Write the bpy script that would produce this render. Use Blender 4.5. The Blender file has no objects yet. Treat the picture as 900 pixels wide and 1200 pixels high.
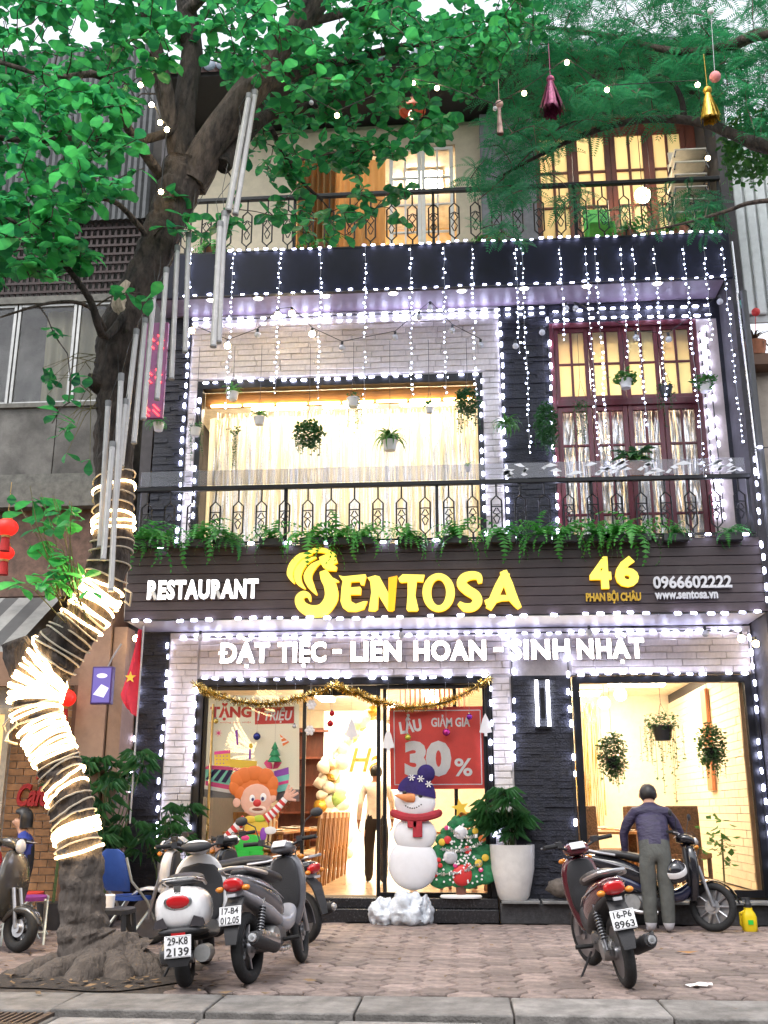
import bpy, math, random
from mathutils import Vector, Matrix, Euler
random.seed(7)
SC = bpy.context.scene
COL = SC.collection
R = math.radians
# ------------------------------------------------------------------ camera, world, light, exposure
F, PITCH, YAW, CAMH = 1200.0, R(16.26), R(4.4), 1.35
cam = bpy.data.objects.new('camera', bpy.data.cameras.new('camera'))
COL.objects.link(cam)
cam.location = (0, 0, CAMH)
cam.rotation_euler = (R(90) + PITCH, 0, YAW)
cam.data.sensor_fit = 'VERTICAL'
cam.data.sensor_height = 36.0
cam.data.sensor_width = 27.0
cam.data.lens = 36.0
cam.data.clip_start = 0.05
cam.data.clip_end = 2000
SC.camera = cam

SUN_EL, SUN_ROT = R(64), R(200)
W = bpy.data.worlds.new('World'); SC.world = W; W.use_nodes = True
nt = W.node_tree; nt.nodes.clear()
wo = nt.nodes.new('ShaderNodeOutputWorld'); bg = nt.nodes.new('ShaderNodeBackground')
sky = nt.nodes.new('ShaderNodeTexSky'); sky.sky_type = 'NISHITA'; sky.sun_disc = False
sky.sun_elevation = SUN_EL; sky.sun_rotation = SUN_ROT
sky.air_density = 1.0; sky.dust_density = 2.0; sky.ozone_density = 1.0
hs = nt.nodes.new('ShaderNodeHueSaturation'); hs.inputs['Saturation'].default_value = 0.22
nt.links.new(sky.outputs[0], hs.inputs['Color']); nt.links.new(hs.outputs[0], bg.inputs['Color'])
bg.inputs['Strength'].default_value = 0.14
nt.links.new(bg.outputs[0], wo.inputs[0])
sd = bpy.data.lights.new('sun', 'SUN'); sd.energy = 0.6; sd.angle = R(25); sd.color = (1.0, 0.95, 0.9)
sun = bpy.data.objects.new('sun', sd); COL.objects.link(sun)
# the light comes from behind the camera, high and soft (overcast)
sun.rotation_euler = Vector((math.sin(SUN_ROT) * math.cos(SUN_EL), math.cos(SUN_ROT) * math.cos(SUN_EL), math.sin(SUN_EL))).to_track_quat('Z', 'Y').to_euler()
SC.view_settings.view_transform = 'Standard'
SC.view_settings.look = 'None'
SC.view_settings.exposure = 1.9
SC.view_settings.gamma = 1.0
SC.render.engine = 'CYCLES'
cy = SC.cycles
cy.use_denoising = True
cy.max_bounces = 7; cy.diffuse_bounces = 4; cy.glossy_bounces = 3; cy.transmission_bounces = 6; cy.transparent_max_bounces = 16
cy.sample_clamp_indirect = 6.0
cy.caustics_reflective = False; cy.caustics_refractive = False

# ------------------------------------------------------------------ where the camera's rays meet the place (used to size things)
def ray(px, py):
    u, v = (px - 450) / F, (600 - py) / F
    fy, fz = math.cos(PITCH), math.sin(PITCH)
    d = (u, fy - v * fz, fz + v * fy)
    c, s = math.cos(YAW), math.sin(YAW)
    return (d[0] * c - d[1] * s, d[0] * s + d[1] * c, d[2])
def on(px, py, Y):
    d = ray(px, py); t = Y / d[1]
    return Vector((d[0] * t, Y, CAMH + d[2] * t))
def gnd(px, py, z=0.0):
    d = ray(px, py); t = (z - CAMH) / d[2]
    return Vector((d[0] * t, d[1] * t, z))

# ------------------------------------------------------------------ materials
MATS = {}
def mat(name, col, rough=0.6, metal=0.0, var=0.12, scale=8.0, bump=0.0, bscale=40.0, spec=0.5, coat=0.0, sss=0.0, stretch=(1, 1, 1), dirt=None, bdist=0.02):
    if name in MATS: return MATS[name]
    m = bpy.data.materials.new(name); m.use_nodes = True
    n = m.node_tree; b = n.nodes['Principled BSDF']; L = n.links
    b.inputs['Roughness'].default_value = rough; b.inputs['Metallic'].default_value = metal
    b.inputs['Specular IOR Level'].default_value = spec
    b.inputs['Coat Weight'].default_value = coat
    tc = n.nodes.new('ShaderNodeTexCoord'); mp = n.nodes.new('ShaderNodeMapping')
    mp.inputs['Scale'].default_value = stretch
    L.new(tc.outputs['Object'], mp.inputs['Vector'])
    nz = n.nodes.new('ShaderNodeTexNoise'); nz.inputs['Scale'].default_value = scale; nz.inputs['Detail'].default_value = 6; nz.inputs['Roughness'].default_value = 0.65
    L.new(mp.outputs[0], nz.inputs['Vector'])
    mx = n.nodes.new('ShaderNodeMix'); mx.data_type = 'RGBA'
    c = col; lo = [max(0, x * (1 - var * 1.6)) for x in c[:3]] + [1]; hi = [min(1, x * (1 + var * 1.6)) for x in c[:3]] + [1]
    if dirt: lo = list(dirt) + [1]
    mx.inputs[6].default_value = lo; mx.inputs[7].default_value = hi
    cr = n.nodes.new('ShaderNodeMapRange'); cr.inputs['From Min'].default_value = 0.3; cr.inputs['From Max'].default_value = 0.7
    L.new(nz.outputs['Fac'], cr.inputs['Value'])
    # every object a slightly different tone
    oi = n.nodes.new('ShaderNodeObjectInfo'); hv = n.nodes.new('ShaderNodeHueSaturation')
    vr = n.nodes.new('ShaderNodeMapRange'); vr.inputs['To Min'].default_value = 1 - var * 0.9; vr.inputs['To Max'].default_value = 1 + var * 0.9
    L.new(oi.outputs['Random'], vr.inputs['Value']); L.new(vr.outputs[0], hv.inputs['Value'])
    L.new(cr.outputs[0], mx.inputs[0]); L.new(mx.outputs[2], hv.inputs['Color']); L.new(hv.outputs[0], b.inputs['Base Color'])
    if rough > 0.15:
        rr = n.nodes.new('ShaderNodeMapRange'); rr.inputs['To Min'].default_value = max(0.05, rough - 0.12); rr.inputs['To Max'].default_value = min(1, rough + 0.12)
        L.new(nz.outputs['Fac'], rr.inputs['Value']); L.new(rr.outputs[0], b.inputs['Roughness'])
    if bump:
        n2 = n.nodes.new('ShaderNodeTexNoise'); n2.inputs['Scale'].default_value = bscale; n2.inputs['Detail'].default_value = 5
        L.new(mp.outputs[0], n2.inputs['Vector'])
        bp = n.nodes.new('ShaderNodeBump'); bp.inputs['Strength'].default_value = bump; bp.inputs['Distance'].default_value = bdist
        L.new(n2.outputs['Fac'], bp.inputs['Height']); L.new(bp.outputs[0], b.inputs['Normal'])
    MATS[name] = m
    return m
def stain(m, scale, amt, col):
    """dirt and wear in patches that run over many pieces"""
    n = m.node_tree; L = n.links; b = n.nodes['Principled BSDF']; src = b.inputs['Base Color'].links[0].from_socket
    ge = n.nodes.new('ShaderNodeNewGeometry'); nz = n.nodes.new('ShaderNodeTexNoise'); nz.inputs['Scale'].default_value = scale; nz.inputs['Detail'].default_value = 8; nz.inputs['Roughness'].default_value = .7; nz.inputs['Distortion'].default_value = .6
    L.new(ge.outputs['Position'], nz.inputs['Vector']); mr = n.nodes.new('ShaderNodeMapRange'); mr.inputs['From Min'].default_value = .48; mr.inputs['From Max'].default_value = .68; mr.inputs['To Max'].default_value = amt
    L.new(nz.outputs['Fac'], mr.inputs['Value']); mx = n.nodes.new('ShaderNodeMix'); mx.data_type = 'RGBA'; L.new(mr.outputs[0], mx.inputs[0]); L.new(src, mx.inputs[6]); mx.inputs[7].default_value = (*col, 1); L.new(mx.outputs[2], b.inputs['Base Color'])
def emit(name, col, s):
    if name in MATS: return MATS[name]
    m = bpy.data.materials.new(name); m.use_nodes = True
    b = m.node_tree.nodes['Principled BSDF']
    b.inputs['Base Color'].default_value = (*[min(0.8, c) for c in col], 1)
    b.inputs['Emission Color'].default_value = (*col, 1); b.inputs['Emission Strength'].default_value = s
    MATS[name] = m
    return m
def leafmat(name, col, trans=0.5, var=0.25, rough=0.4):
    if name in MATS: return MATS[name]
    m = bpy.data.materials.new(name); m.use_nodes = True
    n = m.node_tree; b = n.nodes['Principled BSDF']; L = n.links; o = n.nodes['Material Output']
    tc = n.nodes.new('ShaderNodeTexCoord'); nz = n.nodes.new('ShaderNodeTexNoise'); nz.inputs['Scale'].default_value = 3.0
    L.new(tc.outputs['Object'], nz.inputs['Vector'])
    ge = n.nodes.new('ShaderNodeNewGeometry')
    ad = n.nodes.new('ShaderNodeMath'); ad.operation = 'ADD'; L.new(ge.outputs['Random Per Island'], ad.inputs[0]); L.new(nz.outputs['Fac'], ad.inputs[1])
    oi = n.nodes.new('ShaderNodeObjectInfo')
    a2 = n.nodes.new('ShaderNodeMath'); a2.operation = 'ADD'; L.new(ad.outputs[0], a2.inputs[0]); L.new(oi.outputs['Random'], a2.inputs[1])
    mr = n.nodes.new('ShaderNodeMapRange'); mr.inputs['From Max'].default_value = 2.6; mr.inputs['From Min'].default_value = 0.4
    L.new(a2.outputs[0], mr.inputs['Value'])
    cr = n.nodes.new('ShaderNodeValToRGB')
    c = col
    cr.color_ramp.elements[0].color = (c[0] * (1 - var) * 0.8, c[1] * (1 - var), c[2] * (1 - var * 0.6), 1)
    cr.color_ramp.elements[1].color = (min(1, c[0] * (1 + 2.2 * var)), c[1] * (1 + 1.2 * var), c[2] * (1 + 0.4 * var), 1)
    L.new(mr.outputs[0], cr.inputs[0]); L.new(cr.outputs[0], b.inputs['Base Color'])
    b.inputs['Roughness'].default_value = rough
    t = n.nodes.new('ShaderNodeBsdfTranslucent'); L.new(cr.outputs[0], t.inputs['Color'])
    ms = n.nodes.new('ShaderNodeMixShader'); ms.inputs[0].default_value = trans
    L.new(b.outputs[0], ms.inputs[1]); L.new(t.outputs[0], ms.inputs[2]); L.new(ms.outputs[0], o.inputs['Surface'])
    MATS[name] = m
    return m
def glassmat(name, tint=(1, 1, 1), refl=0.12, alpha_rough=0.02):
    """Window glass: lets light straight through, with a weak mirror on top."""
    if name in MATS: return MATS[name]
    m = bpy.data.materials.new(name); m.use_nodes = True
    n = m.node_tree; L = n.links; o = n.nodes['Material Output']; n.nodes.remove(n.nodes['Principled BSDF'])
    t = n.nodes.new('ShaderNodeBsdfTransparent'); t.inputs[0].default_value = (*tint, 1)
    g = n.nodes.new('ShaderNodeBsdfGlossy'); g.inputs['Roughness'].default_value = alpha_rough
    fr = n.nodes.new('ShaderNodeFresnel'); fr.inputs[0].default_value = 1.22
    mu = n.nodes.new('ShaderNodeMath'); mu.operation = 'ADD'; mu.inputs[1].default_value = refl * 0.2
    L.new(fr.outputs[0], mu.inputs[0])
    ms = n.nodes.new('ShaderNodeMixShader'); L.new(mu.outputs[0], ms.inputs[0]); L.new(t.outputs[0], ms.inputs[1]); L.new(g.outputs[0], ms.inputs[2])
    L.new(ms.outputs[0], o.inputs['Surface'])
    MATS[name] = m
    return m
def brickmat(name, c1, c2, mortar, scale, bw=0.5, bh=0.25, rough=0.8):
    if name in MATS: return MATS[name]
    m = bpy.data.materials.new(name); m.use_nodes = True
    n = m.node_tree; b = n.nodes['Principled BSDF']; L = n.links
    tc = n.nodes.new('ShaderNodeTexCoord'); mp = n.nodes.new('ShaderNodeMapping'); mp.inputs['Rotation'].default_value = (R(90), 0, 0)
    L.new(tc.outputs['Object'], mp.inputs['Vector'])
    t = n.nodes.new('ShaderNodeTexBrick'); t.inputs['Color1'].default_value = (*c1, 1); t.inputs['Color2'].default_value = (*c2, 1); t.inputs['Mortar'].default_value = (*mortar, 1)
    t.inputs['Scale'].default_value = scale; t.inputs['Brick Width'].default_value = bw; t.inputs['Row Height'].default_value = bh; t.inputs['Mortar Size'].default_value = 0.012
    L.new(mp.outputs[0], t.inputs['Vector']); L.new(t.outputs['Color'], b.inputs['Base Color'])
    b.inputs['Roughness'].default_value = rough
    bp = n.nodes.new('ShaderNodeBump'); bp.inputs['Strength'].default_value = 0.5; bp.inputs['Distance'].default_value = 0.02; bp.invert = True
    L.new(t.outputs['Fac'], bp.inputs['Height']); L.new(bp.outputs[0], b.inputs['Normal'])
    MATS[name] = m
    return m

# ------------------------------------------------------------------ mesh building
def rotm(rx=0, ry=0, rz=0): return Euler((rx, ry, rz)).to_matrix()
class MB:
    def __init__(s): s.v = []; s.f = []; s.mi = []; s.cur = 0
    def add(s, vs, fs):
        o = len(s.v); s.v.extend([tuple(x) for x in vs]); s.f.extend([tuple(i + o for i in f) for f in fs]); s.mi.extend([s.cur] * len(fs)); return s
    def box(s, c, d, rot=None):
        x, y, z = d[0] / 2, d[1] / 2, d[2] / 2
        vs = [Vector(p) for p in ((-x, -y, -z), (x, -y, -z), (x, y, -z), (-x, y, -z), (-x, -y, z), (x, -y, z), (x, y, z), (-x, y, z))]
        if rot is not None: vs = [rot @ p for p in vs]
        c = Vector(c)
        return s.add([p + c for p in vs], [(0, 3, 2, 1), (4, 5, 6, 7), (0, 1, 5, 4), (1, 2, 6, 5), (2, 3, 7, 6), (3, 0, 4, 7)])
    def b2(s, x0, x1, y0, y1, z0, z1): return s.box(((x0 + x1) / 2, (y0 + y1) / 2, (z0 + z1) / 2), (x1 - x0, y1 - y0, z1 - z0))
    def bar(s, a, b, w, h=None):
        a, b = Vector(a), Vector(b); d = b - a
        q = d.to_track_quat('Y', 'Z').to_matrix()
        return s.box((a + b) / 2, (w, d.length, h or w), q)
    def tube(s, pts, rad, n=8, cap=True, closed=False):
        pts = [Vector(p) for p in pts]
        if not hasattr(rad, '__len__'): rad = [rad] * len(pts)
        rings = []; up = None; N = len(pts)
        for i, p in enumerate(pts):
            a = pts[(i - 1) % N] if (i > 0 or closed) else p; b = pts[(i + 1) % N] if (i < N - 1 or closed) else p
            t = (b - a)
            if t.length < 1e-9: t = Vector((0, 0, 1))
            t.normalize()
            if up is None: up = t.orthogonal().normalized()
            up = up - t * up.dot(t)
            up = up.normalized() if up.length > 1e-6 else t.orthogonal().normalized()
            w = t.cross(up)
            rings.append([p + (up * math.cos(k * 2 * math.pi / n) + w * math.sin(k * 2 * math.pi / n)) * rad[i] for k in range(n)])
        vs = [v for r in rings for v in r]; fs = []
        for i in range(N if closed else N - 1):
            j = (i + 1) % N
            for k in range(n): fs.append((i * n + k, i * n + (k + 1) % n, j * n + (k + 1) % n, j * n + k))
        if cap and not closed: fs.append(tuple(range(n))[::-1]); fs.append(tuple((N - 1) * n + k for k in range(n)))
        return s.add(vs, fs)
    def loft(s, rings, cap=True):
        n = len(rings[0]); vs = [v for r in rings for v in r]; fs = []
        for i in range(len(rings) - 1):
            for k in range(n): fs.append((i * n + k, i * n + (k + 1) % n, (i + 1) * n + (k + 1) % n, (i + 1) * n + k))
        if cap: fs.append(tuple(range(n))[::-1]); fs.append(tuple((len(rings) - 1) * n + k for k in range(n)))
        return s.add(vs, fs)
    def lathe(s, prof, c=(0, 0, 0), n=20, m=None):
        rings = []
        c = Vector(c)
        for r, z in prof:
            ring = [Vector((r * math.cos(k * 2 * math.pi / n), r * math.sin(k * 2 * math.pi / n), z)) for k in range(n)]
            if m is not None: ring = [m @ p for p in ring]
            rings.append([p + c for p in ring])
        return s.loft(rings)
    def ball(s, c, r, n=12, m=8, sc=(1, 1, 1), rot=None):
        c = Vector(c); rings = []
        for i in range(m + 1):
            a = -math.pi / 2 + math.pi * (0.02 + 0.96 * i / m)
            ring = [Vector((math.cos(a) * math.cos(k * 2 * math.pi / n) * sc[0], math.cos(a) * math.sin(k * 2 * math.pi / n) * sc[1], math.sin(a) * sc[2])) * r for k in range(n)]
            if rot is not None: ring = [rot @ p for p in ring]
            rings.append([p + c for p in ring])
        return s.loft(rings)
    def prism(s, poly, fn, d0, d1):
        """poly: 2-D outline; fn(u, v, d) -> 3-D point."""
        n = len(poly)
        vs = [fn(u, v, d0) for u, v in poly] + [fn(u, v, d1) for u, v in poly]
        fs = [tuple(range(n)), tuple(range(2 * n - 1, n - 1, -1))]
        for k in range(n): fs.append((k, n + k, n + (k + 1) % n, (k + 1) % n))
        return s.add(vs, fs)
    def mesh(s, name, mats, sharp=38):
        me = bpy.data.meshes.new(name)
        me.from_pydata(s.v, [], s.f)
        for m in (mats if isinstance(mats, (list, tuple)) else [mats]): me.materials.append(m)
        if any(s.mi): me.polygons.foreach_set('material_index', s.mi)
        me.update()
        if sharp:
            me.polygons.foreach_set('use_smooth', [True] * len(me.polygons))
            me.set_sharp_from_angle(angle=R(sharp))
        return me
    def build(s, name, mats, parent=None, sharp=38, loc=None, **kw):
        return put(name, s.mesh(name, mats, sharp), parent, loc, **kw)
def fixnormals(o):
    import bmesh
    bm = bmesh.new(); bm.from_mesh(o.data); bmesh.ops.recalc_face_normals(bm, faces=bm.faces); bm.to_mesh(o.data); bm.free()
    return o
def put(name, me, parent=None, loc=None, rot=None, label=None, cat=None, group=None, kind=None):
    o = bpy.data.objects.new(name, me); COL.objects.link(o)
    if parent is not None: o.parent = parent
    if loc is not None: o.location = loc
    if rot is not None: o.rotation_euler = rot
    return tag(o, label, cat, group, kind)
def tag(o, label=None, cat=None, group=None, kind=None):
    if label: o['label'] = label
    if cat: o['category'] = cat
    if group: o['group'] = group
    if kind: o['kind'] = kind
    return o
def thing(name, loc, label, cat, group=None, rz=0.0):
    o = bpy.data.objects.new(name, None); COL.objects.link(o)
    o.location = loc; o.rotation_euler = (0, 0, rz); o.empty_display_size = 0.1
    return tag(o, label, cat, group)
def dup(o, loc, rz=None, label=None, parent=None, rot=None):
    c = o.copy(); COL.objects.link(c)
    if parent is not None: c.parent = parent
    if loc is not None: c.location = loc
    if rz is not None: c.rotation_euler = (0, 0, rz)
    if rot is not None: c.rotation_euler = rot
    if label: c['label'] = label
    for ch in [x for x in o.children]:
        dup(ch, None, parent=c)
    return c
def bevel(o, w=0.01, seg=2, ang=35):
    m = o.modifiers.new('bevel', 'BEVEL'); m.width = w; m.segments = seg; m.limit_method = 'ANGLE'; m.angle_limit = R(ang); m.harden_normals = False
    return o
def subd(o, lv=2):
    m = o.modifiers.new('subd', 'SUBSURF'); m.levels = lv; m.render_levels = lv; return o
def sell(c, hx, hy, ux, uy, n=16, e=2.6):
    """super-ellipse ring round c in the plane of the unit vectors ux, uy"""
    out = []
    for k in range(n):
        a = k * 2 * math.pi / n; ca, sa = math.cos(a), math.sin(a)
        out.append(Vector(c) + Vector(ux) * (hx * math.copysign(abs(ca) ** (2 / e), ca)) + Vector(uy) * (hy * math.copysign(abs(sa) ** (2 / e), sa)))
    return out
_tx = {}
def text_mb(body, bold=0.0, ext=0.5, shear=0.0, space=1.0, res=3):
    key = (body, bold, ext, shear, space)
    if key in _tx: return _tx[key]
    cu = bpy.data.curves.new('lettering', 'FONT'); cu.body = body; cu.size = 1.0; cu.offset = bold; cu.extrude = ext; cu.shear = shear; cu.space_character = space; cu.resolution_u = res
    o = bpy.data.objects.new('lettering', cu); COL.objects.link(o)
    dg = bpy.context.evaluated_depsgraph_get(); ev = o.evaluated_get(dg); me = ev.to_mesh()
    vs = [tuple(v.co) for v in me.vertices]; fs = [tuple(p.vertices) for p in me.polygons]
    ev.to_mesh_clear(); bpy.data.objects.remove(o); bpy.data.curves.remove(cu)
    _tx[key] = (vs, fs); return _tx[key]
def text(mb, body, fn, x0, x1, z0, z1, depth=0.01, bold=0.0, shear=0.0, space=1.0, capref=None):
    """lettering stretched to the box x0..x1, z0..z1 (z of capref's height when given); fn(u, v, d)"""
    vs, fs = text_mb(body, bold, 0.5, shear, space)
    xs = [v[0] for v in vs]
    if capref: rs = [v[1] for v in text_mb(capref, bold, 0.5, shear)[0]]
    else: rs = [v[1] for v in vs]
    a, b, c, d = min(xs), max(xs), min(rs), max(rs)
    out = [fn(x0 + (v[0] - a) / (b - a) * (x1 - x0), z0 + (v[1] - c) / (d - c) * (z1 - z0), (0.5 - v[2]) * depth) for v in vs]
    return mb.add(out, fs)
def front(Y):  # on a wall that faces the street: u -> x, v -> z, depth toward the street
    return lambda u, v, d: Vector((u, Y + d, v))
# ------------------------------------------------------------------ palette
WHITE_BRICK = mat('white_painted_brick', (0.76, 0.70, 0.68), 0.75, var=0.06, scale=14, bump=0.5, bscale=60)
SLATE = mat('dark_slate_stone', (0.013, 0.014, 0.023), 0.6, var=0.35, scale=9, bump=0.6, bscale=45)
MORTAR = mat('grey_mortar', (0.42, 0.39, 0.38), 0.9, bump=0.3)
BLACK = mat('black_painted_steel', (0.007, 0.007, 0.010), 0.42, metal=0.2, var=0.2)
NAVY = mat('navy_gloss_cladding', (0.005, 0.006, 0.018), 0.5, var=0.25, scale=2, spec=.25)
PLANK = mat('dark_brown_siding', (0.045, 0.030, 0.033), 0.55, var=0.22, scale=5, stretch=(0.6, 6, 8), bump=0.25, bscale=30)
SOFFIT = mat('pale_soffit_board', (0.30, 0.28, 0.32), 0.5, var=0.06)
CREAM = mat('cream_plaster', (0.66, 0.56, 0.42), 0.8, var=0.06, bump=0.1)
REDWOOD = mat('oxblood_painted_wood', (0.115, 0.012, 0.022), 0.38, var=0.2, scale=10, stretch=(1, 1, .3))
BROWNWOOD = mat('dark_red_brown_wood', (0.13, 0.035, 0.02), 0.45, var=0.25, scale=10, stretch=(1, 1, .3))
stain(WHITE_BRICK, 1.1, .35, (.42, .38, .36)); stain(CREAM, .9, .4, (.42, .34, .25)); stain(PLANK, 1.5, .5, (.08, .065, .065)); stain(SLATE, 1.5, .5, (.035, .035, .04))
GLASS = glassmat('clear_glass', refl=0.05)
GLASSD = glassmat('shop_glass', refl=0.10)
PAVER = mat('pink_grey_paver', (0.185, 0.142, 0.128), 0.8, var=0.34, scale=7, bump=0.5, bscale=55)
CONC = mat('grey_concrete', (0.165, 0.155, 0.147), 0.9, var=0.3, scale=5, bump=0.5, bscale=60)
ASPH = mat('asphalt', (0.055, 0.055, 0.055), 0.85, var=0.3, scale=30, bump=0.6, bscale=160)
SOIL = mat('sandy_joint_soil', (0.034, 0.027, 0.023), 0.95, var=0.35, scale=12, bump=0.7, bscale=50)
LEDW = emit('led_cold_white', (0.66, 0.69, 1.0), 11)
FAIRY = emit('fairy_cold_white', (0.62, 0.70, 1.0), 10)
WARMROPE = emit('warm_white_rope_light', (1.0, 0.68, 0.33), 8)
CABLE = mat('black_cable', (0.02, 0.02, 0.02), 0.5)
WCABLE = mat('pale_cable', (0.35, 0.35, 0.38), 0.5)
CHROME = mat('brushed_metal', (0.55, 0.55, 0.56), 0.28, metal=1.0, var=0.08)

stain(PAVER, 1.3, .55, (.075, .062, .055)); stain(CONC, 2.2, .6, (.06, .055, .05))
# ------------------------------------------------------------------ the setting: ground, pavement, kerb, road
g = MB(); g.add([(-300, -300, -0.21), (300, -300, -0.21), (300, 300, -0.21), (-300, 300, -0.21)], [(0, 1, 2, 3)])
g.build('ground', CONC, kind='structure')
OB = thing('opposite_building', (0, -9, 0), 'long plain building across the street, seen only in reflections', 'building')
m = MB(); m.b2(-40, 40, -6, 0, -.2, 10.5); m.build('wall', mat('dull_ochre_wall', (.14, .11, .08), .85, var=.2, scale=.5), OB)
for k in range(20):
    for z in (1.2, 4.6, 8): m = MB(); m.b2(-38 + k * 4, -36 + k * 4, .0, .05, z, z + 1.8); m.build('window', mat('dark_window', (.02, .022, .025), .15), OB)
road = MB(); road.add([(-40, -6, -0.085), (40, -6, -0.085), (40, 7.2, -0.085), (-40, 7.2, -0.085)], [(0, 1, 2, 3)])
road.build('road', ASPH, kind='structure')
pave = MB(); pave.b2(-16, 16, 8.45, 14.6, -0.2, -0.028)
pave = pave.build('pavement', SOIL, kind='structure')
HEX = 0.185
def hexmesh(k):
    rr = random.Random(k); m = MB()
    ring = []
    for i in range(6):
        a = math.pi / 3 * i
        a2 = a + math.pi / 6
        ring.append((math.cos(a) * HEX * 0.955, math.sin(a) * HEX * 0.925))
        q = 1.0 if i in (1, 4) else 1.0
        w = 0.03 * (1 if i % 2 else -1)
        ring.append((math.cos(a2) * HEX * (0.80 + w), math.sin(a2) * HEX * (0.785 + w)))
    ring = [(x + rr.uniform(-.004, .004), y + rr.uniform(-.004, .004)) for x, y in ring]
    n = len(ring)
    tilt = (rr.uniform(-.012, .012), rr.uniform(-.012, .012))
    lv = [(1.0, -0.05), (1.0, -0.014), (0.92, 0.0)]
    rings = [[Vector((x * s, y * s, z + (x * tilt[0] + y * tilt[1]))) for x, y in ring] for s, z in lv]
    m.loft(rings, cap=False); m.add(rings[-1], [tuple(range(n))])
    return m
pvm = [hexmesh(k).mesh('paver', PAVER) for k in range(7)]
cells = []
for i in range(-34, 30):
    for j in range(0, 20):
        x = i * HEX * 1.5; y = 8.60 + j * HEX * 1.70 + (HEX * 0.85 if i % 2 else 0)
        if y > 13.75: continue
        if y < 8.62 and i % 2 == 0: pass
        if -4.05 < x < -2.45 and y < 10.05: continue          # the tree pit
        if -6.0 - (y - 8.6) * .45 < x < 3.6 + (y - 8.6) * .35: cells.append((x, y))
cells.sort(key=lambda c: c[1] + abs(c[0]) * 0.12)
far = MB()
for k, (x, y) in enumerate(cells):
    me = pvm[(k * 5) % 7]; dz = random.uniform(-0.006, 0.004); rz = random.choice((0, math.pi)) + random.uniform(-.02, .02)
    if k < 300:
        put('paver', me, pave, (x, y, dz), (random.uniform(-.01, .01), random.uniform(-.01, .01), rz))
    else:
        c, s = math.cos(rz), math.sin(rz)
        far.add([(v.co.x * c - v.co.y * s + x, v.co.x * s + v.co.y * c + y, v.co.z + dz) for v in me.vertices], [tuple(p.vertices) for p in me.polygons])
far.build('pavers', PAVER, pave, kind='stuff')
kerb = MB(); kerb.b2(-16, 16, 7.8, 8.44, -0.2, -0.03); kerb = kerb.build('kerb', SOIL, kind='structure')
x = -9.3
while x < 9:
    w = random.uniform(1.0, 1.15); m = MB(); m.box((0, 0, 0), (w - 0.014, 0.66, 0.15))
    o = bevel(m.build('kerb_stone', CONC, kerb, loc=(x + w / 2, 8.10 + random.uniform(-.012, .012), -0.076 + random.uniform(-.006, .006))), 0.012, 2)
    o.rotation_euler = (random.uniform(.0, .02), 0, random.uniform(-.006, .006)); x += w
gut = MB(); gut.b2(-16, 16, 7.2, 7.76, -0.2, -0.072); gut = gut.build('gutter', CONC, kind='structure')
x = -9
while x < 9:
    w = random.uniform(0.95, 1.1); m = MB(); m.box((0, 0, 0), (w - 0.02, 0.44, 0.05))
    bevel(m.build('gutter_slab', CONC, gut, loc=(x + w / 2, 7.5 + random.uniform(-.015, .015), -0.068)), 0.012, 2); x += w
gr = thing('drain_grate', (-3.30, 7.58, -0.036), 'dark slotted drain grate in the gutter at the kerb', 'drain')
m = MB()
for k in range(14): m.b2(-0.32 + k * 0.048, -0.30 + k * 0.048, -0.2, 0.2, -0.01, 0.012)
m.build('bar', CHROME if False else mat('rusty_iron', (0.07, 0.05, 0.04), 0.7, metal=0.5, var=0.3), gr)
m = MB(); m.b2(-.36, .36, -.24, -.2, -.02, .014); m.b2(-.36, .36, .2, .24, -.02, .014); m.b2(-.36, -.33, -.2, .2, -.02, .014); m.b2(.33, .36, -.2, .2, -.02, .014)
m.build('frame', MATS['rusty_iron'], gr)
pit = MB()
ring = [(-3.22 + math.cos(a) * (1.0 + .12 * math.sin(3 * a)), 9.35 + math.sin(a) * (.72 + .08 * math.sin(5 * a + 1))) for a in [k * math.pi / 14 for k in range(28)]]
pit.add([(-3.22, 9.35, .03)] + [(x, max(y, 8.47), -.016) for x, y in ring] + [(-3.22 + (x + 3.22) * .6, 9.35 + (max(y, 8.47) - 9.35) * .6, .012) for x, y in ring],
        [(1 + k, 1 + (k + 1) % 28, 29 + (k + 1) % 28, 29 + k) for k in range(28)] + [(0, 29 + k, 29 + (k + 1) % 28) for k in range(28)])
pit.build('tree_pit_soil', SOIL, kind='structure')
DEADLEAF = mat('dry_leaf', (0.16, 0.10, 0.05), 0.8, var=0.4)
lit = MB(); rr = random.Random(3)
for k in range(170):
    if k < 90: x, y = rr.gauss(-3.1, .75), rr.gauss(9.0, .3)
    else: x, y = rr.uniform(-5, 3.5), rr.uniform(8.0, 13.4)
    if y < 7.9: continue
    s = rr.uniform(.015, .05 if k < 90 else .03); a = rr.uniform(0, 6.3)
    p = [Vector((x + math.cos(a + t) * s * q, y + math.sin(a + t) * s * q, .012 + rr.uniform(0, .02))) for t, q in ((0, 1.4), (1.4, .6), (3.1, 1.3), (4.6, .6))]
    lit.add(p, [(0, 1, 2), (0, 2, 3)])
lit.build('leaf_litter', DEADLEAF, kind='stuff')

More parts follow.
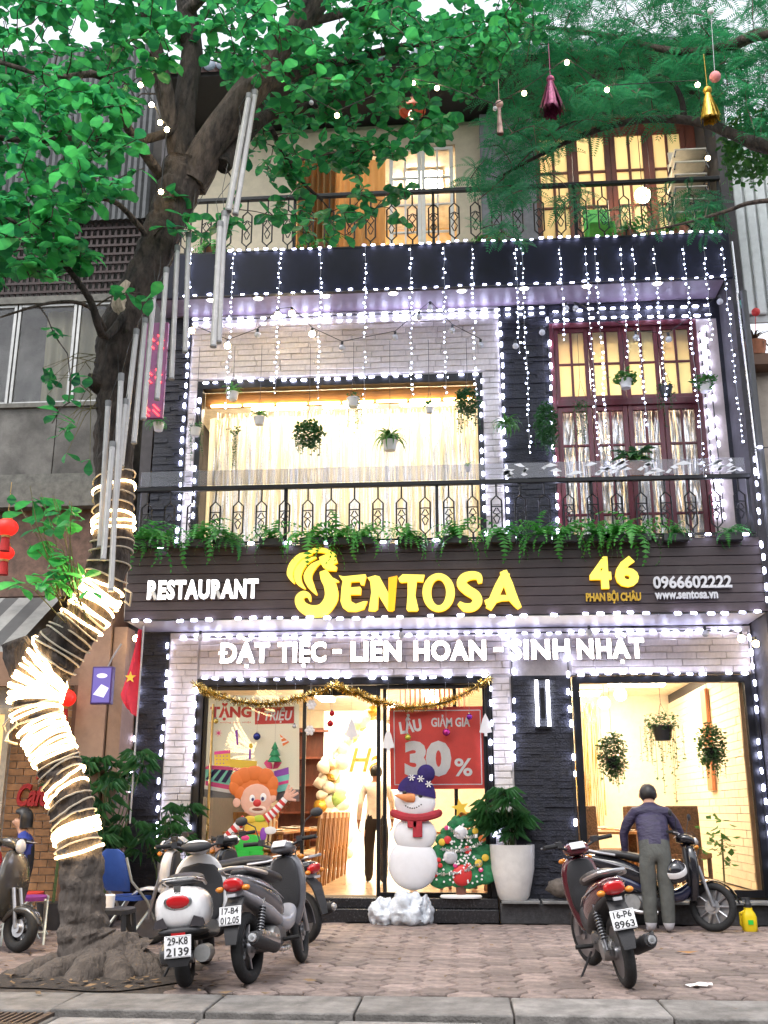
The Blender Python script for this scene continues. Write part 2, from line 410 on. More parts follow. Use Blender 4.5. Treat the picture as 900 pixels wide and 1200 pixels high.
# ------------------------------------------------------------------ the restaurant building
YW = 14.0                                   # face of the walls
B = thing('restaurant_building', (0, 14, 0), 'three storey restaurant house covered in white lights with two balconies', 'building')
B.location = (0, 0, 0)
BR = [0]
brickcache = {}
def bricks(parent, x0, x1, z0, z1, Y, bw=0.40, bh=0.085, stuff=None):
    """white brick face: split-faced bricks on a mortar bed, each one its own piece while the allowance lasts"""
    n = max(1, round((z1 - z0) / bh)); h = (z1 - z0) / n
    rr = random.Random(int(x0 * 100 + z0 * 1000))
    for r in range(n):
        x = x0 - (bw * rr.uniform(.2, .8) if r % 2 else bw * rr.uniform(0, .3))
        while x < x1 - 0.01:
            w = bw * rr.uniform(.75, 1.25); a, b = max(x, x0), min(x + w, x1); x += w
            if b - a < .03: continue
            d = rr.uniform(.0, .014); zc = z0 + (r + .5) * h
            wq = round((b - a) / .05) * .05 or .05
            key = (wq, round(h, 3), rr.randrange(3))
            if key not in brickcache:
                q = MB(); r2 = random.Random(hash(key)); hx, hz = .5, h / 2 - .003
                pr = [Vector((sx * hx, 0.02, sz * hz)) for sx, sz in ((-1, -1), (1, -1), (1, 1), (-1, 1))]
                f1 = [Vector((p.x, -0.004 - r2.uniform(0, .006), p.z)) for p in pr]
                f2 = [Vector((p.x * .97, -0.014 - r2.uniform(0, .008), p.z * .82 + r2.uniform(-.004, .004))) for p in pr]
                q.loft([pr, f1, f2], cap=False); q.add(f2 + [Vector((r2.uniform(-.2, .2), -.022, 0))], [(0, 1, 4), (1, 2, 4), (2, 3, 4), (3, 0, 4)])
                brickcache[key] = q.mesh('brick', WHITE_BRICK, sharp=25)
            me = brickcache[key]
            if BR[0] < 300 and stuff is None:
                BR[0] += 1
                o = put('brick', me, parent, ((a + b) / 2, Y - d, zc)); o.scale = (b - a - .005, 1, 1)
            else:
                (stuff or XTRA).add([((a + b) / 2 + v.co.x * (b - a - .005), Y - d + v.co.y, zc + v.co.z) for v in me.vertices], [tuple(p.vertices) for p in me.polygons])
XTRA = MB()
def ledger(mb, x0, x1, z0, z1, Y, seed=1):
    """dark split stone strips"""
    rr = random.Random(seed); z = z0
    while z < z1 - .01:
        h = rr.choice((.035, .05, .05, .07)); h = min(h, z1 - z); x = x0
        while x < x1 - .01:
            w = rr.uniform(.12, .42); b = min(x + w, x1)
            d = rr.uniform(0.004, .034)
            mb.b2(x + .001, b - .002, Y - d, Y + .03, z + .001, z + h - .003); x = b
        z += h
# ground-floor walls
XTRAP = MB()
wb = MB(); wb.b2(-4.08, -3.66, YW, YW + .2, .3, 3.74); wb.b2(.36, .64, YW, YW + .2, .3, 3.10); wb.b2(-3.66, 3.86, YW, YW + .2, 3.10, 3.74)
wallg = wb.build('ground_floor_wall', MORTAR, B)
for sa, sb_, sz in ((-4.5, -4.08, 3.74), (.64, 1.44, 3.10)): sl = MB(); sl.b2(sa, sb_, YW, YW + .2, .0, sz); sl.build('slate_pillar', SLATE, B)
st = MB(); ledger(st, -4.5, -4.09, .0, 3.7, YW, 2); ledger(st, .65, 1.43, 0, 3.09, YW, 3)
st.b2(3.8, 3.86, YW - .02, YW + .2, 0, 3.1)
# upper walls
wu = MB(); wu.b2(-4.02, .64, YW, YW + .2, 7.55, 8.62); wu.b2(-4.02, -3.88, YW, YW + .2, 4.75, 7.55); wu.b2(.37, .64, YW, YW + .2, 4.75, 7.55)
wallu = wu.build('first_floor_wall', MORTAR, B)
for sa, sb_, sz in ((.64, 1.38, 4.75), (-4.5, -4.02, 4.75), (3.82, 3.9, 4.75), (1.38, 3.82, 8.30)): su = MB(); su.b2(sa, sb_, YW, YW + .2, sz, 8.62); su.build('slate_pillar', SLATE, B)
ledger(st, .67, 1.36, 4.75, 8.6, YW, 4); ledger(st, -4.5, -4.03, 4.75, 8.6, YW, 5)
st.build('slate_strips', SLATE, B, kind='stuff')
bricks(wallu, -4.0, .63, 7.58, 8.50, YW, .45, .088)
bricks(wallu, .375, .63, 4.8, 7.56, YW, .3, .088)
bricks(wallg, -3.64, .63, 3.12, 3.66, YW, .42, .088)
bricks(wallg, 1.46, 3.84, 3.12, 3.66, YW, .42, .088)
bricks(wallg, -4.06, -3.67, .35, 3.66, YW, .3, .088)
bricks(wallg, .38, .62, .35, 3.08, YW, .3, .088)
bricks(wallu, -4.0, -3.89, 4.8, 7.56, YW, .3, .088)
XTRA.build('small_bricks', WHITE_BRICK, B, kind='stuff')
# slabs, soffits and the outer shell
m = MB(); m.b2(-4.45, 3.84, 13.08, 14.0, 3.76, 3.80); m.build('soffit', SOFFIT, B)
m = MB(); m.b2(-4.45, 3.84, 13.06, 14.5, 3.80, 4.72); m.build('balcony_slab', MORTAR, B)
m = MB(); m.b2(-4.45, 3.84, 13.06, 14.0, 8.63, 8.68); m.build('soffit', mat('wine_grey_soffit', (.17, .13, .17), .45, var=.1), B)
m = MB(); m.b2(-4.45, 3.84, 13.06, 14.6, 8.68, 9.10); m.build('balcony_slab', MORTAR, B)
m = MB(); m.b2(-4.45, 3.84, 13.0, 13.06, 8.42, 9.12); bevel(m.build('fascia', NAVY, B), .008)
for x in (-3.6, -2.9, -1.9, -.9, .1, 1.0, 1.9, 2.9):
    m = MB(); m.lathe([(.085, 0), (.085, -.012), (.07, -.02), (.0, -.02)], n=16)
    d = m.build('downlight', mat('white_trim', (.7, .7, .68), .4), B, loc=(x, 13.45, 8.63))
    m = MB(); m.lathe([(.06, -.022), (.0, -.024)], n=12); m.build('diffuser', emit('downlight_glow', (1, .9, .75), 3.0), d)
m = MB()
m.b2(-4.5, 3.87, 24, 24.2, 0, 12.4); m.build('rear_wall', CREAM, B)
for wa, wy in ((-4.7, 14.02), (3.88, 13.28)):
    m = MB(); m.b2(wa, wa + .165, wy, 24, 0, 12.4); m.build('side_wall', mat('dark_side_plaster', (.06, .055, .06), .8, var=.2), B)
m = MB(); m.b2(-4.7, -4.52, 13.45, 14.01, 0, 3.74); m.build('side_wall', mat('pinkish_beige_plaster', (.34, .22, .16), .85, var=.12, scale=3), B)
m = MB(); m.b2(-4.5, 3.87, 14.2, 24, 3.45, 3.74); m.b2(-4.5, 3.87, 14.2, 24, 7.95, 8.6); m.b2(-4.5, 3.87, 14.5, 24, 12.1, 12.3); m.b2(-4.5, 3.87, 14.5, 24, 4.4, 4.74); m.b2(-4.5, 3.87, 14.6, 24, 8.9, 9.12)
m.build('inner_ceiling', mat('warm_white_ceiling', (.72, .66, .56), .8), B)
m = MB(); m.b2(-4.5, 3.87, 14.06, 24, .0, .30); m.build('floor', mat('polished_tan_floor', (.52, .38, .24), .22, var=.08, scale=3), B)
BRK2 = brickmat('white_room_brick', (.74, .68, .58), (.68, .61, .50), (.55, .48, .38), 2.2)
m = MB(); m.b2(1.0, 1.2, 14.25, 22, .3, 3.45); m.b2(-4.5, 1.0, 22.6, 22.8, .3, 3.45); m.b2(1.2, 3.87, 20, 20.2, .3, 3.45); m.b2(.9, 1.1, 14.2, 22, 4.75, 7.95); m.b2(.9, 1.1, 14.6, 22, 9.12, 12.1)
m.build('partition', mat('warm_plaster', (.74, .66, .54), .8, var=.06), B)
# white brick side wall inside the right-hand room: real courses
m = MB(); ih = .11; rr = random.Random(11)
for r in range(27):
    y = 14.3 - (0.2 if r % 2 else 0)
    while y < 20:
        w = .42; a, b = max(y, 14.26), min(y + w, 20); y += w
        if b - a > .05: m.b2(3.855 - rr.uniform(.0, .006), 3.89, a + .004, b - .004, .32 + r * ih + .004, .32 + (r + 1) * ih - .003)
m.build('inner_bricks', mat('cream_inner_brick', (.74, .66, .52), .75, var=.05, bump=.3), B, kind='stuff')
# step and plinth
m = MB(); m.b2(-3.66, .38, 13.72, 14.06, .0, .16); m.b2(-3.66, .38, 13.86, 14.06, .16, .28)
bevel(m.build('entrance_step', mat('black_granite', (.02, .02, .023), .25, var=.3, scale=40), B), .008)
for pa in ((-4.5, -3.67, 13.8, .3), (.40, 3.86, 13.70, .24)): m = MB(); m.b2(pa[0], pa[1], pa[2], 14.0, 0, pa[3]); bevel(m.build('plinth', mat('dark_granite_plinth', (.045, .045, .05), .45, var=.3, scale=25, bump=.3), B), .01)
for k in range(7):
    m = MB(); m.b2(.42 + k * .5, .42 + k * .5 + .47, 13.62, 13.99, .24, .275); bevel(m.build('coping_slab', mat('grey_slab', (.16, .16, .16), .6, var=.2), B), .006)

# ------------------------------------------------------------------ ground-floor shopfront
def win(name, x0, x1, z0, z1, Y, cols, rows, fw, fd, m_frame, m_glass, parent=B, mw=None, pane_parts=True, label=None):
    """a frame with its bars, each pane a sub-part"""
    mw = mw or fw * .6; f = MB()
    f.b2(x0, x0 + fw, Y, Y + fd, z0, z1); f.b2(x1 - fw, x1, Y, Y + fd, z0, z1); f.b2(x0 + fw, x1 - fw, Y, Y + fd, z0, z0 + fw); f.b2(x0 + fw, x1 - fw, Y, Y + fd, z1 - fw, z1)
    ix0, ix1, iz0, iz1 = x0 + fw, x1 - fw, z0 + fw, z1 - fw
    pw, ph = (ix1 - ix0) / cols, (iz1 - iz0) / rows
    for c in range(1, cols): f.b2(ix0 + c * pw - mw / 2, ix0 + c * pw + mw / 2, Y + .006, Y + fd - .006, iz0, iz1)
    for r in range(1, rows): f.b2(ix0, ix1, Y + .009, Y + fd - .009, iz0 + r * ph - mw / 2, iz0 + r * ph + mw / 2)
    fo = bevel(f.build(name, m_frame, parent, label=label), .004, 1)
    for c in range(cols):
        for r in range(rows):
            q = MB(); q.b2(ix0 + c * pw, ix0 + (c + 1) * pw, Y + fd * .45, Y + fd * .45 + .006, iz0 + r * ph, iz0 + (r + 1) * ph)
            q.build('pane', m_glass, fo, sharp=0)
    return fo
fr = MB(); fr.b2(-3.66, -3.56, YW - .03, YW + .12, .28, 3.10); fr.b2(.30, .38, YW - .03, YW + .12, .28, 3.10); fr.b2(-3.56, .30, YW - .03, YW + .12, 3.0, 3.10)
bevel(fr.build('shopfront_surround', BLACK, B), .006)
def leaf_door(x0, x1, Y, label):
    return win('glass_door', x0, x1, .285, 2.995, Y, 1, 1, .05, .05, BLACK, GLASSD, label=label)
leaf_door(-3.56, -2.14, YW + .03, None); leaf_door(-1.18, .30, YW + .03, None)
leaf_door(-1.10, -.10, YW + .10, 'sliding glass leaf standing open behind the fixed one')
m = MB(); m.b2(-2.14, -1.18, YW + .03, YW + .10, 2.86, 2.99); m.build('door_track', BLACK, B)
for x in (-3.42,):
    m = MB(); m.tube([(x, YW - .03, .55), (x, YW - .03, 2.75)], .018, 10); m.build('pull_handle', mat('brass', (.55, .38, .15), .3, metal=1), B)
win('shop_window', 1.46, 3.80, .30, 3.08, YW - .02, 1, 1, .09, .12, BLACK, GLASSD)
m = MB(); m.b2(3.66, 3.71, YW + .1, YW + .16, .39, 2.99); m.build('window_post', mat('bronze_post', (.30, .17, .08), .5), B)
# lamps inside (lit in the photograph)
LAMP = emit('warm_ceiling_lamp', (1.0, .79, .52), 20)
def striplamp(x, y, z, lx, ly, s=None):
    m = MB(); m.b2(-lx / 2, lx / 2, -ly / 2, ly / 2, -.05, .0)
    t = thing('ceiling_lamp', (x, y, z), None, 'lamp'); m2 = MB(); m2.b2(-lx / 2 - .03, lx / 2 + .03, -ly / 2 - .03, ly / 2 + .03, 0, .03)
    m2.build('housing', MATS['white_trim'], t); m.build('tube', s or LAMP, t); return t
def room_lamps(spots, z, lx, ly, label, group, s=None):
    for k, (x, y) in enumerate(spots): tag(striplamp(x, y, z, lx, ly, s), ['first', 'second', 'third', 'fourth', 'fifth', 'sixth'][k] + ' ' + label, None, group)
room_lamps([(-2.7, 16.2), (-1.2, 16.6), (.1, 16.6), (-2.6, 19), (-.6, 19.2), (-1.5, 21.6)], 3.41, .25, 1.6, 'warm strip lamp on the dining room ceiling, counted from the left front', 'ceiling lamps of the dining room')
PEND = emit('globe_pendant_glow', (1.0, .82, .55), 16)
for k, (px, py, Y) in enumerate([(708, 824, 17.6), (727, 814, 17.0)]):
    p = on(px, py, Y); t = thing('pendant_lamp', p, ('lower' if k == 0 else 'upper') + ' of the two glowing round pendant lamps inside the big right window', 'lamp', 'round pendant lamps behind the right window')
    m = MB(); m.ball((0, 0, 0), .10, 14, 10); m.build('globe', PEND, t); m = MB(); m.tube([(0, 0, .09), (0, 0, 3.45 - p.z)], .006, 5); m.build('cord', CABLE, t)
room_lamps([(2.2, 15.6), (2.9, 17.6), (2.0, 19)], 3.41, .9, .3, 'flat warm lamp on the ceiling behind the right window, counted from the front', 'ceiling lamps of the right-hand room', emit('warm_flat_lamp', (1.0, .84, .60), 28))
# ------------------------------------------------------------------ first floor: wide window with curtain, red doors
CURT = leafmat('cream_curtain_cloth', (.80, .72, .60), trans=.62, var=.05, rough=.8)
TINSEL = mat('silver_tinsel', (.86, .85, .86), .3, metal=1.0, var=.2, scale=60)
GOLDT = mat('gold_tinsel', (.75, .52, .16), .22, metal=1.0, var=.3, scale=60)
f = MB(); f.b2(-3.88, .37, YW - .02, YW + .14, 7.42, 7.55); f.b2(-3.88, -3.80, YW - .02, YW + .14, 4.75, 7.42); f.b2(.29, .37, YW - .02, YW + .14, 4.75, 7.42)
bevel(f.build('window_surround', BLACK, B), .006)
f = MB(); f.b2(-3.80, .29, YW + .16, YW + .30, 7.22, 7.42); bevel(f.build('wooden_pelmet', mat('honey_wood', (.36, .19, .07), .45, var=.25, stretch=(.5, 5, 8)), B), .01)
for k in range(8):
    f = MB(); f.b2(-3.7 + k * .5, -3.7 + k * .5 + .45, YW + .12, YW + .155, 7.19, 7.215); f.build('cove_light', emit('amber_cove_light', (1, .62, .22), 14), B)
def curtain(name, x0, x1, z0, z1, Y, m, label, amp=.05, wl=.16, cat='curtain', parent=None, seed=1):
    rr = random.Random(seed); n = int((x1 - x0) / wl * 6); q = MB(); vs = []
    ph = 0
    for i in range(n + 1):
        x = x0 + (x1 - x0) * i / n; ph += 2 * math.pi / 6 * rr.uniform(.7, 1.3)
        for z, a in ((z1, .5), ((z0 + z1) / 2, 1), (z0, 1.15)): vs.append((x, Y + math.sin(ph) * amp * a, z))
    fs = []
    for i in range(n):
        for j in range(2): fs.append((i * 3 + j, i * 3 + j + 1, i * 3 + 3 + j + 1, i * 3 + 3 + j))
    q.add(vs, fs); return q.build(name, m, parent, label=label, cat=cat, sharp=80)
def tinsel(name, x0, x1, z0, z1, Y, m, n, label, group=None, seed=1, w=.012):
    rr = random.Random(seed); q = MB()
    for k in range(n):
        x = rr.uniform(x0, x1); y = Y + rr.uniform(-.03, .03); zz = z1; ln = (z1 - z0) * rr.uniform(.8, 1); st = 14; pts = []
        a = rr.uniform(0, 6)
        for i in range(st + 1):
            a += rr.uniform(-.9, .9); xx = x + math.sin(i * .5 + k) * .01
            pts += [(xx - math.cos(a) * w / 2, y - math.sin(a) * w / 2, zz - ln * i / st), (xx + math.cos(a) * w / 2, y + math.sin(a) * w / 2, zz - ln * i / st)]
        q.add(pts, [(2 * i, 2 * i + 1, 2 * i + 3, 2 * i + 2) for i in range(st)])
    return q.build(name, m, label=label, cat='curtain', group=group, sharp=0)
curtain('curtain', -3.84, .33, 4.76, 7.2, 14.62, CURT, 'wide glowing cream curtain across the first floor window', amp=.045)
tinsel('tinsel_curtain', -3.7, .25, 4.9, 7.22, 14.48, TINSEL, 330, 'silver tinsel fringe hanging before the cream curtain', seed=4, w=.013)
LWARM = emit('bright_room_lamp', (1.0, .86, .66), 16)
room_lamps([(-3, 15.7), (-1.8, 15.7), (-.5, 15.7)], 7.9, .9, .5, 'bright lamp hidden behind the first floor curtain, counted from the left', 'lamps behind the first floor curtain', LWARM)
m = MB(); m.b2(-4.5, 1.0, 17.4, 17.5, 4.74, 7.95); m.b2(1.1, 3.87, 16.2, 16.3, 4.74, 7.95); m.build('inner_wall', CREAM, B)
FROST = leafmat('frosted_warm_pane', (.80, .68, .50), .75, var=.03, rough=.5)
# red double doors
fo = MB(); fo.b2(1.38, 1.44, YW - .03, YW + .12, 4.75, 8.30); fo.b2(3.46, 3.52, YW - .03, YW + .12, 4.75, 8.30); fo.b2(1.44, 3.46, YW - .03, YW + .12, 8.22, 8.30); fo.b2(1.44, 3.46, YW - .035, YW + .12, 6.97, 7.07)
bevel(fo.build('door_surround', REDWOOD, B), .006)
for k in range(4):
    a = 1.44 + k * .505; b = a + .505
    win('transom_window', a + .004, b - .004, 7.075, 8.215, YW, 2, 2, .062, .06, REDWOOD, FROST, mw=.034)
    win('red_door', a + .004, b - .004, 4.76, 6.965, YW, 2, 4, .068, .06, REDWOOD, GLASS, mw=.034)
m = MB(); m.b2(3.52, 3.82, YW, YW + .1, 4.75, 8.30); m.build('pale_panel', mat('pale_panel_paint', (.5, .42, .38), .35, var=.08), B)
tinsel('tinsel_curtain', 1.46, 3.44, 4.8, 7.0, 14.22, TINSEL, 330, 'dense silver tinsel curtain behind the red first floor doors', seed=9, w=.02)
room_lamps([(1.9, 15.1), (2.9, 15.1)], 7.9, .6, .6, 'warm lamp in the room behind the red doors, counted from the left', 'lamps behind the red doors', LWARM)
# ------------------------------------------------------------------ second floor
Y2 = 14.35
def R2(x0, y0, x1, y1, Y):
    a = on(x0, y0, Y); b = on(x1, y1, Y); c = on(x0, y1, Y); d = on(x1, y0, Y)
    return (a.x + c.x) / 2, (b.x + d.x) / 2, (b.z + c.z) / 2, (a.z + d.z) / 2
m = MB(); m.b2(-4.5, -2.55, Y2, Y2 + .2, 9.12, 12.1); m.b2(.05, .45, Y2, Y2 + .2, 9.12, 12.1); m.b2(-2.55, .05, Y2, Y2 + .2, 11.75, 12.1); m.build('second_floor_wall', CREAM, B)
m = MB(); m.b2(.45, 1.3, Y2 - .25, Y2 + .2, 9.12, 12.1); m.build('grey_pillar', mat('grey_plaster', (.16, .16, .18), .7, var=.15), B)
WH = mat('white_painted_wood', (.72, .70, .66), .4, var=.05)
a = -1.02
for k in range(2): win('white_french_window', a + k * .52, a + k * .52 + .515, 9.14, 11.74, Y2 + .03, 2, 5, .06, .06, WH, GLASS, mw=.03)
BRC = leafmat('tan_curtain_cloth', (.42, .24, .10), trans=.35, var=.1, rough=.8)
curtain('curtain', -2.5, -1.1, 9.16, 11.7, 14.62, BRC, 'tan brown curtain hanging in the top floor opening behind leaves', amp=.06, seed=5)
curtain('curtain', -2.54, -1.9, 9.16, 11.7, 14.50, BRC, 'gathered left edge of the top floor tan curtain tied aside', amp=.09, wl=.1, seed=6)
room_lamps([(-2, 15.8), (-.5, 15.8)], 12.05, .6, .6, 'warm ceiling lamp of the top floor left room, counted from the left', 'lamps of the top floor left room', LWARM)
x0 = 1.32
for k in range(4):
    win('brown_window', x0 + k * .60, x0 + k * .60 + .595, 9.14, 11.85, Y2 + .0, 2, 4, .085, .07, BROWNWOOD, FROST, mw=.04)
m = MB(); m.b2(3.72, 3.87, Y2, Y2 + .1, 9.12, 12.1); m.b2(1.3, 3.72, Y2 - .01, Y2 + .1, 11.85, 12.1); m.build('wood_panel', BROWNWOOD, B)
m = MB(); m.b2(1.1, 3.87, 16.8, 16.9, 9.12, 12.1); m.b2(-4.5, 1.0, 17.4, 17.5, 9.12, 12.1); m.build('inner_wall', mat('amber_wall', (.66, .44, .20), .8, var=.06), B)
room_lamps([(1.9, 15.6), (3.0, 15.6)], 12.05, .6, .6, 'warm ceiling lamp of the top floor right room, counted from the left', 'lamps of the top floor right room', LWARM)
p = on(753, 229, 13.9); t = thing('balcony_lamp', p, 'glowing round lamp on the top balcony before the brown windows', 'lamp')
m = MB(); m.ball((0, 0, 0), .12, 14, 10); m.build('globe', PEND, t); m = MB(); m.tube([(0, 0, .1), (0, 0, 12.15 - p.z)], .006, 5); m.build('cord', CABLE, t)
# roof with tiles over the top floor
ROOF = mat('dark_eave_board', (.03, .028, .03), .7)
m = MB(); m.b2(-4.6, 4.0, 13.1, 14.6, 12.28, 12.36); m.build('eave', ROOF, B)
TILE = mat('faded_red_roof_tile', (.34, .16, .13), .75, var=.25); BTILE = mat('blue_grey_tile', (.14, .17, .22), .6, var=.2)
q = MB(); q.tube([(0, 0, 0), (0, .5, .27)], .085, 8); tm = q.mesh('roof_tile', TILE); q = MB(); q.ball((0, 0, 0), .10, 10, 6, sc=(1, .35, 1)); bt = q.mesh('eave_tile', BTILE)
rf = MB(); rf.add([(-4.6, 13.0, 12.38), (4.0, 13.0, 12.38), (4.0, 17.6, 14.9), (-4.6, 17.6, 14.9)], [(0, 1, 2, 3)]); rf = rf.build('roof', mat('roof_underlay', (.15, .08, .07), .9), B)
tl = MB()
for i in range(42):
    for j in range(9):
        tl.add([(v.co.x - 4.5 + i * .2, v.co.y + 13.02 + j * .5, v.co.z + 12.42 + j * .27 + .0) for v in tm.vertices], [tuple(p.vertices) for p in tm.polygons])
tl.build('roof_tiles', TILE, rf, kind='stuff')
for i in range(42): put('eave_tile', bt, rf, (-4.5 + i * .2, 13.0, 12.40))

# ------------------------------------------------------------------ railings
IRON = mat('black_wrought_iron', (.012, .012, .014), .45, metal=.4, var=.2)
def baluster_mesh(h):
    q = MB(); r = .0125
    zt, zb = h * .80, h * .16; w = .068
    hexp = [(0, 0, zt), (w, 0, zt - .07), (w, 0, zb + .07), (0, 0, zb), (-w, 0, zb + .07), (-w, 0, zt - .07)]
    q.tube(hexp, r, 5, closed=True)
    q.tube([(0, 0, h), (0, 0, zt)], r, 5); q.tube([(0, 0, zb), (0, 0, 0)], r, 5)
    zm = (zt + zb) / 2
    for s in (-1, 1):
        q.tube([(s * .008, 0, zt - .17), (s * w * .72, 0, zt - .24), (-s * .01 + s * .02, 0, zm), (-s * w * .62, .003 * s, zb + .2), (-s * .006, 0, zb + .12)], r * .7, 5)
    q.tube([(-w, 0, zm + .1), (0, 0, zt - .15), (w, 0, zm + .1)], r * .7, 5)
    return q.mesh('baluster', IRON, sharp=60)
def railing(label, x0, x1, z0, z1, Y, step, handr=.035):
    t = thing('balcony_railing', ((x0 + x1) / 2, Y, z0), label, 'railing'); h = z1 - z0; L = x1 - x0
    q = MB(); q.b2(-L / 2, L / 2, -.035, .035, h - .05, h + .01); bevel(q.build('top_rail', IRON, t), .008)
    q = MB(); q.b2(-L / 2, L / 2, -.015, .015, .05, .075); q.build('bottom_rail', IRON, t)
    me = baluster_mesh(h - .055); n = int(L / step)
    for k in range(n):
        put('baluster', me, t, (-L / 2 + (k + .5) * L / n, 0, .005))
    q = MB(); q.b2(-.02, .02, -.02, .02, 0, h - .05); pm = q.mesh('post', IRON)
    for k in range(5): put('post', pm, t, (-L / 2 + .03 + (L - .06) * k / 4, 0.03, 0))
    return t
railing('black wrought iron railing of the first floor balcony above the sign', -4.40, 3.80, 4.73, 5.58, 13.08, .305)
railing('black wrought iron railing of the top floor balcony', -4.40, 3.82, 9.12, 10.08, 13.10, .30)
t = thing('glass_screen', (0, 13.04, 5.595), 'low translucent glass strip standing along the first floor handrail', 'glass screen')
q = MB()
MARB = glassmat('frosted_patterned_film', (.78, .78, .82), refl=.3, alpha_rough=.35)
xs = [-4.34, -2.3, -.3, 1.7, 3.74]
for k in range(4):
    q = MB(); q.b2(xs[k] + .004, xs[k + 1] - .004, -.006, .0, 0, .21); q.build('pane', MARB, t, sharp=0)
m = MB(); rr = random.Random(2)
for k in range(46):      # the white scribbled film on its right half
    x = rr.uniform(.55, 3.7); z = rr.uniform(.02, .19); a = rr.uniform(-.8, .8); s = rr.uniform(.03, .13)
    m.add([(x - s * math.cos(a), -.009, max(.005, z - s * .5 * math.sin(a + .6))), (x, -.009, max(.005, z - .03)), (x + s * math.cos(a), -.009, min(.205, z + s * .5 * math.sin(a))), (x + .01, -.009, min(.205, z + .03))], [(0, 1, 2, 3)])
m.build('white_film', mat('white_film', (.7, .7, .74), .4, var=.1), t, sharp=0)

# ------------------------------------------------------------------ the main sign
YS = 13.0
S = thing('shop_sign', (0, YS, 3.75), 'long dark plank sign board with lit yellow letters and a lion emblem', 'sign')
def sb(u, v, d): return Vector((u, d, v - 3.75))
for k in range(8):
    q = MB(); q.b2(-4.42, 3.83, .0, .03, k * .121 + .004, (k + 1) * .121 - .003); bevel(q.build('plank', PLANK, S), .004, 1)
q = MB(); q.b2(-4.43, 3.84, .03, .055, -.01, .98); q.build('backing_board', BLACK, S)
SIGNW = emit('sign_white_face', (1, .97, .95), 1.2); SIGNSIDE = mat('sign_white_side', (.7, .7, .7), .4)
YELF = emit('sign_yellow_face', (1.0, .76, .10), .31); YELS = emit('sign_yellow_side', (1.0, .50, .0), .35)
YELD = mat('sign_dim_yellow', (.62, .38, .03), .4, var=.06); DIMW = mat('sign_dim_white', (.62, .62, .66), .4, var=.05)
def faces2(o):
    for p in o.data.polygons: p.material_index = 0 if p.normal.y < -.6 else 1
    o.data.update(); return o
def signtext(body, px0, px1, py0, py1, face, side, dep=.05, bold=.03, shear=0, space=1., capref=None, name='lettering', parent=S, Y=None, Yp=12.95, label=None):
    a = on(px0, py1, Yp); b = on(px1, py0, Yp); q = MB()
    text(q, body, lambda u, v, d: Vector((u, Yp - YS + d, v - 3.75)), a.x, b.x, (a.z), b.z, depth=dep, bold=bold, shear=shear, space=space, capref=capref)
    o = fixnormals(q.build(name, [face, side], parent, sharp=30, label=label)); return faces2(o)
signtext('RESTAURANT', 172, 303, 678, 703, SIGNW, SIGNSIDE, bold=.045, space=1.12)
signtext('4', 692, 715, 652, 690, YELF, YELS, bold=.05, name='digit'); signtext('6', 722, 747, 651, 688, YELF, YELS, bold=.05, name='digit')
signtext('PHAN BỘI CHÂU', 687, 751, 694, 704.5, YELD, YELD, dep=.03, bold=.035, capref='H', space=.95)
signtext('0966602222', 766, 857, 673.5, 690, DIMW, DIMW, dep=.03, bold=.03)
signtext('www.sentosa.vn', 768, 841, 691.5, 702, DIMW, DIMW, dep=.03, bold=.03)
def cz(u, v): p = on(330 + u / 3.103, 620 + v / 3.1, 12.94); return (p.x, p.z - 3.75)
def stroke(pts, ws, sub=4):
    P = [Vector((*p, 0)) for p in pts]; out = []
    n = len(P)
    for i in range(n - 1):
        p0, p1, p2, p3 = P[max(0, i - 1)], P[i], P[i + 1], P[min(n - 1, i + 2)]
        for k in range(sub + (1 if i == n - 2 else 0)):
            t = k / sub
            q = .5 * ((2 * p1) + (p2 - p0) * t + (2 * p0 - 5 * p1 + 4 * p2 - p3) * t * t + (3 * p1 - p0 - 3 * p2 + p3) * t ** 3)
            out.append((q, ws[i] + (ws[i + 1] - ws[i]) * t))
    L, Rr = [], []
    for i, (q, w) in enumerate(out):
        d = out[min(i + 1, len(out) - 1)][0] - out[max(i - 1, 0)][0]; d = d.normalized(); nrm = Vector((-d.y, d.x, 0))
        L.append(q + nrm * w / 2); Rr.append(q - nrm * w / 2)
    return L, Rr
def strokemb(mb, pts, ws, y0, y1):
    L, Rr = stroke(pts, ws); n = len(L); vs = []
    for y in (y0, y1):
        for A in (L, Rr): vs += [(cz(p.x, p.y)[0], y, cz(p.x, p.y)[1]) for p in A]
    fs = []
    for i in range(n - 1):
        fs += [(i, i + 1, n + i + 1, n + i), (2 * n + i, 3 * n + i, 3 * n + i + 1, 2 * n + i + 1), (i, 2 * n + i, 2 * n + i + 1, i + 1), (n + i, n + i + 1, 3 * n + i + 1, 3 * n + i)]
    fs += [(0, n, 3 * n, 2 * n), (n - 1, 2 * n + n - 1, 3 * n + n - 1, 2 * n - 1)]
    mb.add(vs, fs)
def polymb(mb, poly, y0, y1):
    mb.prism([cz(*p) for p in poly], lambda u, v, d: Vector((u, d, v)), y0, y1)
def letter(build, mats=None, name='letter', label=None):
    q = MB(); build(q); o = fixnormals(q.build(name, mats or [YELF, YELS], S, sharp=30, label=label)); return faces2(o)
y0, y1 = -.06, 0.
letter(lambda q: polymb(q, [(208, 168), (225, 172), (305, 164), (308, 172), (300, 204), (288, 202), (284, 190), (252, 192), (250, 212), (285, 209), (290, 216), (288, 238), (250, 238), (252, 262), (270, 272), (298, 262), (312, 262), (300, 290), (270, 299), (240, 298), (222, 285), (214, 262), (218, 210), (222, 190)], y0, y1))
letter(lambda q: polymb(q, [(312, 176), (340, 168), (356, 172), (388, 232), (386, 296), (352, 240), (350, 290), (340, 298), (316, 296), (326, 230), (322, 190)], y0, y1))
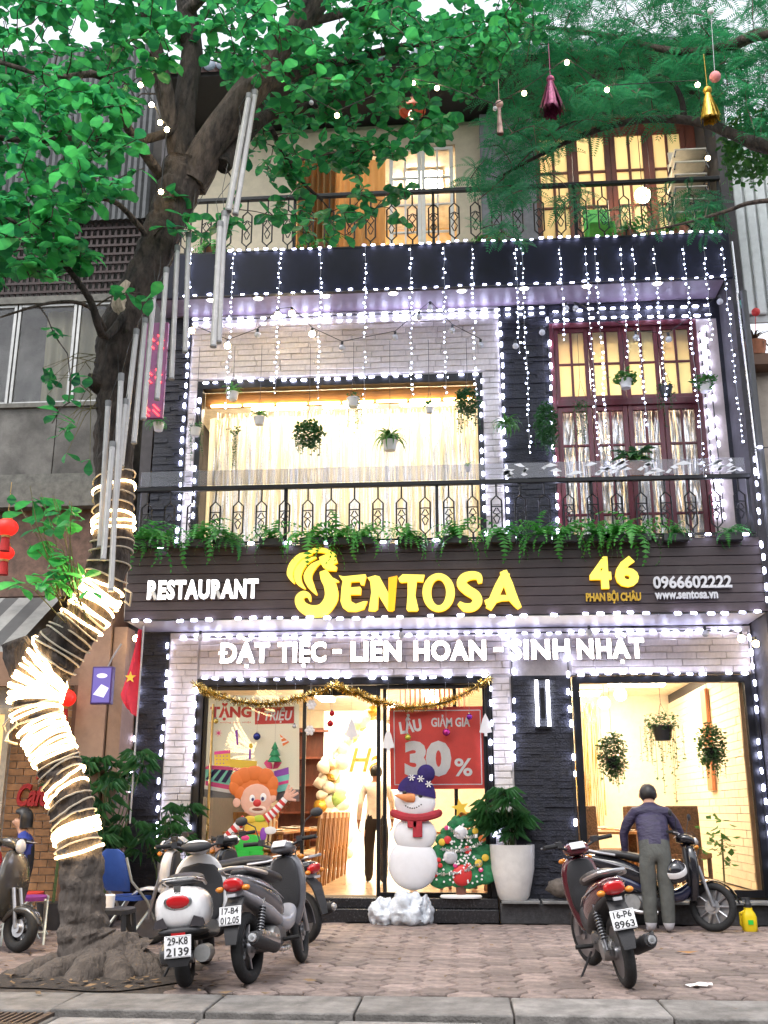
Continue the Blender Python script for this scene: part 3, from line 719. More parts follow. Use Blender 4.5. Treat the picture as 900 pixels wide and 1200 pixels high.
letter(lambda q: polymb(q, [(388.5, 176), (420, 169), (410, 292), (402, 298), (387, 296)], y0, y1), [emit('sign_orange_face', (1, .42, .01), .24), YELS], label='dimmer orange right stroke of the letter N')
letter(lambda q: polymb(q, [(424, 178), (440, 164), (520, 166), (514, 192), (492, 190), (486, 240), (498, 292), (492, 298), (460, 298), (454, 290), (458, 240), (458, 192), (436, 194), (428, 190)], y0, y1))
def oo(q):
    n = 28; vs = []
    for y in (y0, y1):
        for rx, ry in ((59, 70), (27, 47)):
            for k in range(n):
                a = 2 * math.pi * k / n; c = cz(571 + rx * math.cos(a), 230 + ry * math.sin(a)); vs.append((c[0], y, c[1]))
    fs = []
    for k in range(n):
        j = (k + 1) % n
        fs += [(k, j, n + j, n + k), (2 * n + k, 3 * n + k, 3 * n + j, 2 * n + j), (k, 2 * n + k, 2 * n + j, j), (n + k, n + j, 3 * n + j, 3 * n + k)]
    q.add(vs, fs)
letter(oo)
letter(lambda q: strokemb(q, [(722, 196), (716, 172), (690, 168), (663, 178), (655, 200), (676, 222), (704, 240), (712, 262), (696, 282), (668, 284), (644, 268)], [14, 26, 30, 34, 36, 36, 36, 36, 32, 30, 14], y0, y1))
def aa(q):
    strokemb(q, [(818, 156), (792, 205), (770, 255), (752, 290)], [28, 32, 32, 22], y0, y1)
    strokemb(q, [(806, 152), (824, 200), (842, 250), (866, 286)], [26, 34, 34, 16], y0 - .004, y1)
    strokemb(q, [(740, 266), (770, 258), (800, 250), (836, 250)], [16, 24, 22, 18], y0 + .004, y1)
letter(aa)
def lion(q):
    for i, (p, w) in enumerate([([(112, 88), (70, 98), (40, 130), (30, 165), (46, 197)], [6, 22, 26, 22, 3]), ([(126, 102), (86, 118), (60, 155), (62, 190), (86, 217)], [4, 24, 29, 23, 3]), ([(150, 112), (115, 135), (95, 170), (106, 205), (128, 238)], [4, 25, 31, 25, 4]), ([(85, 90), (120, 76), (160, 78), (196, 96)], [6, 17, 18, 8]),
                                ([(150, 150), (160, 175), (176, 205), (180, 250), (152, 290), (110, 298), (74, 280), (64, 252), (80, 236), (98, 242), (104, 262)], [26, 40, 46, 50, 46, 44, 38, 32, 26, 16, 4]), ([(208, 190), (190, 185), (170, 180)], [4, 14, 22])]):
        strokemb(q, p, w, y0 + .003 * i, y1)
    polymb(q, [(136, 102), (165, 90), (196, 98), (204, 122), (188, 128), (202, 138), (198, 152), (170, 150), (150, 138), (140, 122)], y0 - .006, y1)
letter(lion, name='lion_emblem', label='yellow lion head emblem whose mane and tail form the letter S')
# the second row of lit letters on the white wall
S2 = thing('lit_wordmark', (0, 13.9, 3.3), 'row of glowing white letters about parties on the pale wall below the sign', 'sign')
GLOW = emit('glowing_letter_white', (1.0, .90, .76), 5)
def glyphx(word, i, x0, x1):
    e = lambda n: max(v[0] for v in text_mb(word[:n], .035, .5, 0, 1.1)[0]) if n else min(v[0] for v in text_mb(word, .035, .5, 0, 1.1)[0])
    lo, hi = e(0), e(len(word)); f = lambda n: x0 + (e(n) - lo) / (hi - lo) * (x1 - x0)
    return f(i), f(i + 1)
def diacritic(q, kind, xa, xb, zb, zt):
    h = zt - zb; c = (xa + xb) / 2; P3 = lambda x, z: (x, -.015, z)
    if kind == 'dot': q.box(P3(c, zb - h * .17), (h * .15, .05, h * .15))
    if kind == 'circ':
        for s in (-1, 1): q.bar(P3(c, zt + h * .30), P3(c + s * h * .24, zt + h * .12), .05, h * .11)
    if kind == 'breve':
        ps = [(c + h * .22 * math.sin(u), zt + h * .30 - h * .17 * math.cos(u)) for u in (-1.4, -.7, 0, .7, 1.4)]
        for (xx, zz), (x2, z2) in zip(ps, ps[1:]): q.bar(P3(xx, zz), P3(x2, z2), .05, h * .10)
    if kind == 'stroke': q.box(P3(xa + h * .12, zb + h * .5), (h * .42, .055, h * .12))
for body, marks, a, b, z in [('DAT', [('stroke', 0), ('breve', 1), ('dot', 1)], 258, 316, 0), ('TIEC', [('circ', 2), ('dot', 2)], 325, 382, 0), ('-', [], 390, 400, 0), ('LIEN', [('circ', 2)], 411, 470, 0), ('HOAN', [], 485, 569, 0), ('-', [], 579, 589, 0), ('SINH', [], 598, 667, 0), ('NHAT', [('circ', 2), ('dot', 2)], 677, 754, 0)]:
    p = on(a, 777 - (a - 256) * .012, 13.86); q2 = on(b, 753 - (a - 256) * .012, 13.86); q = MB()
    zz0, zz1 = p.z, q2.z
    if body == '-': q.b2(p.x, q2.x, -.04, .01, p.z + (q2.z - p.z) * .40 - 3.3, p.z + (q2.z - p.z) * .60 - 3.3)
    else: text(q, body, lambda u, v, d: Vector((u, -.04 + d, v - 3.3)), p.x, q2.x, zz0, zz1, depth=.05, bold=.035, capref='H', space=1.10)
    for kd, i in marks: xa, xb = glyphx(body, i, p.x, q2.x); xa += (xb - xa) * (.0 if i == 0 else .12); diacritic(q, kd, xa, xb, zz0 - 3.3, zz1 - 3.3)
    o = fixnormals(q.build('letters' if len(body) > 1 else 'dash', [GLOW, SIGNSIDE], S2, sharp=30)); faces2(o)

# ------------------------------------------------------------------ LED strips
def pill(a, b):
    q = MB(); q.loft([sell((x, 0, 0), .014 * s, b * s, (0, 1, 0), (0, 0, 1), 8, 2) for x, s in ((-a, .45), (-a * .72, .9), (a * .72, .9), (a, .45))]); return q
q = pill(.042, .021); LEDH = q.mesh('led_module', LEDW, sharp=0)
q = pill(.042, .021); q.v = [(z, y, x) for x, y, z in q.v]; LEDV = q.mesh('led_module', LEDW, sharp=0)
q = pill(.028, .014); LEDS = q.mesh('led_module', LEDW, sharp=0)
LEDVAR = {}
LEDM = [LEDW, emit('led_cold_white_weaker', (0.66, 0.69, 1.0), 6), emit('led_cold_white_faint', (0.66, 0.69, 1.0), 2.5)]
for q in (LEDH, LEDV, LEDS):
    LEDVAR[q.name] = [q]
    for x in LEDM[1:]: c = q.copy(); c.materials[0] = x; LEDVAR[q.name].append(c)
def strip(label, a, b, step=.165, me=None, drop=.08, seed=0):
    a, b = Vector(a), Vector(b); t = thing('led_strip', a, label, 'light strip'); L = (b - a).length; n = max(1, int(L / step))
    rr = random.Random(seed + int(L * 100)); v = abs(b.z - a.z) > L * .7
    me = me or (LEDV if v else LEDH); ph = rr.uniform(0, 6)
    q = MB(); q.bar((0, .018, 0), (b - a) + Vector((0, .018, 0)), .012); q.build('cable', CABLE, t)
    for k in range(n):
        if rr.random() < drop: continue
        wv = .012 * math.sin(k * .55 + ph); p = (b - a) * ((k + .5 + rr.uniform(-.12, .12)) / n) + Vector((rr.uniform(-.007, .007) + (wv if v else 0), -.012, rr.uniform(-.007, .007) + (0 if v else wv)))
        o = put('led_module', LEDVAR[me.name][rr.choice((0, 0, 0, 1, 1, 2))], t, p); s = rr.uniform(.8, 1.1); o.scale = (s, 1, s); o.rotation_euler = (0, rr.uniform(-.1, .1), 0)
    return t
yf = YW - .03
strip('bright led strip in a double row under the upper soffit, lower row', (-4.04, yf, 8.47), (1.38, yf, 8.47), .165, drop=0)
strip('bright led strip in a double row under the upper soffit, upper row', (-4.04, yf, 8.565), (1.38, yf, 8.565), .165, drop=0)
strip('led strip on the bottom edge of the navy fascia', (-3.95, 12.98, 8.43), (3.78, 12.98, 8.43), .17, LEDS, drop=.05)
strip('led strip on the top edge of the navy fascia below the top railing', (-3.3, 12.98, 9.13), (3.78, 12.98, 9.13), .13, LEDS, drop=.1)
strip('lower led row above the red doors', (1.4, yf - .03, 8.335), (3.78, yf - .03, 8.335), .165, drop=.02)
strip('upper led row above the red doors', (1.4, yf, 8.50), (3.78, yf, 8.50), .165, drop=.02)
strip('vertical led strip left of the first floor white brick frame', (-4.06, yf, 4.8), (-4.06, yf, 8.42), .17, drop=.03)
strip('vertical led strip right of the first floor white brick frame', (.67, yf, 4.8), (.67, yf, 8.42), .17, drop=.03)
strip('led strip over the top of the curtained window', (-3.84, yf, 7.52), (.34, yf, 7.52), .165, drop=.04)
strip('vertical led strip down the left edge of the curtained window', (-3.85, yf, 4.8), (-3.85, yf, 7.5), .17, drop=.1)
strip('vertical led strip down the right edge of the curtained window', (.345, yf, 4.8), (.345, yf, 7.5), .17, drop=.08)
strip('vertical led strip left of the red doors', (1.36, yf - .03, 4.8), (1.36, yf - .03, 8.42), .18, drop=.06)
strip('vertical led strip on the pale panel right of the red doors, inner row', (3.56, yf, 4.85), (3.56, yf, 8.1), .17, drop=.15)
strip('vertical led strip on the pale panel right of the red doors, outer row', (3.66, yf, 5.2), (3.66, yf, 8.2), .17, drop=.1)
strip('led strip along the top edge of the main sign under the ferns', (-4.36, 12.96, 4.735), (3.78, 12.96, 4.735), .24, drop=.3)
strip('led strip along the bottom edge of the main sign', (-4.36, 12.96, 3.735), (3.78, 12.96, 3.735), .19, drop=.22, seed=4)
strip('vertical led strip on the right end of the main sign', (3.81, 12.95, 3.78), (3.81, 12.95, 4.7), .17, drop=0)
strip('vertical led strip on the right end of the first floor railing', (3.83, 12.95, 4.8), (3.83, 12.95, 5.85), .17, drop=.05)
strip('tight led strip under the sign soffit at the top of the pale wall', (-3.95, yf, 3.68), (3.75, yf, 3.68), .155, LEDV if False else None, drop=.02)
strip('led strip across the top of the glass shopfront', (-3.64, yf - .04, 3.085), (.36, yf - .04, 3.085), .165, drop=.1)
strip('vertical led strip down the left edge of the glass shopfront', (-3.65, yf - .04, .6), (-3.65, yf - .04, 3.05), .19, drop=.25)
strip('vertical led strip down the right edge of the glass shopfront', (.35, yf - .04, .5), (.35, yf - .04, 3.05), .22, drop=.3)
strip('vertical led strip on the left edge of the dark middle pillar', (.66, yf - .02, 1.9), (.66, yf - .02, 3.62), .18, drop=.1)
strip('vertical led strip on the right edge of the dark middle pillar', (1.41, yf - .02, .7), (1.41, yf - .02, 3.6), .2, drop=.25)
strip('led strip across the top of the big right window', (1.5, yf - .05, 3.1), (3.78, yf - .05, 3.1), .165, drop=.15)
strip('vertical led strip down the right edge of the big right window', (3.81, yf - .05, .6), (3.81, yf - .05, 3.65), .18, drop=.08)
strip('vertical led strip on the left edge of the dark left pillar', (-4.49, yf - .02, 1.5), (-4.49, yf - .02, 3.3), .2, drop=.15)
strip('vertical led strip on the right edge of the dark left pillar', (-4.09, yf - .02, .9), (-4.09, yf - .02, 3.66), .18, drop=.15)
strip('short level led strip at the far right end of the railing', (3.83, 12.95, 5.9), (4.35, 12.95, 5.93), .16, drop=0)
# fairy-light curtains: fine strings of tiny lamps hanging from the top fascia
q = MB(); q.ball((0, 0, 0), .0115, 5, 3); fm = q.mesh('fairy_lamp', FAIRY)
names = ['before the dark panel left of the red doors', 'before the first red door', 'before the second red door', 'before the third red door', 'before the last red door']
hang = [(328, 462, 'above the ivy ball planter'), (376, 480, 'left of the trailing pot'), (428, 500, 'just left of the spider plant'), (481, 470, 'right of the spider plant'), (520, 462, 'above the right end of the pelmet'), (553, 470, 'above the bushy ivy planter'), (604, 415, 'on the slate left of the wide gap'), (611, 532, 'long one on the slate beside the ivy'), (656, 400, 'short one at the left of the red doors'), (686, 535, 'over the first red door'), (697, 545, 'over the joint of the first two doors'), (727, 420, 'over the second red door'), (741, 500, 'over the green pot'), (766, 470, 'over the third red door'), (801, 560, 'over the last red door'), (824, 400, 'short one on the pale panel'), (846, 520, 'furthest right of all'), (225, 372, 'beside the hanging light tubes'), (274, 480, 'left end of the window')]
for k, (px, yb, lab) in enumerate(hang):
    a = on(px, 288, 12.93); b = on(px + (yb - 290) * .03, yb, 12.93); L = a.z - b.z
    t = thing('fairy_light_string', a, 'thin hanging string of tiny white lights, ' + lab, 'light string'); rr = random.Random(k); q = MB(); c = []
    n = int(L / .075); pts = [Vector((0, 0, 0))]
    for i in range(n):
        p = Vector((rr.uniform(-.022, .022), rr.uniform(-.02, .02), -L * (i + .7) / n))
        if rr.random() < .12: continue
        s = rr.choice((.6, .8, 1, 1.25)); q.add([v.co * s + p for v in fm.vertices], [tuple(f.vertices) for f in fm.polygons])
    for i in range(1, 13): pts.append(Vector((rr.uniform(-.012, .012), 0, -L * i / 12)))
    q.build('tiny_lamps', FAIRY, t, kind='stuff')
    w = MB(); w.tube(pts, .003, 4); w.build('cable', WCABLE, t)
# ------------------------------------------------------------------ plants in pots, ferns, ivy
GREEN = leafmat('fern_leaf', (.06, .30, .06), .45, var=.4)
GREEN2 = leafmat('dark_ivy_leaf', (.032, .13, .045), .35, var=.4)
GREEN3 = leafmat('bright_plant_leaf', (.07, .24, .05), .4, var=.35)
TERRA = mat('terracotta', (.32, .12, .06), .75, var=.2); POTW = mat('white_ceramic', (.66, .64, .62), .35, var=.06); POTD = mat('dark_plastic_pot', (.03, .03, .035), .5)
def frond(mb, p, az, el, L, droop, n=10, lw=.05, ll=None, rr=random):
    p = Vector(p); seg = L / n; ll = ll or L * .16
    for i in range(n):
        d = Vector((math.cos(az) * math.cos(el), math.sin(az) * math.cos(el), math.sin(el))); q = p + d * seg
        s = Vector((-math.sin(az), math.cos(az), 0)); t = (1 - (i / n) ** 2) * (.5 + .5 * min(1, i / 2))
        for sg in (-1, 1):
            tip = p + s * sg * ll * t + d * ll * .45 * t + Vector((0, 0, -ll * .22 * t + rr.uniform(-.01, .01)))
            mb.add([p, p + d * seg * .8, tip], [(0, 1, 2)])
        p = q; el -= droop / n
def fern(seed, n=20, L=.5, down=False, lw=.05):
    rr = random.Random(seed); q = MB()
    for k in range(n):
        az = rr.uniform(0, 2 * math.pi); el = rr.uniform(-.2, 1.1); l = L * rr.uniform(.55, 1.1)
        frond(q, (rr.uniform(-.05, .05), rr.uniform(-.04, .04), 0), az, el, l, rr.uniform(1.4, 2.8), 10, rr=rr)
    return q.mesh('foliage', GREEN, sharp=0)
def leafq(mb, c, s, rr, fold=.2, nrm=None):
    a, e = rr.uniform(0, 6.28), rr.uniform(-1.0, .6)
    d = Vector((math.cos(a) * math.cos(e), math.sin(a) * math.cos(e), math.sin(e))); w = d.cross(Vector((rr.uniform(-.4, .4), rr.uniform(-.4, .4), 1))).normalized()
    u = d.cross(w)
    c = Vector(c)
    mb.add([c, c + d * s * .5 + w * s * .38 + u * s * fold * .4, c + d * s, c + d * s * .5 - w * s * .38 + u * s * fold * .4], [(0, 1, 2), (0, 2, 3)])
def ivy(seed, rx, rz, n, s, strands=8, sl=.4):
    rr = random.Random(seed); q = MB()
    for k in range(n):
        v = Vector((rr.gauss(0, 1), rr.gauss(0, 1), rr.gauss(0, 1))).normalized() * rr.uniform(.55, 1)
        leafq(q, (v.x * rx, v.y * rx, v.z * rz), s * rr.uniform(.7, 1.2), rr)
    for k in range(strands):
        x, y = rr.uniform(-rx, rx) * .85, rr.uniform(-rx, rx) * .7; L = sl * rr.uniform(.4, 1.1); z = -rz * .5
        for i in range(int(L / (s * .55))):
            x += rr.uniform(-.012, .012); leafq(q, (x, y, z), s * .8 * rr.uniform(.7, 1.1), rr); z -= s * .55
        q.tube([(x, y, -rz * .4), (x, y, z)], .003, 3)
    return q.mesh('foliage', GREEN2, sharp=0)
def spider(seed, n=46, L=.4, m=None):
    rr = random.Random(seed); q = MB()
    for k in range(n):
        az, el, l = rr.uniform(0, 6.28), rr.uniform(.3, 1.4), L * rr.uniform(.6, 1.1); p = Vector((0, 0, 0)); w = rr.uniform(.012, .02); prev = None; N = 7
        s = Vector((-math.sin(az), math.cos(az), 0))
        for i in range(N + 1):
            ww = w * (1 - (i / N) ** 2) + .001; cur = (p + s * ww, p - s * ww)
            if prev: q.add([prev[0], prev[1], cur[1], cur[0]], [(0, 1, 2, 3)])
            prev = cur; p = p + Vector((math.cos(az) * math.cos(el), math.sin(az) * math.cos(el), math.sin(el))) * l / N; el -= rr.uniform(.25, .5)
    return q.mesh('foliage', m or GREEN3, sharp=0)
def rosette(seed, n=14, L=.35, W=.06, m=None, up=.8):
    """broad leaves from a centre"""
    rr = random.Random(seed); q = MB()
    for k in range(n):
        az, el, l = rr.uniform(0, 6.28), rr.uniform(.1, 1.3) * up, L * rr.uniform(.6, 1.1); p = Vector((0, 0, 0)); prev = None; N = 6
        s = Vector((-math.sin(az), math.cos(az), 0))
        for i in range(N + 1):
            t = i / N; ww = W * math.sin(math.pi * min(.97, t * .9 + .08)); cur = (p + s * ww, p, p - s * ww)
            if prev: q.add([prev[0], prev[1], prev[2], cur[2], cur[1], cur[0]], [(0, 1, 4, 5), (1, 2, 3, 4)])
            p = p + Vector((math.cos(az) * math.cos(el), math.sin(az) * math.cos(el), math.sin(el))) * l / N; el -= rr.uniform(.1, .35)
            prev = (cur[0] + Vector((0, 0, .012)), cur[1], cur[2] + Vector((0, 0, .012)))
    return q.mesh('foliage', m or GREEN3, sharp=0)
# hanging ferns along the top of the sign
FERN = [fern(k, 30, .55) for k in range(5)]
anch = [(165, 'at its left end'), (190, 'second from its left end'), (232, 'over the R of the white word'), (268, 'over the middle of the white word'), (318, 'between the white word and the lion'), (366, 'on top of the lion emblem'), (398, 'right beside the lion emblem'), (425, 'over the letter E'), (480, 'over the letter N'), (534, 'over the letter T and O'), (590, 'over the letters S and A'), (632, 'right of the last yellow letter'), (662, 'left of the street number'), (700, 'over the street number'), (722, 'just right of the number four'), (748, 'between number and telephone'), (792, 'small one above the telephone digits', ), (855, 'small one near its right end')]
for k, a in enumerate(anch):
    p = on(a[0], 634 - (a[0] - 450) * .012, 12.93); t = thing('hanging_fern', p, 'green fern spilling over the dark sign top, ' + a[1], 'plant', 'ferns along the top of the sign')
    o = put('foliage', FERN[k % 5], t, (0, 0, .06)); s = random.Random(k).uniform(.75, 1.1) * (.55 if k > 15 else 1); o.scale = (s * 1.35, s * .9, s * 1.25); o.rotation_euler = (0, 0, k * 1.3)
    m = MB(); m.b2(-.16, .16, -.05, .06, -.05, .05); bevel(m.build('trough', POTD, t), .01)
# hanging planters on the first floor balcony
def planter(px, py, Y, kind, potm, label, sc=1.0, top=7.9, seed=1, group='hanging planters of the first floor'):
    p = on(px, py, Y); t = thing('hanging_planter', p, label, 'hanging plant', group)
    if potm:
        m = MB(); m.lathe([(.0, -.13), (.075, -.13), (.10, .0), (.108, .0), (.108, .015), (.09, .015), (.0, .01)], n=14); o = m.build('pot', potm, t); o.scale = (sc, sc, sc)
    me = {'fern': lambda: fern(seed, 16, .3), 'ivy': lambda: ivy(seed, .22, .2, 620, .062, 20, .3), 'bush': lambda: ivy(seed, .19, .22, 760, .05, 16, .4), 'long': lambda: ivy(seed, .17, .34, 800, .055, 18, .35), 'spider': lambda: spider(seed, 60, .38), 'trail': lambda: ivy(seed, .13, .07, 60, .05, 7, .7), 'cone': lambda: ivy(seed, .2, .30, 800, .058, 14, .3), 'leaf': lambda: rosette(seed, 12, .25, .035), 'basil': lambda: ivy(seed, .2, .11, 150, .085, 3, .1)}[kind]()
    o = put('foliage', me, t, (0, 0, .05 if potm else -.05)); o.scale = (sc, sc, sc)
    if kind == 'basil': o.data.materials[0] = GREEN3
    if top: 
        w = MB()
        for a in (0, 2.1, 4.2): w.tube([(math.cos(a) * .1 * sc, math.sin(a) * .1 * sc, .01), (0, 0, .32)], .003, 3)
        w.tube([(0, 0, .32), (0, 0, top - p.z)], .004, 3); w.build('hanger', CABLE, t)
    return t
YP = 13.55
planter(273, 461, YP, 'fern', POTW, 'small pale pot with a tuft of fern at the left end of the wide window', .8, seed=1)
planter(274, 500, YP + .3, 'trail', None, 'thin green trailing stems below the small pale fern pot', .8, 0, seed=31)
planter(304, 490, YP, 'leaf', POTW, 'pale pot with a few long dark leaves left of the ivy ball', .8, seed=2)
planter(362, 503, YP, 'ivy', None, 'round ball of dark ivy hanging left of the window middle', 1.0, seed=3)
planter(414, 468, YP, 'trail', POTW, 'pale pot with long trailing stems in the window middle', .9, seed=4)
planter(457, 518, YP, 'spider', POTW, 'bright green spider plant in a pale pot right of the window middle', 1.0, seed=5)
planter(503, 478, YP, 'leaf', POTW, 'nearly empty white pot high at the right of the window', .6, seed=6)
planter(548, 466, YP, 'bush', None, 'dense grey green ivy bush at the upper right window corner', 1.0, seed=7)
planter(548, 548, YP - .3, 'fern', POTW, 'tiny pot plant by the handrail at the right window edge', .4, 0, seed=8)
planter(593, 494, YP, 'spider', None, 'bright spider plant on the white brick strip', .85, seed=9)
planter(640, 492, YP, 'long', None, 'tall dark ivy bush on the slate left of the red doors', 1.0, seed=10)
planter(681, 470, YP, 'trail', None, 'sparse ivy tuft before the first red door', .8, seed=11)
planter(733, 446, YP, 'basil', POTW, 'leafy green plant in a white pot before the second red door', .9, seed=12)
planter(780, 455, YP, 'trail', POTD, 'dark pot with thin drooping stems between the two green pots', .9, seed=13)
planter(826, 450, YP, 'basil', POTW, 'leafy green plant in a white pot before the last red door', .9, seed=14)
planter(186, 497, YP, 'fern', POTW, 'pale pot with reddish thin plant beside the hanging light tubes', .8, seed=15)
planter(229, 503, YP, 'trail', POTW, 'pale pot on the left white brick edge of the window', .8, seed=16)
t = planter(746, 545, 13.3, 'leaf', TERRA, 'orange clay pot with dark upright broad leaves behind the handrail', 1.2, 0, seed=17)
put('foliage', rosette(18, 16, .5, .06, GREEN2, 1.1), t, (0, 0, .05))
# ivy inside the big right window
for px, py, kd, lab, sd in ((718, 888, 'cone', 'cone shaped dark ivy hanging at the left inside the right window', 21), (776, 852, 'trail', 'open spreading ivy basket hanging in the middle of the right window', 22), (834, 878, 'cone', 'smaller ivy basket hanging at the right inside the right window', 23)):
    planter(px, py, 14.45, kd, POTD, lab, 1.08 if kd == 'cone' else 1.4, 3.4, sd, 'ivy baskets behind the right window')
put('foliage', ivy(25, .27, .14, 260, .05, 14, .5), [o for o in bpy.data.objects if o.get('label', '').startswith('open spreading')][0], (0, 0, .08))
# tall white pot and the palms
def rhapis(name, loc, label, h, n, seed, pot=None, ph=.75):
    rr = random.Random(seed); t = thing(name, loc, label, 'potted plant')
    if pot:
        m = MB(); m.lathe([(0, 0), (.17, 0), (.20, .05), (.27, ph * .55), (.285, ph), (.25, ph), (.24, ph - .06), (0, ph - .06)], n=28); m.build('pot', pot, t)
        m = MB(); m.lathe([(0, ph - .05), (.245, ph - .058)], n=20); m.build('soil', SOIL, t)
    else: ph = 0
    q = MB(); st = MB()
    for k in range(n):
        a = rr.uniform(0, 6.28); r = rr.uniform(.0, .16); hh = h * rr.uniform(.35, 1); lean = rr.uniform(.1, .5) if pot is POTW else rr.uniform(.05, .28)
        top = Vector((math.cos(a) * (r + lean * hh), math.sin(a) * (r + lean * hh), ph + hh)); st.tube([(math.cos(a) * r * .5, math.sin(a) * r * .5, ph - .06), top * .5 + Vector((0, 0, ph * .5)), top], .008, 5)
        for j in range(3):
            aa = rr.uniform(0, 6.28); hub = top + Vector((math.cos(aa) * .08, math.sin(aa) * .08, rr.uniform(-.18, .05)))
            st.tube([top - Vector((0, 0, .15)), hub], .004, 3)
            for i in range(9):
                b = aa + (i - 4) * .33; L = rr.uniform(.2, .3); d = Vector((math.cos(b), math.sin(b), rr.uniform(-.25, .25))); s = Vector((-d.y, d.x, 0)).normalized() * .022
                m1 = hub + d * L * .5 + Vector((0, 0, .02)); e = hub + d * L + Vector((0, 0, -L * .35))
                q.add([hub, m1 + s, e, m1 - s], [(0, 1, 2), (0, 2, 3)])
    q.build('foliage', GREEN2 if pot else GREEN, t, sharp=0); st.build('stem', mat('plant_stem', (.06, .10, .03), .6), t); return t
p = on(602, 1050, 13.82); rhapis('potted_palm', (p.x, 13.82, .275), 'fan leaved palm in a tall white pot beside the middle pillar', .72, 15, 4, POTW, .66)
rhapis('fan_palm', (-4.45, 12.9, 0), 'large fan leaved palm bush left of the shopfront behind the white scooter', 1.7, 24, 5, POTD, .35)
t = rhapis('fan_palm', (-3.75, 13.3, 0), 'smaller fan palm in front of the left white brick pier', 1.25, 10, 6, POTD, .3)
t = thing('broad_leaf_plant', (-4.95, 12.7, .0), 'broad leaved bright plant standing above the palm by the pinkish pillar', 'plant')
m = MB(); m.tube([(0, 0, 0), (.03, 0, .8), (0, 0, 1.55)], .02, 6); m.build('stem', MATS['plant_stem'], t); put('foliage', rosette(40, 14, .5, .06, GREEN3, 1.2), t, (0, 0, 1.5)); m = MB(); m.lathe([(0, 0), (.14, 0), (.18, .3), (0, .3)], n=14); m.build('pot', POTD, t)
p = on(862, 1040, 13.9); t = thing('young_fig_plant', (p.x - .03, 14.35, .39), 'small round leaved plant inside the right window corner', 'plant')
q = MB(); rr = random.Random(5)
for k in range(60):
    leafq(q, (rr.gauss(0, .1), rr.gauss(0, .06), .55 + rr.gauss(0, .14)), .11, rr)
q.build('foliage', GREEN3, t, sharp=0); m = MB(); m.tube([(0, 0, 0), (.02, 0, .6)], .012, 6); m.build('stem', MATS['plant_stem'], t)
t = thing('grass_tuft', (3.05, 13.8, .275), 'yellow green grass tuft on the ledge below the right window', 'plant'); put('foliage', spider(50, 40, .28), t, (0, 0, 0))
STONE = mat('rough_rock', (.12, .10, .085), .9, var=.3, bump=.8, bscale=20)
for k, (px, py, s, lab) in enumerate([(770, 1048, .17, 'rough brown rock under the ledge behind the black scooter'), (780, 1030, .12, 'smaller rock on the ledge near the front wheel'), (660, 1040, .16, 'rock on the ledge at the foot of the middle pillar')]):
    q = MB(); q.ball((0, 0, 0), s, 10, 7, sc=(1.3, .8, .75)); rr = random.Random(k); q.v = [tuple(c * rr.uniform(.85, 1.15) for c in v) for v in q.v]
    p = on(px, py, 13.75); q.build('rock', STONE, loc=(p.x, 13.74, max(.27 + s * .6, p.z)), label=lab, cat='rock', group='rocks on the ledge', sharp=60)

# ------------------------------------------------------------------ flat prints and Christmas things at the shopfront
def flat(Y, ox, oy, sc):
    def c(u, v): p = on(ox + u / sc, oy + v / sc, Y); return (p.x, p.z)
    return c
def disc(u, v, rx, ry=None, n=20): return [(u + rx * math.cos(a), v + (ry or rx) * math.sin(a)) for a in [2 * math.pi * k / n for k in range(n)]]
PR = {}
def pm(name, c): return mat('print_' + name, c, .5, var=.04)
RED = pm('red', (.62, .035, .035)); PWH = pm('white', (.82, .80, .80)); NAVYP = pm('navy', (.03, .02, .12)); ORNG = pm('orange', (.72, .17, .03)); SKIN_P = pm('skin', (.75, .42, .32)); GRN = pm('green', (.03, .5, .06)); YEL = pm('yellow', (.75, .5, .05)); PINK = pm('pink', (.72, .06, .25)); TEAL = pm('teal', (.2, .6, .5)); PURP = pm('purple', (.25, .06, .42)); GREY = pm('grey', (.2, .19, .2)); BLK = pm('black', (.015, .015, .015))
class Print:
    def __init__(s, t, Y, c): s.t, s.Y, s.c, s.k = t, Y, c, 0; s.o = t.location
    def poly(s, name, m, polys, thick=.0015, label=None):
        q = MB(); s.k += 1; y1 = -s.k * .0016
        for po in (polys if isinstance(polys[0][0], (list, tuple)) else [polys]):
            pts = [s.c(*p) for p in po]; q.prism(pts, lambda u, v, d: Vector((u - s.o.x, d, v - s.o.z)), y1 - thick, y1)
        o = q.build(name, m, s.t, sharp=30, label=label); return fixnormals(o)
    def text(s, name, body, m, u0, u1, v0, v1, bold=.03, shear=0, capref=None, rot=0):
        a = s.c(u0, v1); b = s.c(u1, v0); s.k += 1; q = MB(); y1 = -s.k * .0016
        cx, czz = (a[0] + b[0]) / 2, (a[1] + b[1]) / 2; cr, sr = math.cos(rot), math.sin(rot)
        text(q, body, lambda u, v, d: Vector((cx + (u - cx) * cr - (v - czz) * sr - s.o.x, y1 - .002 + d, czz + (u - cx) * sr + (v - czz) * cr - s.o.z)), a[0], b[0], a[1], b[1], depth=.0015, bold=bold, shear=shear, capref=capref)
        return q.build(name, m, s.t, sharp=30)
Yp = 14.07
c2 = flat(Yp, 220, 780, 4.285)
p = c2(320, 680); t = thing('birthday_poster', (p[0], Yp, p[1]), 'white birthday poster with cake, presents and red headline behind the left glass', 'poster'); P = Print(t, Yp, c2)
P.poly('sheet', leafmat('backlit_paper', (.80, .78, .77), .5, var=.01, rough=.6), [(90, 150), (560, 150), (560, 680), (80, 600)]); P.poly('grey_foot', GREY, [(80, 605), (560, 622), (560, 682), (76, 660)])
P.text('lettering', 'TẶNG', RED, 112, 322, 205, 262, .05, capref='H'); P.poly('red_label', RED, [(338, 212), (534, 205), (534, 290), (338, 296)]); P.text('lettering', '1 TRIỆU', PWH, 348, 526, 226, 276, .03, .2, capref='H')
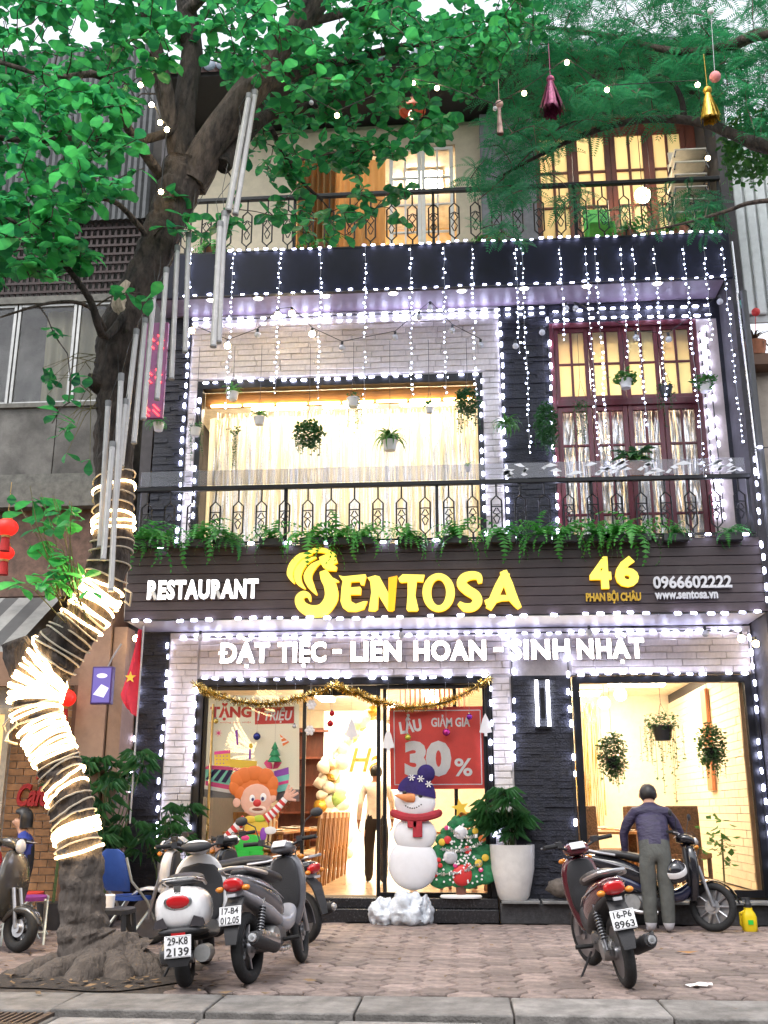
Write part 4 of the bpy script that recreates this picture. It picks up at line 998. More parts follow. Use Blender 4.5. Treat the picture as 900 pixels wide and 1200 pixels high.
P.text('lettering', 'chúc mừng sinh nhật', RED, 110, 320, 280, 292, 0)
P.poly('cake_base', PINK, [(90, 510), (110, 500), (330, 520), (330, 640), (90, 608)]); P.poly('cake_icing', PWH, [(84, 600), (330, 645), (330, 660), (84, 620)])
P.poly('cake_tier', TEAL, [(90, 520), (325, 535), (325, 622), (90, 578)]); P.poly('cake_stripes', NAVYP, [[(90 + k * 40, 570 + k * 7), (112 + k * 40, 575 + k * 7), (160 + k * 36, 522 + k * 2), (136 + k * 36, 520 + k * 2)] for k in range(5)])
P.poly('cake_top', YEL, [(135, 440), (215, 432), (215, 505), (135, 502)]); P.poly('cake_dots', PURP, [disc(148 + (k % 4) * 17, 455 + (k // 4) * 18, 3, n=8) for k in range(11)]); P.poly('cake_drip', PINK, [(135, 432), (215, 424), (215, 440), (135, 448)])
P.poly('cake_top', YEL, [(215, 470), (350, 480), (345, 520), (215, 510)]); P.poly('candle', PURP, [[(310, 420), (320, 420), (318, 470), (308, 470)], [(240, 330), (252, 320), (256, 400), (248, 400)]]); P.poly('flame', YEL, disc(318, 404, 9, 13))
P.poly('present', TEAL, [(445, 560), (512, 545), (505, 625), (440, 640)]); P.poly('present_lid', PURP, [(435, 530), (508, 510), (510, 545), (438, 562)]); P.poly('ribbon', PINK, [[(384, 490), (400, 472), (425, 492), (428, 520), (400, 515)], [(430, 520), (440, 470), (462, 460), (474, 488), (455, 515)], [(440, 590), (508, 575), (508, 590), (440, 606)]])
P.poly('party_hat', ORNG, [(464, 345), (512, 385), (480, 405)]); P.poly('party_stripe', PWH, [[(468, 362), (486, 363), (470, 372)], [(472, 384), (500, 376), (504, 381), (475, 392)]])
P.poly('balloon', NAVYP, disc(349, 358, 15)); P.poly('sparkler', PINK, [[(158 + 3 * math.cos(a + 1.57) , 340 + 3 * math.sin(a + 1.57)), (158 + 20 * math.cos(a), 340 + 20 * math.sin(a)), (158 - 3 * math.cos(a + 1.57), 340 - 3 * math.sin(a + 1.57))] for a in [k * .9 for k in range(7)]])
c3 = flat(Yp, 420, 780, 3.87)
p = c3(360, 560); t = thing('sale_poster', (p[0], Yp, p[1]), 'red thirty percent discount poster behind the right glass pane', 'poster'); P = Print(t, Yp, c3)
P.poly('sheet', mat('print_coral_red', (.78, .07, .055), .5, var=.04), [(140, 190), (575, 184), (583, 558), (146, 562)])
P.poly('border', PWH, [[(160, 204), (552, 200), (552, 204), (160, 208)], [(164, 538), (562, 536), (562, 540), (164, 542)], [(159, 204), (163, 204), (167, 540), (163, 540)], [(550, 202), (554, 202), (562, 538), (558, 538)]])
P.text('lettering', 'LẨU', PWH, 186, 286, 248, 304, .05, capref='H', rot=.16); P.text('lettering', 'GIẢM GIÁ', PWH, 330, 506, 236, 278, .03, capref='H')
P.text('lettering', '30', PWH, 210, 420, 340, 504, .06); P.text('lettering', '%', PWH, 436, 516, 420, 502, .02)
# the clown cut-out
Yc = 13.90
cc = flat(Yc, 220, 780, 4.285)
p = cc(320, 960); t = thing('clown_standee', (p[0], Yc, .285), 'cut-out clown with orange hair and striped sleeves waving before the left glass', 'standee'); t.scale = (1, .35, 1)
def blob(name, m, u, v, rx, ry, th=.035, dy=0, n=18):
    a = cc(u, v); b = cc(u + rx, v - ry); q = MB(); q.ball((a[0] - p[0], -dy, a[1] - .285), 1, n, 9, sc=(abs(b[0] - a[0]), th, abs(b[1] - a[1]))); return q.build(name, m, t)
HAIR = [(250, 570, 38, 42), (235, 610, 30, 40), (285, 550, 44, 40), (335, 540, 50, 38), (390, 555, 46, 40), (425, 595, 32, 45), (260, 640, 30, 34), (425, 640, 26, 30)]
q = MB()
for (u, v, rx, ry) in HAIR:
    a = cc(u, v); b = cc(u + rx, v - ry); q.ball((a[0] - p[0], .0, a[1] - .285), 1, 14, 8, sc=(b[0] - a[0], .04, b[1] - a[1]))
for (u, v, rx, ry) in ((330, 605, 100, 85),):
    a = cc(u, v); b = cc(u + rx, v - ry); q.ball((a[0] - p[0], .02, a[1] - .285), 1, 20, 8, sc=(b[0] - a[0], .03, b[1] - a[1]))
q.build('hair', ORNG, t)
blob('face', SKIN_P, 345, 675, 82, 82, .045, .02); blob('ear', SKIN_P, 246, 688, 20, 24, .03, .01); blob('ear', SKIN_P, 426, 664, 20, 24, .03, .01)
blob('eye_white', PWH, 325, 668, 15, 20, .02, .058); blob('eye_white', PWH, 380, 662, 17, 22, .02, .055); blob('pupil', NAVYP, 328, 672, 7, 9, .012, .074); blob('pupil', NAVYP, 378, 668, 8, 10, .012, .072)
blob('nose', RED, 350, 690, 21, 19, .04, .065); blob('muzzle', pm('pale_skin', (.8, .6, .5)), 352, 722, 44, 22, .02, .05); blob('mouth', mat('print_brown', (.2, .05, .03), .5), 352, 722, 28, 8, .012, .066)
blob('torso', YEL, 345, 815, 62, 55, .045, 0); blob('bow_tie', YEL, 315, 772, 32, 18, .03, .04); blob('bow_tie', pm('lime', (.45, .6, .05)), 362, 768, 32, 18, .03, .04); blob('trousers', GRN, 310, 895, 78, 62, .05, .005); blob('belt', ORNG, 330, 838, 66, 12, .05, .01)
blob('pocket_toy', PURP, 380, 848, 18, 36, .03, .045); blob('badge', PWH, 415, 828, 32, 20, .02, .055); blob('flower', PINK, 290, 865, 22, 14, .02, .05)
for nm, pts in (('arm', [(290, 770), (250, 805), (205, 850), (170, 885)]), ('arm', [(392, 772), (425, 745), (455, 712), (490, 670)])):
    A = [Vector((cc(*x)[0] - p[0], -.03, cc(*x)[1] - .285)) for x in pts]; ra = MB(); wa = MB(); N = 10
    def ip(tt):
        x = tt * 3; i = min(2, int(x)); return A[i].lerp(A[i + 1], x - i)
    for k in range(N):
        (ra if k % 2 == 0 else wa).tube([ip(k / N), ip((k + 1) / N)], [.062 - .02 * k / N, .062 - .02 * (k + 1) / N], 10)
    ra.build('sleeve', RED, t); wa.build('sleeve_stripes', PWH, t, kind='stuff')
    h = A[-1]; d = (A[-1] - A[-2]).normalized(); s = Vector((d.z, 0, -d.x)); q = MB(); q.ball(h + d * .05, .055, 12, 8, sc=(1, .6, 1))
    for i in range(4): q.tube([h + d * .07 + s * (i - 1.5) * .028, h + d * .17 + s * (i - 1.5) * .055], [.022, .016], 7)
    q.tube([h + d * .03 + s * .03, h + d * .08 + s * .12], [.022, .016], 7); q.build('hand', SKIN_P, t)
for u0 in (275, 345):
    a = cc(u0, 930); q = MB(); q.tube([(a[0] - p[0], 0, a[1] - .285), (a[0] - p[0], 0, .12)], [.1, .075], 14); q.build('trouser_leg', GRN, t); q = MB(); q.ball((a[0] - p[0] + (-.03 if u0 < 300 else .03), -.05, .075), .1, 14, 8, sc=(1.2, 1, .6)); q.build('shoe', RED, t)
m = MB(); m.b2(-.2, .2, -.06, .06, 0, .03); m.tube([(0, .04, 0), (0, .04, .8)], .015, 6); m.build('stand', BLK, t)
# the snowman
Ys = 13.80
cs = flat(Ys, 420, 780, 3.87)
p = cs(248, 975); t = thing('snowman_standee', (p[0], Ys, .165), 'snowman cut-out with navy pompom hat, carrot nose and red scarf', 'standee'); t.scale = (1, .6, 1)
SNOW = mat('snow_white', (.78, .78, .82), .6, var=.03)
def sblob(name, m, u, v, rx, ry, th=.1, dy=0, par=None, n=24):
    a = cs(u, v); b = cs(u + rx, v - ry); q = MB(); q.ball((a[0] - p[0], -dy, a[1] - .165), 1, n, 12, sc=(abs(b[0] - a[0]), th, abs(b[1] - a[1]))); return q.build(name, m, par or t)
sblob('base', SNOW, 248, 900, 112, 118, .17); sblob('belly', SNOW, 256, 765, 98, 82, .15, .02); sblob('head', SNOW, 257, 620, 93, 80, .14, .02)
q = MB(); a = cs(265, 580)
rings = []
for i in range(7):
    tt = i / 6 * math.pi / 2; u = 88 * math.cos(tt); v = 90 * math.sin(tt); cc_ = cs(265 + 6 * i / 6, 585 - v); hw = (cs(265 + u, 585)[0] - a[0])
    rings.append([Vector((cc_[0] - p[0] + hw * math.cos(b), -.02 + max(.02, hw) * .62 * math.sin(b), cc_[1] - .165 - .05 * math.cos(b) * (1 - i / 6))) for b in [2 * math.pi * k / 24 for k in range(24)]])
q.loft(rings); HAT = mat('navy_knit', (.025, .012, .11), .85, var=.15, bump=.3); q.build('hat', HAT, t); sblob('pompom', HAT, 307, 490, 40, 42, .09, .02)
for u, v in ((243, 508), (284, 514), (320, 538)):
    a = cs(u, v); q = MB()
    for k in range(3): q.box((a[0] - p[0], -.158 if u > 300 else -.168, a[1] - .165), (.09, .012, .013), rotm(0, k * math.pi / 3, 0))
    q.build('snowflake', PWH, t)
a = cs(238, 600); b = cs(166, 588); q = MB(); q.tube([(a[0] - p[0] + .03, -.14, a[1] - .165), (a[0] - p[0] - .06, -.20, a[1] - .165), (b[0] - p[0], -.24, b[1] - .165)], [.062, .05, .006], 12); q.build('carrot_nose', mat('carrot', (.72, .26, .09), .55), t)
for u, v, r in ((211, 577, 9), (283, 590, 9)): sblob('eye', BLK, u, v, r, r + 1, .03, .145)
for k in range(8): sblob('mouth_dot', BLK, 216 + k * 10, 636 + 14 * math.sin(k / 7 * math.pi) - k * .8, 3.2, 3.2, .012, .152, n=8)
SCARF = mat('red_scarf', (.42, .03, .045), .8, var=.15, bump=.3)
a = cs(262, 680); q = MB(); ring = [(a[0] - p[0] + .29 * math.cos(b), -.02 + .18 * math.sin(b), a[1] - .165 + .03 * math.cos(2 * b)) for b in [2 * math.pi * k / 20 for k in range(20)]]
q.tube(ring, [.052] * 20, 8, closed=True); q.build('scarf', SCARF, t)
for u0, u1, v1 in ((225, 268, 735), (248, 292, 778)):
    x0, z0 = cs(u0, 690); x1, z1 = cs(u1, v1); q = MB(); q.b2(x0 - p[0], x1 - p[0], -.225, -.19, z1 - .165, z0 - .165); bevel(q.build('scarf_end', SCARF, t), .01)
# white sacks at its feet
SACK = mat('white_plastic_sack', (.62, .66, .72), .3, var=.12, bump=1.0, bscale=16)
for k, (u, v, rx, ry, Y, lab) in enumerate([(112, 1090, 52, 62, 13.62, 'crumpled white plastic bag lying at the left of the pair'), (220, 1085, 72, 78, 13.55, 'largest crumpled white plastic bag in front of the snowman'), (298, 1030, 34, 70, 13.66, 'narrow crumpled white bag leaning at the right under the snowman')]):
    c = flat(Y, 420, 780, 3.87); a = c(u, v); b = c(u + rx, v - ry); q = MB(); q.ball((0, 0, 0), 1, 44, 30, sc=(b[0] - a[0], .17, b[1] - a[1])); rr = random.Random(k)
    fx = [(Vector((rr.gauss(0, 1), rr.gauss(0, 1), rr.gauss(0, 1))).normalized() * rr.uniform(3, 9), rr.uniform(0, 6)) for _ in range(7)]
    nv = []
    for x in q.v:
        from mathutils import noise as NZ; v3 = Vector(x); d = sum(abs(math.sin(v3.dot(f * 1.2) + ph)) for f, ph in fx) / 7; f2 = max(abs(math.sin(v3.dot(fx[0][0] * 1.5))), abs(math.sin(v3.dot(fx[1][0] * 1.7)))); s3 = Vector((v3.x / (b[0] - a[0]), v3.y / .17, v3.z / (b[1] - a[1]))) + Vector((k * 3, 0, 0)); g3 = v3 * (1.22 + .42 * NZ.noise(s3 * 1.6) - .30 * abs(NZ.noise(s3 * 3.2)) - .14 * abs(NZ.noise(s3 * 7))); g3.z = max(g3.z, -(b[1] - a[1]) * .72); nv.append(tuple(g3))
    q.v = nv; zz = min(x[2] for x in nv)
    base = 0.0 if Y < 13.7 else .16
    o = q.build('plastic_bag', SACK, loc=(a[0], Y, base - zz), label=lab, cat='plastic bag', group='white bags at the snowman', sharp=50)
# the Christmas tree cut-out
Yt = 13.88
ct = flat(Yt, 420, 780, 3.87)
p = ct(465, 1030); t = thing('christmas_tree_standee', (p[0], Yt, .285), 'decorated green Christmas tree with yellow star on a round white foot', 'standee'); t.scale = (1, .55, 1)
XG = mat('christmas_green', (.02, .22, .08), .6, var=.3, scale=20); rr = random.Random(8); q = MB()
for row, (v, hw, n) in enumerate([(690, 20, 2), (720, 38, 3), (760, 60, 4), (800, 80, 5), (845, 96, 6), (890, 110, 6), (930, 120, 7), (960, 110, 6)]):
    for k in range(n):
        u = 465 + (-hw + 2 * hw * k / (n - 1)) + rr.uniform(-6, 6); a = ct(u, v + rr.uniform(-8, 8)); r = (.08 + .022 * row / 2) * rr.uniform(.8, 1.1)
        q.ball((a[0] - p[0], -.03 * row / 4 + rr.uniform(-.03, .0), a[1] - .285), r, 10, 7, sc=(1, .45, .75), rot=rotm(0, rr.uniform(-.5, .5), 0))
q.build('branches', XG, t, kind='stuff')
def tb(name, m, u, v, r, dy=.16): a = ct(u, v); q = MB(); q.ball((a[0] - p[0], -dy, a[1] - .285), r, 12, 8, sc=(1, .6, 1)); return q.build(name, m, t)
SILB = mat('silver_bauble', (.7, .7, .75), .35, metal=.3)
tb('bauble', SILB, 463, 757, .083); tb('bauble', SILB, 418, 866, .09)
for u, v, r, m in ((405, 790, .05, RED), (380, 800, .045, YEL), (495, 835, .05, RED), (545, 895, .05, YEL), (560, 785, .045, ORNG), (530, 750, .04, YEL), (575, 870, .045, YEL), (365, 880, .03, RED), (372, 905, .03, RED), (500, 905, .035, RED), (440, 905, .03, PINK), (350, 945, .035, RED), (400, 735, .03, PINK), (555, 925, .03, PINK)): tb('ornament', m, u, v, r)
q = MB()
for (a_, b_) in (((410, 735), (540, 770)), ((380, 830), (560, 800)), ((345, 940), (560, 890))):
    for k in range(48):
        tt = k / 47; a = ct(a_[0] + (b_[0] - a_[0]) * tt, a_[1] + (b_[1] - a_[1]) * tt + 22 * math.sin(math.pi * tt)); b = rr.uniform(0, 6.3); q.box((a[0] - p[0], -.19 + rr.uniform(-.02, .02), a[1] - .285), (.05, .006, .012), rotm(b, b * 2, b * 3))
q.build('tinsel', TINSEL, t, kind='stuff'); q = MB()
for k in range(110):
    v = rr.uniform(720, 985); hw = (v - 690) * .44; a = ct(465 + rr.uniform(-hw, hw), v); q.ball((a[0] - p[0], -.17, a[1] - .285), .014, 6, 4)
q.build('tiny_beads', PWH, t, kind='stuff')
a = ct(462, 645); q = MB(); star = [(a[0] - p[0] + (.12 if k % 2 == 0 else .05) * math.cos(math.pi / 2 + k * math.pi / 5 + .2), a[1] - .285 + (.12 if k % 2 == 0 else .05) * math.sin(math.pi / 2 + k * math.pi / 5 + .2)) for k in range(10)]
q.prism(star, lambda u, v, d: Vector((u, d, v)), -.1, -.06); fixnormals(q.build('star', YEL, t))
tb('santa_sack', RED, 470, 950, .13, .12); a = ct(465, 1000); q = MB(); q.lathe([(.06, 0), (.075, .22)], c=(a[0] - p[0], -.03, .03), n=12); q.build('trunk', mat('brown_pot', (.16, .06, .04), .6), t); q = MB(); q.lathe([(0, 0), (.26, 0), (.27, .02), (.25, .04), (0, .045)], c=(a[0] - p[0], -.02, 0), n=28, m=rotm() @ Matrix.Diagonal((1, .55, 1))); q.build('foot', PWH, t)
# gold tinsel garland
pts = [on(x, y, 13.93) for x, y in ((229, 802), (255, 815), (302, 825), (350, 818), (393, 802), (420, 812), (445, 822), (482, 829), (528, 821), (576, 793))]
t = thing('tinsel_garland', pts[0], 'gold tinsel garland swagged across the top of the glass shopfront', 'garland'); q = MB(); rr = random.Random(6); cv = MB()
dense = []
for i in range(len(pts) - 1):
    for k in range(26): dense.append(pts[i].lerp(pts[i + 1], k / 26) + Vector((0, 0, -.02 * math.sin(math.pi * k / 26))))
cv.tube([x - pts[0] for x in dense[::6]], .01, 5); cv.build('cord', CABLE, t)
for x in dense:
    for k in range(13):
        d = Vector((rr.gauss(0, 1), rr.gauss(0, 1), rr.gauss(0, 1))).normalized(); w = d.orthogonal().normalized() * .006; b = x - pts[0] + Vector((rr.uniform(-.02, .02), 0, 0)); q.add([b + w, b - w, b + d * .075 - w * .5, b + d * .075 + w * .5], [(0, 1, 2, 3)])
q.build('tinsel', GOLDT, t, kind='stuff', sharp=0)
def gloss(n, c): return mat('bauble_' + n, c, .18, metal=.6, var=.03)
orn = [(253, 845, 'gold', (.6, .42, .08), .035, 'small gold bauble before the birthday headline'), (345, 851, 'silver', (.6, .6, .62), .03, 'small silver bauble right of the red price label'), (301, 863, 'navy', (.03, .04, .2), .05, 'navy blue bauble above the birthday cake'), (389, 836, 'red', (.5, .02, .03), .04, 'upper dark red bauble in the doorway'), (387, 848, 'crimson', (.4, .01, .02), .045, 'lower dark red bauble in the doorway'), (478, 864, 'lemon', (.6, .55, .08), .042, 'yellow bauble before the sale poster'), (523, 858, 'magenta', (.5, .03, .25), .05, 'magenta bauble in the middle of the sale poster'), (550, 840, 'purple', (.25, .03, .35), .04, 'purple bauble at the top right of the sale poster')]
for px, py, nm, c, r, lab in orn:
    a = on(px, py, 13.95); t = thing('bauble', a, lab, 'bauble', 'baubles hanging in the shopfront'); q = MB(); q.ball((0, 0, 0), r, 14, 10); q.build('ball', gloss(nm, c), t); q = MB(); q.lathe([(.012, r - .004), (.012, r + .014), (0, r + .016)], n=8); q.build('cap', CHROME, t); q = MB(); q.tube([(0, 0, r), (0, 0, 3.02 - a.z)], .002, 3); q.build('thread', WCABLE, t)
for px, py, lab in ((412, 855, 'flat white tree ornament hanging in the doorway'), (455, 868, 'flat white tree ornament at the door post left of the sale poster'), (569, 850, 'flat white tree ornament at the right shopfront edge')):
    a = on(px, py, 13.94); t = thing('tree_ornament', a, lab, 'ornament', 'white tree ornaments of the shopfront'); q = MB()
    q.prism([(0, .16), (.04, .08), (.06, 0), (.085, -.09), (.02, -.1), (.02, -.14), (-.02, -.14), (-.02, -.1), (-.085, -.09), (-.06, 0), (-.04, .08)], lambda u, v, d: Vector((u, d, v)), -.008, .008); fixnormals(q.build('cutout', PWH, t)); q = MB(); q.tube([(0, 0, .16), (0, 0, 3.02 - a.z)], .002, 3); q.build('thread', WCABLE, t)
for px, py, lab in ((365, 826, 'upper white snowflake ornament beside the left door post'), (363, 856, 'lower white snowflake ornament beside the left door post')):
    a = on(px, py, 13.95); t = thing('snowflake_ornament', a, lab, 'ornament', 'snowflake ornaments at the door'); q = MB()
    for k in range(6): q.ball((.045 * math.cos(k * 1.047), 0, .045 * math.sin(k * 1.047)), .026, 8, 5, sc=(1, .4, 1))
    q.ball((0, -.005, 0), .03, 8, 5, sc=(1, .4, 1)); q.build('petals', PWH, t); q = MB(); q.tube([(0, 0, .05), (0, 0, 3.02 - a.z)], .002, 3); q.build('thread', WCABLE, t)
a = on(322, 882, 13.96); t = thing('small_tree_ornament', a, 'little decorated green tree ornament hanging over the poster', 'ornament'); q = MB(); q.lathe([(.0, .15), (.05, .05), (.03, .05), (.075, -.04), (.05, -.04), (.1, -.12), (0, -.12)], n=12); q.build('tree', XG, t); q = MB(); q.tube([(0, 0, .15), (0, 0, 3.02 - a.z)], .002, 3); q.build('thread', WCABLE, t)
# wall lamp with two tubes on the middle pillar
a = on(636, 824, 13.93); t = thing('wall_lamp', a, 'wall lamp of two glowing upright tubes on the dark middle pillar', 'lamp')
z1 = on(636, 797, 13.93).z - a.z
m = MB(); m.b2(-.10, .10, -.02, .04, z1, z1 + .03); m.b2(-.10, .10, -.02, .04, -z1 - .03, -z1); m.b2(-.03, .03, .0, .05, -.2, .2); m.build('bracket', BLACK, t)
for sx in (-.075, .075): m = MB(); m.b2(sx - .02, sx + .02, -.015, .02, -z1, z1); m.build('tube', emit('wall_tube_light', (.9, .92, 1), 4), t)
# festoon of globe bulbs over the front, some lit
GLOBE_ON = emit('festoon_bulb_lit', (1, .78, .42), 14); GLOBE_OFF = mat('festoon_bulb_clear', (.5, .5, .52), .15, var=.05)
q = MB(); q.ball((0, 0, 0), .045, 10, 8); go = q.mesh('bulb', GLOBE_ON); gf = q.mesh('bulb', GLOBE_OFF); q = MB(); q.lathe([(.018, .035), (.02, .09), (0, .09)], n=8); gs = q.mesh('socket', CABLE)
def festoon(label, ptsl, Y, lit, drop=.1):
    sc = .62 if Y < 13 else 1
    P = [on(x, y, yy) for (x, y, yy) in ptsl]; t = thing('festoon_string', P[0], label, 'string lights'); w = MB(); w.tube([x - P[0] for x in P], .006, 5); w.build('cable', CABLE, t)
    for i, x in enumerate(P):
        if lit[i] is None: continue
        b = put('bulb', go if lit[i] else gf, t, x - P[0] + Vector((0, 0, -drop * sc))); b.scale = (sc, sc, sc); put('socket', gs, b, (0, 0, 0))
    return t
festoon('string of globe bulbs in the tree fork at the upper left, warm lit', [(165, 94, 9.2), (178, 117, 9.2), (188, 138, 9.3), (196, 146, 9.3), (189, 219, 9.4)], 10, [1, 1, 1, 1, 1])
festoon('string of globe bulbs from the trunk across to the right tree, warm lit', [(331, 88, 9.7), (365, 115, 9.8), (395, 130, 10), (484, 92, 10.2), (512, 98, 10.2), (580, 122, 10.2), (614, 104, 10.1), (664, 68, 10.1), (711, 100, 10.1), (817, 94, 10.1), (829, 180, 10.6)], 11, [1, 0, 1, 1, 1, 0, 1, 1, 1, 1, 1])
festoon('string of globe bulbs under the navy fascia before the curtained window', [(225, 380, 13.3), (267, 398, 13.3), (302, 385, 13.3), (326, 362, 13.3), (342, 360, 13.3), (366, 384, 13.3), (401, 400, 13.3), (463, 388, 13.3), (491, 364, 13.3), (504, 353, 13.3), (530, 380, 13.3), (563, 397, 13.3)], 13.3, [1, 1, 0, 1, 1, 1, 0, 0, 0, 0, 0, 0])
festoon('string of globe bulbs under the navy fascia before the red doors', [(604, 398, 13.3), (635, 382, 13.3), (663, 354, 13.3), (674, 354, 13.3), (745, 388, 13.3), (783, 390, 13.3), (843, 346, 13.3)], 13.3, [0, 0, 0, 0, 0, 0, 0])
festoon('string of globe bulbs just below the main sign', [(160, 742, 13.3), (235, 741, 13.3), (283, 740, 13.3), (395, 739, 13.3), (470, 738, 13.3), (560, 737, 13.3), (690, 735, 13.3), (826, 736, 13.3), (868, 742, 13.3), (885, 748, 13.3)], 13.3, [1, 0, None, None, 0, None, 0, 0, 1, 1], drop=.07)
# tassels, lampshades and other things that hang in the trees
def tassel(px, py, Y, h, m, label, w=.12):
    a = on(px, py, Y); t = thing('hanging_tassel', a, label, 'decoration'); q = MB(); rr = random.Random(px)
    for k in range(240):
        b = rr.uniform(0, 6.28); r = rr.uniform(.2, 1) * w; z = 0; prev = None
        for i in range(6):
            tt = i / 5; pnt = Vector((math.cos(b) * r * (.15 + .85 * tt) + rr.uniform(-.006, .006), math.sin(b) * r * (.15 + .85 * tt), -h * tt * rr.uniform(.96, 1))); s = Vector((-math.sin(b), math.cos(b), 0)) * .007
            if prev: q.add([prev - s, prev + s, pnt + s, pnt - s], [(0, 1, 2, 3)])
            prev = pnt
    q.build('fringe', m, t, kind='stuff', sharp=0); q = MB(); q.ball((0, 0, 0), .05, 10, 8); q.tube([(0, 0, 0), (0, 0, .5)], .004, 4); q.build('cap', m, t)
tassel(645, 93, 10.2, .45, mat('plum_foil', (.32, .06, .16), .35, metal=.4, var=.4, scale=30), 'plum purple foil tassel hanging under the right tree', .17)
tassel(829, 106, 10.2, .40, mat('gold_foil', (.55, .33, .03), .35, metal=.4, var=.4, scale=30), 'golden foil tassel hanging at the upper right', .12)
tassel(585, 122, 10.4, .42, mat('pale_foil', (.5, .32, .3), .4, metal=.3, var=.3), 'thin pale tassel among the leaves left of the plum tassel', .04)
a = on(838, 90, 10.2); t = thing('pink_paper_ball', a, 'small pink paper ball hanging at the upper right', 'decoration'); q = MB(); q.ball((0, 0, 0), .065, 14, 10); q.build('ball', mat('pink_paper', (.6, .22, .22), .8), t); q = MB(); q.tube([(0, 0, .06), (.03, 0, .9)], .004, 4); q.build('string', WCABLE, t); q = MB(); q.ball((.03, 0, .92), .04, 10, 8); q.build('upper_ball', PWH, t)
a = on(483, 128, 13.2); t = thing('copper_lampshade', a, 'round copper red lampshade hanging below the eave', 'lampshade'); q = MB(); q.lathe([(.02, .16), (.12, .13), (.2, .02), (.205, -.04), (.19, -.04), (.18, .02), (.02, .12)], n=24); q.build('shade', mat('copper_red', (.36, .10, .05), .4, metal=.3), t); q = MB(); q.ball((0, 0, -.1), .06, 12, 8, sc=(1, 1, 1.3)); q.build('bulb', emit('pink_bulb', (1, .5, .4), 1.2), t); q = MB(); q.tube([(0, 0, .15), (0, 0, 12.28 - a.z)], .006, 4); q.build('cord', CABLE, t)
# stacked chairs and green chairs on the top balcony
SHELL = mat('beige_plastic_chair', (.5, .46, .4), .45); 
for k in range(7):
    a = on(806, 186 + k * 14.5, 13.6); t = thing('stacked_chair', a, ('top' if k == 0 else 'bottom' if k == 6 else ['second', 'third', 'fourth', 'fifth', 'sixth'][k - 1]) + ' chair shell of the stack on the top balcony at the right', 'chair', 'stacked chairs on the top balcony')
    m = MB(); m.b2(-.24, .24, -.22, .22, 0, .03); bevel(m.build('seat', SHELL, t), .012); m = MB(); m.box((0, .24, .16), (.46, .03, .3), rotm(-.2)); bevel(m.build('backrest', SHELL, t), .012)
    for sx in (-1, 1):
        for sy in (-1, 1): m = MB(); m.tube([(sx * .22, sy * .2, 0), (sx * .25, sy * .23, -.12)], .012, 6); m.build('leg', BLACK, t)
GCH = mat('lime_plastic', (.08, .5, .06), .4)
for px, lab in ((702, 'lime green plastic chair at the left on the top balcony'), (816, 'lime green plastic chair below the stack on the top balcony')):
    a = on(px, 262, 13.5); t = thing('plastic_chair', (a.x, 13.5, 9.12), lab, 'chair', 'green chairs of the top balcony'); m = MB(); m.b2(-.2, .2, -.2, .2, .42, .45); bevel(m.build('seat', GCH, t), .01); m = MB(); m.box((0, .2, .68), (.4, .03, .48), rotm(-.15)); bevel(m.build('backrest', GCH, t), .02)
    for sx in (-1, 1):
        for sy in (-1, 1): m = MB(); m.tube([(sx * .18, sy * .18, .42), (sx * .22, sy * .22, 0)], .02, 6); m.build('leg', GCH, t)
for px, Y, lab, sd in ((735, 13.3, 'leafy pot plant behind the railing before the middle brown window', 60), (575, 13.3, 'bright fern pot on the top balcony beside the grey pillar', 61), (800, 13.25, 'feathery pot plant at the right end of the top balcony', 62), (380, 13.3, 'bright leafy pot on the top balcony before the tan curtain', 63), (250, 13.3, 'fern pot at the left end of the top balcony', 64)):
    a = on(px, 280, Y); t = thing('potted_plant', (a.x, Y, 9.12), lab, 'potted plant', 'pots along the top balcony'); q = MB(); q.lathe([(0, 0), (.1, 0), (.14, .22), (0, .22)], n=14); q.build('pot', TERRA, t); put('foliage', fern(sd, 34, .5), t, (0, 0, .24))
# ------------------------------------------------------------------ inside the dining rooms
WOODC = mat('honey_chair_wood', (.34, .16, .05), .45, var=.2, stretch=(3, 3, .6))
def wood_chair(label, loc, rz, group):
    t = thing('dining_chair', loc, label, 'chair', group, rz)
    m = MB(); m.b2(-.21, .21, -.21, .21, .43, .47); bevel(m.build('seat', WOODC, t), .008)
    for sx in (-1, 1):
        m = MB(); m.bar((sx * .19, -.19, 0), (sx * .19, -.19, .43), .035); m.build('leg', WOODC, t)
        m = MB(); m.bar((sx * .19, .19, 0), (sx * .19, .26, 1.02), .035); m.build('leg', WOODC, t)
    for k in range(5): m = MB(); m.bar((-.13 + k * .065, .215, .5), (-.13 + k * .065, .25, .95), .022); m.build('slat', WOODC, t)
    m = MB(); m.b2(-.22, .22, .235, .265, .94, 1.03); bevel(m.build('top_rail', WOODC, t), .006); return t
ch0 = wood_chair('nearest slatted wooden chair of the row inside the open door', (-2.30, 15.0, .30), R(-90), 'slatted chairs in the dining room')
ords = ['second', 'third', 'fourth', 'fifth', 'sixth', 'farthest']
for k in range(6): dup(ch0, (-2.29, 15.55 + k * .55, .30), R(-90), ords[k] + ' slatted wooden chair of the row inside the open door')
for k, (x, y, r, l) in enumerate([(-.55, 15.2, 90, 'slatted chair behind the snowman'), (-.0, 15.0, 200, 'slatted chair behind the small Christmas tree'), (.1, 16.6, 90, 'slatted chair deep behind the sale poster'), (-3.1, 15.3, 180, 'slatted chair behind the clown'), (-3.2, 16.6, 0, 'slatted chair deep at the left behind the birthday poster')]): dup(ch0, (x, y, .30), R(r), l)
CLOTHW = mat('white_table_cloth', (.7, .66, .58), .8)
